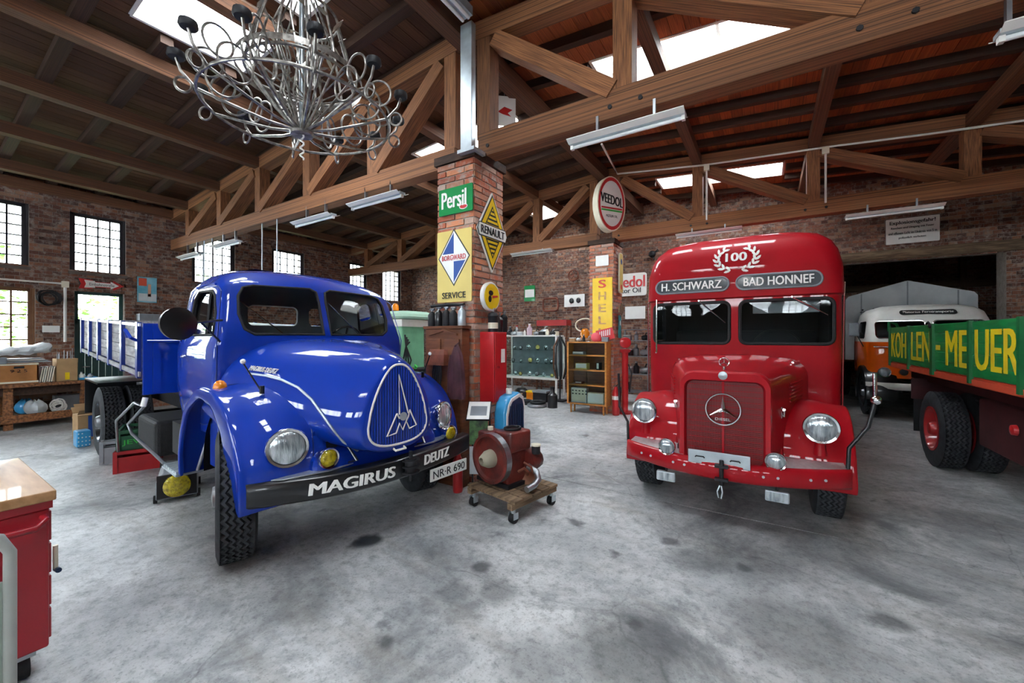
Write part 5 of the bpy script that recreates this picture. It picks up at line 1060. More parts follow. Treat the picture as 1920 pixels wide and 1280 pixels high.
for (x_, z_, ww, hh_, m) in ((0, 0, 1, 1, mat('poster_blue', '5aa6c0', .5, c2='8fc8d8', sc=5)), (-.22, .3, .4, .3, 'salmon'), (.02, -.3, .9, .3, 'clear_plastic'), (.12, -.02, .16, .5, mat('skin_tone', 'd8a68c', .6, var=.1))):
    k = .004 if m != MATS['poster_blue'] else .002; MB().box((WX, c.y + (x_ - ww / 2) * w, c.z + (z_ - hh_ / 2) * h), (WX + k, c.y + (x_ + ww / 2) * w, c.z + (z_ + hh_ / 2) * h)).obj('print', m, t)
def coil(name, label, c, r, n, m, ax):
    X, Y = ax; b = MB()
    for k in range(n):
        cx = Vector(c) + V(R.uniform(-.03, .03), R.uniform(-.04, .04), R.uniform(-.04, .04)); rr_ = r * R.uniform(.75, 1.05); b.tube([cx + Vector(X) * rr_ * math.cos(2 * PI * i / 20) + Vector(Y) * rr_ * math.sin(2 * PI * i / 20) * R.uniform(.9, 1.1) for i in range(20)], .012, 5, True)
    tag(b.obj(name, m, smooth=60), label, 'coil')
coil('cable_coil', 'tangled dark cable coil hanging between the low window and the green door', at_x(92, 558, WX + .06), .15, 8, 'dark_iron', ((0, 1, 0), (0, 0, 1)))
pz = at_x(60, 527, WX + .05).z; q = at_x(122, 531, WX + .05); t = thing('conduit', 'white conduit above the low window with a drop beside the green door', 'pipe', (WX, 1.2, 1.5)); MB().tube([(WX + .05, -1, pz), (WX + .05, q.y, pz)], .02, 6).obj('conduit_run', 'white_paint', t, smooth=60); MB().tube([(WX + .05, q.y, pz), (WX + .05, q.y, 1.6)], .025, 6).obj('conduit_drop', 'white_paint', t, smooth=60); MB().box((WX, q.y - .05, pz - .08), (WX + .1, q.y + .05, pz + .05)).obj('junction_box', 'cream', t)
a, e = at_x(79, 610, WX), at_x(112, 623, WX); tag(MB().box((WX, a.y, e.z), (WX + .01, e.y, a.z)).obj('wall_plate', 'white_print'), 'small white plate on the bricks below the cable coil', 'plate')
a, e = at_x(255, 588, WX), at_x(300, 640, WX); t = thing('wall_cabinet', 'pale grey wall cabinet below the blue poster', 'cabinet', (WX + .12, (a.y + e.y) / 2, e.z)); MB().box((WX, a.y, e.z), (WX + .24, e.y, a.z)).obj('body', 'grey_paint', t, bevel=.01); MB().box((WX + .24, a.y + .02, e.z + .02), (WX + .25, (a.y + e.y) / 2 - .01, a.z - .02)).obj('door', 'grey_paint', t); MB().box((WX + .24, (a.y + e.y) / 2 + .01, e.z + .02), (WX + .25, e.y - .02, a.z - .02)).obj('door', 'grey_paint', t)
# ================================================================== things round the pillar
CYY = 3.50
xa, xb = at_y(798, 650, CYY).x, at_y(866, 650, CYY).x; zt = 1.80
mat('brown_wood', '7c4a2c', .55, c2='5a3018', sc=3, stretch=(1.5, 1.5, 8), coat=.2); mat('coat_cloth', '5a3038', .7, c2='3c1e26', sc=5, bump=.2, bsc=12)
t = thing('cupboard', 'old brown wooden cupboard with a rusty hood in front of the brick pillar', 'cupboard', ((xa + xb) / 2, CYY + .1, 0))
MB().box((xa, CYY, 0), (xb, 3.64, zt)).obj('carcass', 'brown_wood', t, bevel=.01); MB().box((xa - .02, CYY - .02, zt), (xb + .02, 3.645, zt + .03)).obj('top', 'brown_wood', t)
for i in (0, 1): w = (xb - xa) / 2; MB().box((xa + w * i + .03, CYY - .018, .1), (xa + w * (i + 1) - .03, CYY, zt - .12)).obj('door', 'brown_wood', t, bevel=.006)
MB().prism([(.08, 0), (.3, .06), (.5, 0), (.5, -.02), (.3, .03), (.08, -.02)], (xa, CYY - .03, zt - .06), (1, 0, 0), (0, 0, 1), (0, .03, 0)).obj('cornice', 'brown_wood', t)
tag(MB().loft([[V(xa + .10, CYY - .03, z), V(xa + .38, CYY - .03, z), V(xa + .38 - .06 * k, CYY - .03 - .07 * (1 - k), z), V(xa + .10 + .06 * k, CYY - .03 - .07 * (1 - k), z)] for z, k in ((1.38, 0), (1.50, .3), (1.56, .9))]).obj('lamp_hood', 'rust'), 'rusty sheet-metal hood hung on the brown cupboard', 'hood')
b = MB()
for k in range(9):
    p = [V(xa + .17 + .014 * k, CYY - .05, 1.40)]
    for i in range(6): p.append(p[-1] + V(R.uniform(-.022, .022), R.uniform(-.006, .003), -.11))
    b.tube(p, .007, 5)
tag(b.obj('cable_bundle', 'dark_iron', smooth=60), 'bundle of black leads hanging below the rusty hood', 'cables', kind='stuff')
cx = xb - .02; rings = []
for z, w, d in ((1.62, .015, .015), (1.58, .04, .04), (1.50, .075, .06), (1.38, .095, .07), (1.25, .105, .075), (1.12, .115, .08), (1.02, .12, .08)):
    rings.append([V(cx + w * math.cos(a) * (1 + .10 * math.sin(5 * a + z * 4)), CYY - .065 + d * .62 * math.sin(a) * (1 + .2 * math.sin(7 * a)), z) for a in [2 * PI * i / 28 for i in range(28)]])
t = thing('coat', 'dark maroon work coat hanging at the corner of the brown cupboard', 'coat', (cx, CYY - .1, 1.02)); MB().loft(rings).obj('body', 'coat_cloth', t, smooth=60)
for s in (-1,): MB().tube([V(cx + s * .055, CYY - .075, 1.5), V(cx + s * .085, CYY - .075, 1.3), V(cx + s * .09, CYY - .075, 1.08)], .032, 8).obj('sleeve', 'coat_cloth', t, smooth=60)
MB().tube([V(cx, CYY - .1, 1.6), V(cx, CYY - .03, 1.64)], .008).obj('hanging_loop', 'coat_cloth', t)
for i, (px, m, h) in enumerate(((810, 'dark_iron', .165), (823, 'black_paint', .18), (837, 'dark_iron', .18), (850, 'dark_iron', .17), (866, 'zinc', .19))):
    p = at_y(px, 600, CYY + .1); c = V(p.x, CYY + .1, zt + .03); t = thing('air_canister', ['dark grey', 'glossy black', 'dark', 'dark', 'bare zinc'][i] + ' cylindrical air canister on the brown cupboard' + ['', ' second in the row', ' in the middle of the row', ' beside the zinc one', ''][i], 'canister', c, group='canisters on the cupboard')
    MB().lathe(c, (0, 0, 1), [(0, .044), (.01, .048), (h - .03, .048), (h, .03), (h + .02, .012)], 16).obj('body', m, t, smooth=40); MB().cyl(c + V(0, 0, h), c + V(0, 0, h + .05), .014).cyl(c + V(-.03, 0, h + .04), c + V(.04, 0, h + .04), .014).obj('valve', 'steel', t, smooth=40)
b = at_y(800, 585, CYY); MB_ = MB().tube([(xa, CYY + .1, zt + .275), (xa + .25, CYY + .1, zt + .285), (xb - .05, CYY + .1, zt + .275)], .018, 8).tube([(xa + .1, CYY + .1, zt + .262), (xa + .3, CYY + .1, zt + .27)], .014); tag(MB_.obj('pipe_manifold', 'dark_iron', smooth=60), 'dark pipe manifold lying across the canisters', 'pipe')
# red steel cabinet on the pillar side
y0 = at_x(902, 700, FXR + .02).y; x1 = at_y(926, 700, y0).x; y1 = at_x(950, 700, x1).y; za, zb_ = at_y(926, 755, y0).z, at_y(926, 622, y0).z
t = thing('fire_cabinet', 'red steel wall cabinet on the side of the brick pillar', 'cabinet', ((FXR + x1) / 2, (y0 + y1) / 2, za)); MB().box((FXR + .002, y0, za), (x1, y1, zb_)).obj('body', 'red_enamel', t, bevel=.006); MB().box((x1, y0 + .015, za + .015), (x1 + .01, y1 - .015, zb_ - .015)).obj('door', 'red_enamel', t, bevel=.004)
MB().box((x1 + .01, (y0 + y1) / 2, zb_ - .36), (x1 + .012, (y0 + y1) / 2 + .08, zb_ - .20)).obj('label_plate', 'white_print', t); MB().cyl((x1, y0 + .07, (za + zb_) / 2), (x1 + .03, y0 + .07, (za + zb_) / 2), .014).obj('lock', 'chrome', t)
for i, (dy, h, r, m) in enumerate(((.10, .22, .06, 'dark_iron'), (.22, .17, .05, 'black_paint'), (.33, .20, .045, 'dark_iron'))):
    c = V((FXR + x1) / 2 + .02, y0 + dy, zb_); t = thing('oil_filter', ['tall dark oil filter with a pale label on the red cabinet', 'short black oil filter on the red cabinet', 'slim dark pump body on the red cabinet'][i], 'filter', c, group='parts on the red cabinet')
    MB().lathe(c, (0, 0, 1), [(0, r), (h * .8, r), (h * .85, r * 1.1), (h, r * .9), (h + .02, r * .3)], 14).obj('body', m, t, smooth=40); MB().cyl(c + V(0, 0, h), c + V(.02, 0, h + .06), .014).obj('nozzle', 'steel', t)
    if i == 0: MB().lathe(c, (0, 0, 1), [(.04, r + .001), (.11, r + .001)], 14, cap=False).obj('label_band', 'cream', t)
# pale green machine with beacon
c = at_y(756, 640, 6.6); c.z = 0; mat('pale_green', '7fc49a', .4, var=.15); mat('light_green', 'bfe4cc', .4, var=.1)
t = thing('green_machine', 'pale green machine with a flat roof and orange beacon behind the blue truck', 'machine', c)
MB().box(c + V(-.35, -.35, .5), c + V(.35, .35, 2.05)).obj('housing', 'pale_green', t, bevel=.04); MB().loft([[c + V(x * k, y * k, z) for x, y in rrect(1.25, 1.0, .15)] for z, k in ((2.12, .92), (2.16, 1), (2.22, 1), (2.29, .75))]).obj('roof', 'light_green', t, smooth=40)
MB().box(c + V(-.42, -.42, 1.94), c + V(.42, .42, 2.10)).obj('fascia', 'white_paint', t); MB().lathe(c + V(-.15, -.1, 2.29), (0, 0, 1), [(0, .09), (.03, .09)], 16).obj('beacon_base', 'dark_iron', t); MB().lathe(c + V(-.15, -.1, 2.32), (0, 0, 1), [(0, .08), (.12, .075), (.17, .04), (.18, .01)], 16).obj('beacon', 'orange_lens', t, smooth=60)
MB().box(c + V(-.55, -.5, 0), c + V(.7, .5, .52)).obj('chassis', 'dark_iron', t, bevel=.05); MB().box(c + V(.36, -.3, .9), c + V(.8, .3, 1.0)).obj('side_shelf', 'dark_iron', t)
b = MB(); [b.tube([c + V(.45 + .05 * k, -.36, 1.75 - .05 * k), c + V(.55, -.42, 1.5), c + V(.42 + .08 * k, -.38, 1.2), c + V(.6, -.4, 1.0)], .02, 6) for k in range(4)]; b.obj('hoses', 'black_rubber', t, smooth=60)['kind'] = 'stuff'
MB().tube([c + V(.75, -.35, 1.02), c + V(.78, -.37, 1.10), c + V(.84, -.37, 1.06), c + V(.78, -.36, 1.02)], .02).obj('green_hose', 'lime', t)
# blue radiator cowl
mat('sky_blue', '3ea4dc', .35, var=.12, coat=.4); mat('navy', '12284c', .4, var=.2)
rx = at_x(943, 780, -2.46).y + .06; t = thing('radiator_cowl', 'sky blue tractor radiator cowl with a navy front beside the pillar', 'radiator', (-2.55, rx + .2, 0))
pr_ = [(0, 0), (0, .84), (.04, .95), (.11, 1.02), (.30, 1.06), (.38, 1.02), (.42, .92), (.42, 0)]
MB().prism(pr_, (-2.63, rx, 0), (0, 1, 0), (0, 0, 1), (.165, 0, 0)).obj('cowl', 'sky_blue', t, smooth=40, bevel=.03); k = lambda f, x: MB().prism([((p[0] - .21) * f + .21, (p[1] - .5) * (.5 + f / 2) + .5) for p in pr_], (x, rx, 0), (0, 1, 0), (0, 0, 1), (.012, 0, 0))
k(.92, -2.468).obj('front_frame', 'white_paint', t); k(.78, -2.464).obj('grille', 'navy', t)
for i in range(6): MB().cyl((-2.448, rx + .08 + .052 * i, .1), (-2.448, rx + .08 + .052 * i, .92), .008).obj('grille_bar', 'navy', t, smooth=60)
MB().cyl((-2.55, rx + .2, 1.04), (-2.55, rx + .2, 1.10), .035).obj('filler_cap', 'white_paint', t, smooth=40)
# info stand with photo panel
c = at_y(898, 770, 3.53); t = thing('info_stand', 'tilted information panel on a steel stand behind the blue bumper', 'stand', (c.x, c.y, 0)); X = V(.85, .5, 0).normalized(); Yd = V(-.5, .85, .7).normalized()
MB().obox(c, X * .13, Yd * .14, X.cross(Yd) * .008).obj('panel', 'black_paint', t); MB().obox(c + X.cross(Yd) * .009, X * .12, Yd * .13, X.cross(Yd) * .002).obj('printed_sheet', 'white_print', t)
MB().obox(c + X.cross(Yd) * .012 - Yd * .01, X * .09, Yd * .07, X.cross(Yd) * .001).obj('print', 'grey_paint', t)
q = V(c.x, c.y, 0); MB().obox(q + V(.02, -.03, .66), X * .10, X.cross(V(0, 0, 1)) * .004, V(0, 0, .13)).obj('photo_panel', mat('photo_green', '6c9a5c', .4, c2='3c4c3c', sc=18), t); MB().obox(q + V(.02, -.03, .36), X * .10, X.cross(V(0, 0, 1)) * .004, V(0, 0, .15)).obj('lower_panel', 'clear_plastic', t)
MB().cyl(q + X * -.07, q + X * -.07 + V(0, 0, .88), .01).cyl(q + X * .12, q + X * .12 + V(0, 0, .88), .01).bar(q + X * -.07 + V(.03, -.05, .012), q + X * -.07 + V(-.04, .06, .012), .02, .02).bar(q + X * .12 + V(.04, -.07, .012), q + X * .12 + V(-.06, .08, .012), .02, .02).obj('stand_frame', 'black_paint', t)
# stationary engine on its trolley
A = at_z(963, 945, .2); Cc = at_z(1045, 909, .2); e2 = (Cc - A); e2.z = 0; ang = math.atan2(e2.y, e2.x)
t = thing('trolley', 'low wooden slatted trolley on castors carrying the old engine', 'trolley', (A.x, A.y, 0), ang); TW, TL_ = .66, .66
for i in range(5): MB().box((.02 + .13 * i, 0, .185), (.13 + .13 * i, TL_, .21)).obj('slat', 'old_wood', t, True)
for y in (.02, TL_ - .08): MB().box((0, y, .13), (TW, y + .06, .185)).obj('bearer', 'old_wood', t, True)
for x, y in ((.05, .05), (TW - .05, .05), (.05, TL_ - .06), (TW - .05, TL_ - .06)):
    cst = MB().cyl((x, y, .09), (x, y, .135), .02).box((x - .03, y - .035, .04), (x + .03, y - .03, .1)).box((x - .03, y + .03, .04), (x + .03, y + .035, .1)).obj('castor', 'zinc', t, True); MB().cyl((x, y - .025, .045), (x, y + .025, .045), .045, n=18).obj('castor_wheel', 'black_rubber', cst, True, smooth=40)
mat('cart_hub', 'a09884', .6, var=.3)
en = thing('stationary_engine', 'rusty red single-cylinder stationary engine with a large flywheel', 'engine', (A.x, A.y, 0), ang)
mat('engine_red', '74261e', .55, c2='3c1816', sc=6, bump=.2, coat=.2)
fc = V(.13, .42, .50); MB().lathe(fc, (-1, 0, 0), [(-.04, .20), (-.04, .245), (.04, .245), (.045, .215), (.015, .20), (.01, .06), (-.04, .06)], 40, cap=False).obj('flywheel', 'engine_red', en, True, smooth=40)
MB().lathe(fc, (-1, 0, 0), [(-.035, .2465), (.035, .2465)], 40, cap=False).obj('flywheel_rim', 'steel', en, True); MB().lathe(fc, (-1, 0, 0), [(0, .09), (.06, .085), (.13, .05), (.14, .03), (.10, .028)], 20).obj('hub_pulley', 'cart_hub', en, True, smooth=40)
MB().box((.20, .26, .24), (.46, .66, .56)).obj('crankcase', 'engine_red', en, True, bevel=.03, seg=3); MB().loft([[V(x, y, z) for x, y in ((.19, .22), (.50, .22), (.50, .46), (.19, .46))] for z in (.56, .76)]).obj('water_hopper', 'engine_red', en, True, bevel=.025, seg=3); MB().tube([V(.345 + .09 * math.cos(2 * PI * i / 20), .34 + .07 * math.sin(2 * PI * i / 20), .775) for i in range(20)], .014, 6, True).obj('hopper_rim', 'dark_iron', en, True, smooth=60)
MB().box((.20, .48, .58), (.42, .72, .72)).obj('fuel_tank', 'engine_red', en, True, bevel=.03, seg=3); MB().cyl((.30, .62, .72), (.30, .62, .755), .03).obj('fuel_cap', 'cream', en, True, smooth=40)
MB().loft([[V(.46 + .18 * f, .24 + .15 * math.cos(a) * k + .03, .44 + .12 * math.sin(a) * k) for a in [2 * PI * i / 14 for i in range(14)]] for f, k in ((-.1, .9), (.3, 1), (.75, .9), (1, .5))]).obj('cylinder_head', 'engine_red', en, True, smooth=50)
MB().cyl((.50, .16, .52), (.50, .16, .60), .045).obj('oil_cup', 'dark_iron', en, True, smooth=40); MB().cyl((.50, .16, .60), (.50, .16, .615), .05).obj('oil_cup_lid', 'cream', en, True, smooth=40)
MB().tube([(.42, .2, .40), (.44, .10, .36), (.42, .06, .30), (.33, .04, .27), (.22, .04, .26)], .032, 10).obj('exhaust_pipe', 'steel', en, True, smooth=60); MB().box((.18, .24, .21), (.50, .70, .25)).obj('base_plate', 'dark_iron', en, True)
MB().tube([(.28, .2, .38), (.30, .14, .42), (.34, .13, .38), (.36, .15, .34)], .014).tube([(.36, .2, .45), (.38, .12, .42), (.40, .12, .36)], .012).obj('fuel_line', 'rust', en, True)
MB().loft([[V(.52 + .12 * math.cos(a) * k, .30 + .14 * math.sin(a) * k * (1 + .2 * math.sin(3 * a)), z) for a in [2 * PI * i / 16 for i in range(16)]] for z, k in ((.21, 1), (.26, .95), (.30, .7), (.32, .3))]).obj('rag_pile' if 0 else 'silencer', 'rust2', en, True, smooth=60)
# red can behind the bumper
c = V(-2.875, 3.415, 0); tag(MB().lathe(c, (0, 0, 1), [(0, .05), (.02, .055), (.34, .055), (.40, .03), (.44, .03)], 16).obj('fire_extinguisher', 'red_enamel', smooth=40), 'red extinguisher bottle on the floor behind the blue bumper', 'extinguisher')

# ================================================================== back area
# bookcase
yf = 8.38; x0, x1 = at_y(1063, 700, yf).x, at_y(1137, 700, yf).x; mat('pine', 'c8873e', .5, c2='a86828', sc=3, stretch=(1.5, 8, 8), coat=.2)
t = thing('bookcase', 'glass-fronted pine bookcase on short legs in front of the brick pillar', 'bookcase', ((x0 + x1) / 2, yf + .15, 0)); D_ = .30; zB, zT = .2, 1.60
for x in (x0, x1 - .04): MB().box((x, yf, zB), (x + .04, yf + D_, zT)).obj('side', 'pine', t)
MB().box((x0, yf + D_ - .012, zB), (x1, yf + D_, zT)).obj('back', 'brown_wood', t)
SZ = [zB, .62, .95, 1.28, zT - .03]
for z in SZ: MB().box((x0 + .03, yf + .01, z), (x1 - .03, yf + D_ - .01, z + .03)).obj('shelf', 'pine', t)
for i in (0, 1): w = (x1 - x0 - .08) / 2; MB().box((x0 + .04 + w * i, yf + .004 + .01 * i, zB + .03), (x0 + .04 + w * (i + 1) + .02, yf + .008 + .01 * i, zT - .03)).obj('glass_door', 'cabinet_glass', t)
for x in (x0 + .08, x1 - .08):
    for y in (yf + .05, yf + D_ - .05): MB().cyl((x, y, 0), (x, y, zB), .018, .026).obj('leg', 'pine', t, smooth=40)
for (fa, fb, z, h, m, nm, lab) in ((.04, .48, SZ[0], .33, 'clear_plastic', 'parts_tray', 'pale display card of small parts on the bottom shelf of the bookcase'), (.50, .95, SZ[0], .24, 'cream', 'yellowed_box', 'yellowed carton on the bottom shelf of the bookcase'), (.16, .5, SZ[2], .14, 'sign_yellow', 'flat_box', 'stack of yellow packets on the third bookcase shelf'), (.74, .84, SZ[2], .16, 'dark_iron', 'tin', 'small dark tin on the third bookcase shelf'), (.08, .4, SZ[3], .07, 'grey_paint', 'grey_tray', 'flat grey tray on the top bookcase shelf'), (.15, .35, SZ[1], .05, 'rust', 'spanner_roll', 'rolled tools on the second bookcase shelf')):
    a, e = x0 + .04 + (x1 - x0 - .08) * fa, x0 + .04 + (x1 - x0 - .08) * fb; q = thing(nm, lab, 'box', ((a + e) / 2, yf + .15, z + .03)); MB().box((a, yf + .06, z + .03), (e, yf + .22, z + .03 + h)).obj('body', m, q, bevel=.008); MB().box((a + .02, yf + .055, z + .06), (e - .02, yf + .06, z + .02 + h)).obj('label', 'white_print' if m != 'clear_plastic' else 'cream', q)
    if nm == 'parts_tray':
        for i in range(10): p = V(a + .05 + .08 * (i % 5), yf + .05, z + h - .03 - .07 * (i // 5)); MB().box(p - V(.02, .006, .012), p + V(.02, 0, .012)).obj('small_part', 'black_print', q)
# glass display cabinet
yf = 10.2; x0, x1 = at_y(944, 680, yf).x, at_y(1043, 680, yf).x; zT, zB = 1.72, .48
t = thing('display_cabinet', 'wide glass display cabinet on white legs full of chrome spares', 'cabinet', ((x0 + x1) / 2, yf + .25, 0)); D_ = .5
for x in (x0, x1):
    for y in (yf, yf + D_): MB().box((x - .025, y - .025, 0), (x + .025, y + .025, zT)).obj('post', 'white_paint', t)
MB().box((x0, yf, zT), (x1, yf + D_, zT + .04)).obj('top', 'white_paint', t); MB().box((x0, yf, zB), (x1, yf + D_, zB + .07)).obj('bottom', 'white_paint', t)
SZ = [zB + .07, .93, 1.32]
for z in SZ[1:]: MB().box((x0, yf + .02, z), (x1, yf + D_ - .02, z + .012)).obj('glass_shelf', 'cabinet_glass', t)
MB().box((x0, yf - .004, zB + .07), (x1, yf, zT)).obj('glass_front', 'cabinet_glass', t); MB().box((x0, yf + D_, zB), (x1, yf + D_ + .01, zT)).obj('back_panel', 'grey_paint', t)
for i in range(18):
    z = SZ[i % 3] + (.012 if i % 3 else 0); c = V(x0 + .12 + (x1 - x0 - .24) * ((i // 3) + R.uniform(.38, .62)) / 6, yf + R.uniform(.12, .3), z); r = R.uniform(.05, .078)
    k = i % 4; q = thing('spare_lamp', ['chrome-rimmed headlamp', 'dark horn', 'chrome hub cap', 'brass carburettor'][k] + ' on the ' + ['lowest', 'middle', 'top'][i % 3] + ' shelf of the glass cabinet', ['headlamp', 'horn', 'hub cap', 'carburettor'][k], c, group='spares in the glass cabinet'); q.name = ['spare_headlamp', 'spare_horn', 'hub_cap', 'carburettor'][k]
    MB().lathe(c + V(0, .05, r), (0, -1, 0), [(-.08, r * .3), (-.04, r * .8), (0, r), (.02, r)], 14).obj('shell', ['chrome', 'dark_iron', 'zinc', 'rust2'][k], q, smooth=50); MB().lathe(c + V(0, .03, r), (0, -1, 0), [(0, r * .9), (.03, r * .5), (.035, .01)], 14).obj('front', ['lens', 'steel', 'chrome', 'sign_yellow'][k], q, smooth=50); MB().box(c + V(-.03, .02, 0), c + V(.03, .08, .02)).obj('foot', 'dark_iron', q)
def odd(name, label, cat, c, kind, m, m2, s=1.0, group=None):
    q = thing(name, label, cat, c, group=group)
    if kind == 'box': MB().box(c + V(-.1, -.07, 0) * s, c + V(.1, .07, .12) * s).obj('body', m, q, bevel=.008); MB().box(c + V(-.105, -.075, .12) * s, c + V(.105, .075, .145) * s).obj('lid', m2, q)
    elif kind == 'can': MB().lathe(c, (0, 0, 1), [(0, .06 * s), (.15 * s, .06 * s), (.18 * s, .03 * s), (.22 * s, .025 * s)], 14).obj('body', m, q, smooth=40); MB().cyl(c + V(0, 0, .22 * s), c + V(0, 0, .25 * s), .028 * s).obj('cap', m2, q)
    elif kind == 'pump': MB().lathe(c + V(0, 0, .07 * s), (1, .3, 0), [(-.1 * s, .04 * s), (-.05 * s, .07 * s), (.05 * s, .07 * s), (.1 * s, .03 * s)], 14).obj('body', m, q, smooth=40); MB().box(c + V(-.06, -.05, 0) * s, c + V(.06, .05, .03) * s).obj('foot', m2, q); MB().tube([c + V(0, 0, .13) * s, c + V(.03, 0, .2) * s, c + V(.09, 0, .2) * s], .018 * s).obj('pipe', m2, q)
    elif kind == 'ring': MB().tube([c + V(.16 * s * math.cos(2 * PI * i / 24), .16 * s * math.sin(2 * PI * i / 24), .03 * s) for i in range(24)], .03 * s, 8, True).obj('hose_loop', m, q, smooth=60); MB().tube([c + V(.13 * s * math.cos(2 * PI * i / 24) + .02, .13 * s * math.sin(2 * PI * i / 24), .085 * s) for i in range(24)], .025 * s, 8, True).obj('hose_loop', m2, q, smooth=60)
    return q
zt_ = zT + .04
for i, (px, kind, m, m2, s, lab, nm) in enumerate(((957, 'can', 'dark_iron', 'steel', 1.4, 'dark grease can', 'can'), (969, 'can', 'steel', 'red_enamel', 1.5, 'bare tin with a red cap', 'can'), (1000, 'box', 'cardboard', 'cream', 1.4, 'brown carton', 'carton'), (1021, 'pump', 'zinc', 'steel', 1.6, 'pale carburettor', 'carburettor'), (1041, 'box', 'cream', 'dark_iron', 1.2, 'cream box with a dark lid', 'parts_box'), (952, 'pump', 'dark_iron', 'steel', 1.2, 'dark fuel pump', 'fuel_pump'), (963, 'pump', 'zinc', 'dark_iron', 1.3, 'grey pump housing', 'fuel_pump'), (975, 'box', 'clear_plastic', 'white_print', 1.2, 'white lidded box', 'parts_box'), (984, 'can', 'white_paint', 'grey_paint', 1.1, 'white can', 'can'), (993, 'can', mat('pinkish', 'd0b4c0', .5, var=.1), 'white_paint', 2.2, 'tall pale pink bottle', 'bottle'), (1005, 'pump', 'steel', 'dark_iron', 1.3, 'bare metal starter motor', 'starter_motor'), (1016, 'box', 'dark_iron', 'steel', 1.3, 'dark steel box', 'parts_box'), (1026, 'can', 'cream', 'dark_iron', 1.3, 'cream tin', 'can'), (1036, 'pump', 'dark_iron', 'zinc', 1.3, 'black dynamo', 'dynamo'))):
    yr = yf + (.38 if i < 5 else .12); p = at_y(px, 620, yr); odd(nm, lab + ' on top of the glass display cabinet', nm.split('_')[-1], V(p.x, yr, zt_), kind, m, m2, s * (.8 if i < 5 else .62), 'parts on the glass cabinet')
# red-topped rack behind it
yy = 11.3; x0r, x1r = at_y(1006, 600, yy).x, at_y(1062, 600, yy).x; t = thing('tool_rack', 'red-topped steel tool rack against the end wall', 'rack', ((x0r + x1r) / 2, yy, 0)); MB().box((x0r, yy, 2.06), (x1r, yy + .35, 2.24)).obj('top_panel', 'red_enamel', t)
for x in (x0r, x1r): [MB().box((x - .02, y - .02, 0), (x + .02, y + .02, 2.06)).obj('post', 'brown_wood', t) for y in (yy + .02, yy + .33)]
for z in (.5, 1.1, 1.6): MB().box((x0r, yy, z), (x1r, yy + .35, z + .03)).obj('shelf', 'steel', t)
# clutter on the floor below the cabinet
for i, (px, py, kind, m, m2, s, lab, nm) in enumerate(((985, 757, 'ring', 'black_rubber', 'dark_iron', 1.0, 'black hose coil', 'hose_coil'), (1007, 762, 'ring', 'steel', 'black_rubber', 1.3, 'steel-rimmed wheel ring', 'wheel_ring'), (968, 750, 'box', 'orange_lens', 'cardboard', 1.3, 'orange carton', 'carton'), (1000, 748, 'box', 'orange_lens', 'yellow', 1.6, 'large orange toolbox', 'toolbox'), (1016, 752, 'box', 'dark_iron', 'grey_paint', 2.0, 'dark bin with pale lid', 'bin'), (978, 745, 'pump', 'black_paint', 'steel', 2.0, 'black compressor pump', 'compressor'), (1036, 764, 'can', 'black_paint', 'dark_iron', 2.0, 'tall black canister', 'canister'), (945, 748, 'pump', 'navy', 'steel', 1.6, 'navy electric motor', 'motor'))):
    c = at_z(px, py, 0); odd(nm, lab + ' on the floor in front of the glass display cabinet', nm.split('_')[-1], V(c.x, c.y, 0), kind, m, m2, s, 'clutter below the glass cabinet')
# on top of the bookcase
bx0, bx1 = at_y(1063, 700, 8.38).x, at_y(1137, 700, 8.38).x
for i, (f, kind, m, m2, s, lab, nm) in enumerate(((.09, 'box', 'cardboard', 'white_print', .62, 'small carton', 'carton'), (.26, 'pump', 'zinc', 'dark_iron', .62, 'zinc fitting', 'fitting'), (.385, 'can', 'dark_iron', 'steel', .62, 'dark oil can', 'oil_can'), (.50, 'pump', 'rust2', 'steel', .6, 'rusty cast fitting', 'fitting'), (.93, 'box', 'grey_paint', 'steel', .72, 'grey cash box', 'cash_box'))):
    odd(nm, lab + ' standing on top of the pine bookcase', nm.split('_')[-1], V(bx0 + (bx1 - bx0) * f, 8.5, 1.60), kind, m, m2, s, 'things on the bookcase')
c = V(bx0 + (bx1 - bx0) * .72, 8.44, 1.60); t = thing('lamp_lens', 'round pink-red reflector disc leaning on top of the bookcase', 'reflector', c); MB().lathe(c + V(0, 0, .1), (.2, -1, .1), [(-.02, .1), (.01, .105), (.03, .08), (.035, .01)], 24).obj('disc', mat('pink_red', 'e0505c', .3, var=.1), t, smooth=40); MB().box(c + V(-.04, 0, 0), c + V(.04, .05, .02)).obj('foot', 'dark_iron', t)
c = at_y(1133, 617, 8.52); t = thing('red_plate', 'red sign with white lettering leaning behind the bookcase clutter', 'sign', V(c.x, 8.56, 1.6)); MB().obox(V(c.x, 8.58, 1.76), (.19, 0, .04), (0, .006, 0), (-.03, 0, .12)).obj('plate', 'red_print', t)
for i in range(6): MB().box((c.x - .13 + .045 * i, 8.568, 1.70 + .01 * i), (c.x - .11 + .045 * i, 8.573, 1.82 + .012 * i)).obj('white_stroke', 'white_print', t)
c = at_y(1097, 608, 9.6); t = thing('watering_can', 'orange can with a looped cream handle standing behind the bookcase', 'can', V(c.x, 9.6, 0)); MB().box((c.x - .3, 9.45, 0), (c.x + .3, 9.75, 1.62)).obj('stand', 'dark_iron', t); MB().lathe((c.x, 9.6, 1.62), (0, 0, 1), [(0, .12), (.22, .12), (.3, .06)], 16).obj('body', 'orange_lens', t, smooth=40); MB().tube([V(c.x + .26 * math.cos(2 * PI * i / 24), 9.6, 2.0 + .17 * math.sin(2 * PI * i / 24)) for i in range(24)], .02, 6, True).obj('handle', 'cream', t, smooth=60)
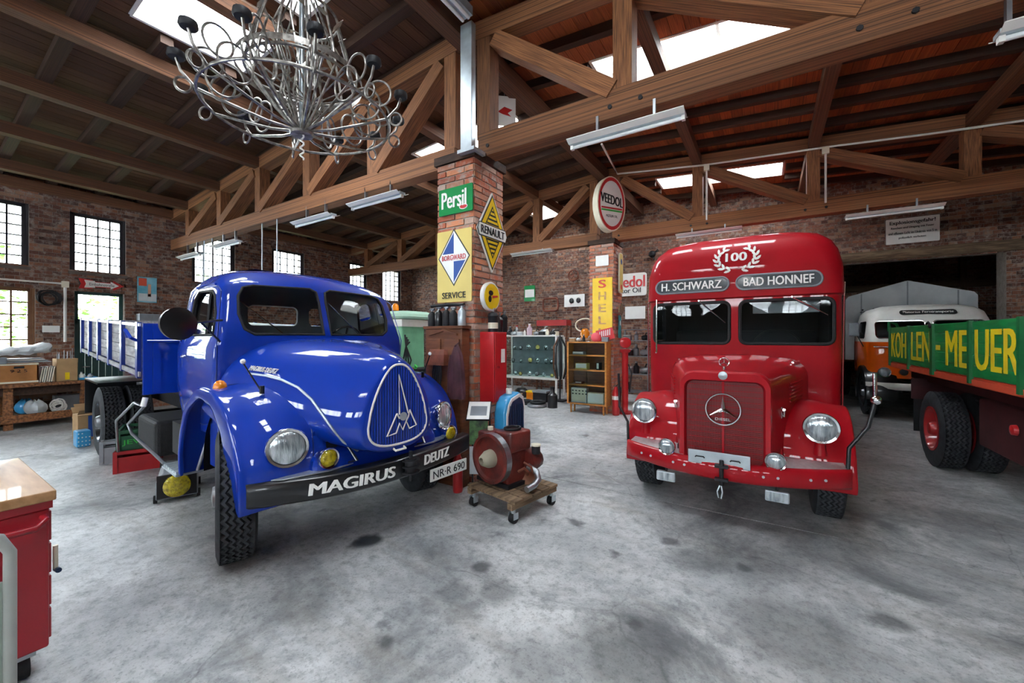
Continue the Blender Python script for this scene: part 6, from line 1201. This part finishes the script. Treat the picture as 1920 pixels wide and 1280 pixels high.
# red pump column, rack and extinguisher behind the red truck
c = at_z(1172, 775, 0); c = V(c.x, c.y, 0); t = thing('petrol_pump', 'slim red pump column with a round head beside the red truck', 'pump', c)
MB().cyl(c, c + V(0, 0, .05), .15, n=20).obj('base', 'red_enamel', t, smooth=40); MB().cyl(c, c + V(0, 0, 1.42), .07, n=16).obj('column', 'red_enamel', t, smooth=40); MB().lathe(c + V(0, 0, 1.36), (0, 0, 1), [(0, .10), (.06, .13), (.08, .08)], 20).obj('collar', 'red_enamel', t, smooth=40); MB().lathe(c + V(0, 0, 1.58), (.4, -.9, 0), [(-.08, .09), (-.06, .12), (.06, .12), (.07, .10), (.06, .02)], 24).obj('head', 'red_enamel', t, smooth=40); MB().tube([c + V(.08, -.02, 1.1), c + V(.16, -.06, .9), c + V(.12, -.08, .5), c + V(.09, -.02, .7)], .016).obj('hose', 'black_rubber', t, smooth=60)
c = at_y(1193, 700, 10.4); c = V(c.x, 10.4, 0); t = thing('parts_rack', 'grey steel parts rack behind the red pump column', 'rack', c)
for x in (-.35, .35): [MB().box(c + V(x - .02, y - .02, 0), c + V(x + .02, y + .02, 1.9)).obj('post', 'grey_paint', t) for y in (-.2, .2)]
RZ = (.3, .75, 1.2, 1.6, 1.88)
for z in RZ: MB().box(c + V(-.36, -.22, z), c + V(.36, .22, z + .025)).obj('shelf', 'grey_paint', t)
for i in range(9): odd(['parts_box', 'can', 'motor'][i % 3], ['grey lidded parts box', 'dark lubricant can', 'small electric motor'][i % 3] + ' on the ' + ['second', 'third', 'fourth'][i // 3] + ' shelf of the grey rack', ['box', 'can', 'motor'][i % 3], c + V(-.22 + .22 * (i % 3), 0, RZ[1 + i // 3] + .025), ['box', 'can', 'pump'][i % 3], ['grey_paint', 'dark_iron', 'steel'][(i + i // 3) % 3], ['white_print', 'steel', 'dark_iron'][i % 3], 1.2 if i < 6 else .9, 'stock on the grey rack')
c = at_z(1164, 772, 0); c = V(c.x + .02, c.y - .42, 0); t = thing('fire_extinguisher', 'red fire extinguisher with a white band at the foot of the red pump column', 'extinguisher', c); MB().lathe(c, (0, 0, 1), [(0, .07), (.02, .08), (.5, .08), (.58, .04), (.62, .03)], 18).obj('cylinder', 'red_enamel', t, smooth=40); MB().lathe(c, (0, 0, 1), [(.34, .081), (.42, .081)], 18, cap=False).obj('band', 'white_print', t); MB().tube([c + V(0, 0, .62), c + V(.05, 0, .68), c + V(.11, 0, .6), c + V(.1, 0, .3)], .012).obj('hose', 'black_rubber', t, smooth=60)
c = at_y(1050, 690, 9.7); b = MB(); c = V(c.x, 9.7, 0)
t = thing('coat_stand', 'stand hung with dark leather straps and old harness beside the display cabinet', 'stand', c); MB().cyl(c, c + V(0, 0, 1.75), .02).box(c - V(.15, .15, 0), c + V(.15, .15, .04)).obj('pole', 'dark_iron', t)
for k in range(7): a = 2 * PI * k / 7; MB().tube([c + V(.03 * math.cos(a), .03 * math.sin(a), 1.7), c + V(.16 * math.cos(a), .16 * math.sin(a), 1.45), c + V(.17 * math.cos(a), .17 * math.sin(a), .8 + .1 * (k % 3)), c + V(.10 * math.cos(a), .10 * math.sin(a), .6)], .025, 6).obj('strap', ['black_rubber', 'brown_wood', 'dark_iron'][k % 3], t, smooth=60)
# ================================================================== left side
# workbench along the side wall
BX0, BX1, BYA, BYB, BZ = -12.5, -11.55, .2, 2.42, .84
t = thing('workbench', 'heavy old timber workbench along the brick side wall', 'workbench', ((BX0 + BX1) / 2, (BYA + BYB) / 2, 0))
for i in range(4): w = (BX1 - BX0) / 4; MB().box((BX0 + w * i, BYA, BZ - .06), (BX0 + w * (i + 1) - .006, BYB, BZ)).obj('top_plank', 'beam_wood' if i % 2 else 'old_wood', t)
for x in (BX0 + .08, BX1 - .2): MB().box((x, BYA + .1, BZ - .22), (x + .06, BYB - .1, BZ - .06)).obj('apron', 'rafter_wood', t)
for x in (BX0 + .1, BX1 - .2):
    for y in (BYA + .25, 1.20, BYB - .25): MB().box((x, y, 0), (x + .11, y + .11, BZ - .06)).obj('leg', 'beam_wood', t)
MB().box((BX0 + .08, BYA + .2, .17), (BX1 - .06, BYB - .2, .21)).obj('lower_shelf', 'old_wood', t); MB().box((BX1 - .1, BYA + .2, .13), (BX1 - .04, BYB - .1, .27)).obj('shelf_rail', 'beam_wood', t)
def on_bench(px, py): p = at_x(px, py, BX1 - .1); return p
# numbered wooden crate
a, e = on_bench(-30, 690).y, on_bench(71, 690).y; zt = on_bench(40, 681).z
t = thing('wooden_crate', 'wooden crate stencilled 925 standing on the workbench', 'crate', (BX1 - .25, (a + e) / 2, BZ)); MB().box((BX1 - .06, a, BZ + .02), (BX1 - .04, e, zt)).obj('front_board', mat('crate_wood', 'b87a44', .7, c2='94602f', sc=3), t); MB().box((BX1 - .42, a, BZ), (BX1 - .06, e, BZ + .02)).box((BX1 - .42, a, BZ), (BX1 - .40, e, zt)).box((BX1 - .42, e - .02, BZ), (BX1 - .04, e, zt)).obj('carcass', 'crate_wood', t)
for z in (BZ + .02, zt - .03): MB().box((BX1 - .04, a, z), (BX1 - .03, e, z + .03)).obj('batten', 'cream', t)
p = on_bench(34, 695); text('925', 'black_print', t, (BX1 - .038, p.y, p.z), (0, 1, 0), (0, 0, 1), .2, .055, .003, sp=1.6)
p = on_bench(35, 685); MB().box((BX1 - .042, p.y - .06, zt - .09), (BX1 - .036, p.y + .06, zt - .05)).obj('hand_hole', 'black_print', t)
# carton with yellow tape
a, e = on_bench(105, 690).y, on_bench(145, 690).y; zt2 = on_bench(125, 672).z
t = thing('cardboard_box', 'open cardboard carton with a yellow label on the workbench', 'box', (BX1 - .25, (a + e) / 2, BZ)); MB().box((BX1 - .40, a, BZ), (BX1 - .06, e, BZ + .006)).box((BX1 - .40, a, BZ), (BX1 - .394, e, zt2)).box((BX1 - .066, a, BZ), (BX1 - .06, e, zt2)).box((BX1 - .40, a, BZ), (BX1 - .06, a + .006, zt2)).box((BX1 - .40, e - .006, BZ), (BX1 - .06, e, zt2)).obj('body', 'cardboard', t); MB().box((BX1 - .06, a, zt2 - .08), (BX1 - .045, e, zt2)).obj('flap', 'cardboard', t); m_ = (a + e) / 2; MB().box((BX1 - .06, m_ - .03, BZ + .03), (BX1 - .055, m_ + .03, BZ + .17)).obj('label', 'yellow', t)
for i in range(9):
    q = V(BX1 - .345 + .115 * (i // 3), a + .05 + (e - a - .1) * (i % 3) / 2, BZ + .007); d_ = V(R.uniform(-.02, .02), R.uniform(-.02, .02), zt2 - BZ + .05 + .14 * R.random()); h = thing('hand_tool', 'old wooden-handled tool sticking out of the cardboard carton', 'tool', q, group='tools in the carton'); MB().cyl(q, q + d_ * .6, .012).obj('handle', 'old_wood', h); MB().cyl(q + d_ * .6, q + d_, .009, .006).obj('blade', 'steel', h)
# bundled catalogues
for i in range(6):
    y = on_bench(74 + 4.3 * i, 690).y; o = thing('catalogue', ['grey', 'black', 'pale', 'brown', 'grey', 'black'][i] + ' catalogue leaning between the stencilled crate and the carton', 'book', (BX1 - .15, y, BZ), group='catalogues on the workbench'); tl_ = .05; MB().obox((BX1 - .18, y + .022, BZ + .15), (.10, 0, 0), (0, .011, .002), (0, .02, .148)).obj('cover', ['grey_paint', 'dark_iron', 'clear_plastic', 'rust2', 'grey_paint', 'dark_iron'][i], o); MB().obox((BX1 - .076, y + .022, BZ + .15), (.003, 0, 0), (0, .009, .0015), (0, .019, .14)).obj('pages', 'cream', o)
# long parts under plastic sheeting on top of the crate
a = on_bench(-20, 660); e = on_bench(95, 645); rings = []
for i in range(12):
    f = i / 11; p = V(BX1 - .22, a.y + (e.y - a.y) * f, zt + .185 + .10 * f); r = .07 + .05 * f + .015 * math.sin(i * 2.1); rings.append([p + V(r * 1.4 * math.cos(q), .02 * math.sin(3 * q), r * .8 * math.sin(q) * (1 + .15 * math.sin(3 * q + i))) for q in [2 * PI * j / 16 for j in range(16)]])
tag(MB().loft(rings).obj('plastic_roll', 'clear_plastic', smooth=40), 'long bundle wrapped in crumpled plastic lying on the stencilled crate', 'bundle')
for i in range(4):
    z = zt + .015 + .022 * i; o = tag(MB().obox((BX1 - .22, (a.y + e.y) / 2 - .04 * i, z), (.09, 0, 0), (0, (e.y - a.y) * .52, 0), (0, 0, .009)).obj('metal_strip', ['zinc', 'grey_paint', 'white_paint', 'steel'][i], bevel=.003), ['bright zinc', 'grey painted', 'white', 'dull steel'][i] + ' strip under the plastic bundle on the crate', 'strip', 'metal strips on the crate')
p = on_bench(-8, 664); tag(MB().box((BX1 - .06, p.y - .1, zt), (BX1 + .0, p.y + .12, zt + .12)).obj('grey_case', 'grey_paint', bevel=.015), 'pale grey plastic case on the stencilled crate', 'case')
# blue tray with jars
a, e = on_bench(146, 705).y, on_bench(182, 705).y; t = thing('tray', 'bright blue shallow tray on the end of the workbench', 'tray', (BX1 - .2, (a + e) / 2, BZ)); MB().box((BX1 - .34, a, BZ), (BX1 - .04, e, BZ + .012)).obj('base', 'sky_blue', t)
for q in ((BX1 - .34, a, BX1 - .33, e), (BX1 - .05, a, BX1 - .04, e), (BX1 - .34, a, BX1 - .04, a + .01), (BX1 - .34, e - .01, BX1 - .04, e)): MB().box((q[0], q[1], BZ), (q[2], q[3], BZ + .05)).obj('edge', 'sky_blue', t)
for i in range(6): y = a + .05 + (e - a - .1) * i / 5; odd('jar', ['tall white', 'red-capped', 'clear', 'blue-capped white', 'clear', 'grey'][i] + ' screw-top jar standing in the blue tray', 'jar', V(BX1 - .10 - .085 * (i % 3), y, BZ + .012), 'can', ['white_paint', 'clear_plastic', 'clear_plastic', 'white_paint', 'clear_plastic', 'grey_paint'][i], ['grey_paint', 'red_enamel', 'zinc', 'sky_blue', 'zinc', 'dark_iron'][i], .42 if i else .62, 'jars in the blue tray')
# on the lower shelf: bag, rope, boxes
def blob(name, label, cat, c, sx, sy, sz, m, seed, group=None):
    rr = random.Random(seed); rings = []; N_ = 18
    ph = [rr.uniform(0, 6) for _ in range(4)]
    for i in range(1, 9):
        f = PI * i / 9; rings.append([V(c[0] + sx * math.sin(f) * math.cos(q) * (1 + .12 * math.sin(3 * q + ph[0]) + .08 * math.sin(7 * q + ph[1] + i)), c[1] + sy * math.sin(f) * math.sin(q) * (1 + .12 * math.sin(4 * q + ph[2])), c[2] + sz * (1 - math.cos(f)) / 2 * (1 + .08 * math.sin(5 * q + ph[3]))) for q in [2 * PI * j / N_ for j in range(N_)]])
    z0 = min(p.z for r in rings for p in r)
    for r in rings:
        for p in r: p.z += c[2] - z0
    return tag(MB().loft(rings).obj(name, m, smooth=50), label, cat, group)
q = at_x(62, 770, BX1 - .2); blob('plastic_bag', 'crumpled clear plastic bag on the lower shelf of the workbench', 'bag', (BX1 - .32, q.y + .05, .205), .16, .14, .30, 'clear_plastic', 3)
q = at_x(50, 760, BX1 - .3); blob('blue_bag', 'crumpled blue bag behind the clear one under the workbench', 'bag', (BX1 - .66, q.y + .02, .205), .12, .12, .3, 'sky_blue', 4)
q = at_x(105, 770, BX1 - .2); coil('rope_coil', 'white rope coil on the lower shelf of the workbench', V(BX1 - .3, q.y + .06, .34), .10, 9, 'white_paint', ((.5, .8, 0), (0, 0, 1)))
q = at_x(130, 760, BX1 - .5); tag(MB().box((BX1 - .735, q.y - .2, .208), (BX1 - .5, q.y + .25, .52)).obj('grey_carton', 'grey_paint', bevel=.01), 'grey carton at the back of the lower bench shelf', 'box')
# cartons beside the rear wheel of the blue truck
for i, (px, py, w, h, lab) in enumerate(((160, 822, .34, .42, 'open cardboard carton with a blue stripe beside the rear truck wheel'), (166, 800, .30, .30, 'brown carton behind the blue-striped one'))):
    c = at_z(px, py, 0); c = V(c.x - .3 * i, c.y + .05, 0); t = thing('cardboard_box', lab, 'box', c); MB().box(c + V(-w / 2, -w / 2, 0), c + V(w / 2, w / 2, h)).obj('body', 'cardboard', t, bevel=.006)
    if i == 0: MB().box(c + V(w / 2, -.05, .05), c + V(w / 2 + .004, .02, h - .02)).obj('blue_stripe', 'blue_print', t)
    for s in (-1, 1): MB().obox(c + V(s * (w / 2 + .04), 0, h + .05), (.06, 0, .04 * s), (0, w / 2, 0), (0, 0, .003)).obj('flap', 'cardboard', t)
c = at_z(168, 826, 0); c = V(c.x + .35, c.y - .15, 0); t = thing('gift_bag', 'blue bag with white dots on the floor by the rear truck wheel', 'bag', c); MB().box(c + V(-.11, -.08, 0), c + V(.11, .08, .25)).obj('bag', 'sky_blue', t, bevel=.02)
for i in range(14): p = c + V(.111, -.06 + .04 * (i % 4), .03 + .06 * (i // 4)); MB().cyl(p, p + V(.002, 0, 0), .009, n=10).obj('dot', 'white_print', t)
# crates below the tipper
def crate(name, label, c, ang, m, w=.40, d=.30, h=.27, txt=None, tm='white_print'):
    t = thing(name, label, 'crate', c, ang)
    for s in (-1, 1):
        MB().box((-w / 2, s * d / 2 - .01, 0), (w / 2, s * d / 2 + .01, h * .72)).box((-w / 2, s * d / 2 - .012, h - .04), (w / 2, s * d / 2 + .012, h)).obj('side', m, t, True); MB().box((s * w / 2 - .01, -d / 2, 0), (s * w / 2 + .01, d / 2, h * .72)).box((s * w / 2 - .012, -d / 2, h - .04), (s * w / 2 + .012, d / 2, h)).obj('end', m, t, True)
        for q in (-1, 1): MB().box((s * w / 2 - .02, q * d / 2 - .02, 0), (s * w / 2 + .02, q * d / 2 + .02, h)).obj('corner_post', m, t, True)
    MB().box((-w / 2, -d / 2, 0), (w / 2, d / 2, .015)).obj('base', m, t, True)
    if txt:
        text(txt, tm, t, (0, -d / 2 - .012, h * .38), (1, 0, 0), (0, 0, 1), w * .72, h * .32, .003, 'lettering', True, .01); text(txt, tm, t, (w / 2 + .012, 0, h * .38), (0, 1, 0), (0, 0, 1), d * .8, h * .3, .003, 'lettering', True, .01)
    return t
mat('crate_green', '1f5a3c', .45, var=.2); mat('crate_red', 'b01c24', .4, var=.2)
c = at_z(262, 872, 0); ca = math.radians(-20)
crate('bottle_crate', 'red bottle crate on the floor below the green one', c, ca, 'crate_red', .55, .40, .27, 'Bitburger' if 0 else None)
crate('bottle_crate', 'green bottle crate reading Jever stacked on the red crate', c + V(-.02, .02, .27), ca, 'crate_green', .52, .38, .25, 'JEVER', 'lime')
c2 = at_z(213, 869, 0) + V(-.10, .035, 0); crate('bottle_crate', 'small grey crate standing against the red one', c2, ca, 'grey_paint', .12, .24, .3)
t = thing('hand_cart_handle', 'bent steel hand-truck frame leaning by the crates under the tipper', 'hand truck', at_z(300, 880, 0))
P_ = lambda px, py, tt: at_t(px, py, tt)
MB().tube([BM @ V(-1.24, -1.05, .525), P_(247, 812, 4.1), P_(240, 795, 4.15), P_(270, 762, 4.0), P_(252, 755, 4.1), P_(218, 788, 4.6), P_(222, 848, 5.02)], .014, 8).obj('frame', 'steel', t, smooth=60); MB().cyl(P_(268, 762, 4.0), P_(273, 745, 4.02), .025, n=10).obj('grip', 'white_paint', t, smooth=40)
# grey jack with yellow disc
c = at_z(312, 945, 0); ca = math.radians(-20); t = thing('rolling_jack', 'low grey rolling jack with a round yellow end beside the front truck wheel', 'jack', c + V(-.25, .18, 0), ca)
MB().loft([[V(x, y, z) for y, z in ((-.17, .04), (.17, .04), (.17, .22), (.12, .30), (-.12, .30), (-.17, .22))] for x in (-.30, .26)]).obj('housing', 'grey_paint', t, True, bevel=.01); MB().box((.26, -.16, .06), (.29, .16, .29)).obj('end_plate', 'dark_iron', t, True)
MB().lathe((.29, 0, .175), (1, 0, 0), [(0, .115), (.03, .112), (.045, .09), (.05, .01)], 28).obj('yellow_disc', 'yellow_lens', t, True, smooth=40); MB().tube([(.1, .05, .3), (.25, .12, .38), (.45, .28, .40)], .022, 8).obj('lever', 'yellow', t, True, smooth=60)
for x in (-.24, .2): [MB().cyl((x, y, .04), (x, y + .03, .04), .04, n=14).obj('roller', 'black_rubber', t, True, smooth=40) for y in (-.19, .16)]
# red tool trolley with wooden top
t = thing('tool_trolley', 'red steel tool trolley with a wooden top and castors', 'trolley', (-3.52, .15, 0)); mat('trolley_red', 'ae1c2c', .4, var=.15, sc=3, coat=.3); mat('beech', 'c09468', .5, c2='a0764c', sc=3, stretch=(1.2, 8, 8), coat=.2)
X0, X1, Y0, Y1 = -4.02, -3.06, -.20, .46
MB().box((X0, Y0, .14), (X1, Y1, .84)).obj('body', 'trolley_red', t, bevel=.01); MB().box((X0 - .02, Y0 - .02, .88), (X1 + .03, Y1 + .02, .93)).obj('wooden_top', 'beech', t, bevel=.006); MB().box((X0, Y0, .84), (X1 + .01, Y1 + .01, .88)).obj('rim', 'trolley_red', t)
MB().tube([(X1, Y1 - .02, .80), (X1 + .05, Y1 - .02, .80), (X1 + .06, Y1 - .05, .77), (X1 + .06, Y0 + .05, .77), (X1, Y0 + .02, .8)], .016, 8).obj('push_handle', 'trolley_red', t, smooth=60)
for i in range(4): MB().box((X0 + .03, Y1, .17 + .165 * i), (X1 - .03, Y1 + .012, .32 + .165 * i)).obj('drawer', 'trolley_red', t, bevel=.004)
for x, y in ((X1 - .08, Y1 - .08), (X0 + .08, Y1 - .08), (X1 - .08, Y0 + .08), (X0 + .08, Y0 + .08)):
    k = MB().box((x - .05, y - .04, .11), (x + .05, y + .04, .14)).obj('castor', 'zinc', t); MB().cyl((x - .0, y - .022, .062), (x, y + .022, .062), .062, n=20).obj('castor_wheel', 'black_rubber', k, smooth=40); MB().box((x - .03, y - .03, .06), (x + .03, y - .026, .12)).obj('fork', 'zinc', k)
h = thing('hook_tool', 'small tool hanging on the end of the red tool trolley', 'tool', (X1 + .02, Y1 + .03, .55)); MB().cyl((X1 - .06, Y1 + .03, .5), (X1 - .06, Y1 + .03, .62), .01).obj('shaft', 'cream', h); MB().cyl((X1 - .08, Y1 + .035, .49), (X1 - .02, Y1 + .035, .5), .012).obj('grip', 'navy', h)
tag(MB().box((-4.0, -.1, .93), (-3.62, .36, 1.0)).obj('wooden_board', 'beech', bevel=.006), 'pale wooden block lying on the tool trolley top', 'board')
t = thing('tube_cart', 'grey tubular cart frame in front of the red tool trolley', 'cart', (-2.74, .15, 0)); q = V(-2.74, .30, 0)
MB().tube([q + V(0, 0, 0), q + V(0, 0, .78), q + V(0, -.03, .85), q + V(0, -.1, .89), q + V(0, -.35, .89)], .02, 10).tube([q + V(0, -.55, 0), q + V(0, -.55, .8), q + V(0, -.45, .89), q + V(0, -.35, .89)], .02, 10).obj('frame', mat('cart_grey', 'b6bab4', .45, var=.15), t, smooth=60); MB().box(q + V(-.012, -.53, .10), q + V(.002, -.02, .66)).obj('side_panel', mat('cart_panel', '9aa89c', .5, var=.15), t)
# chains hanging from the tie beam near the side wall
for i, px in enumerate((376, 391, 484, 512)):
    x = at_y(px, 470, 3.86).x; t = tag(MB().tube([(x, 3.93, 3.88), (x, 3.93, 2.4)], .012, 6).tube([(x + .02, 3.93, 2.4), (x, 3.93, 2.3), (x - .02, 3.93, 2.36)], .012, 6).obj('hoist_chain', 'zinc', smooth=60), 'thin hoist chain hanging from the tie beam by the tall windows', 'chain', 'hoist chains')
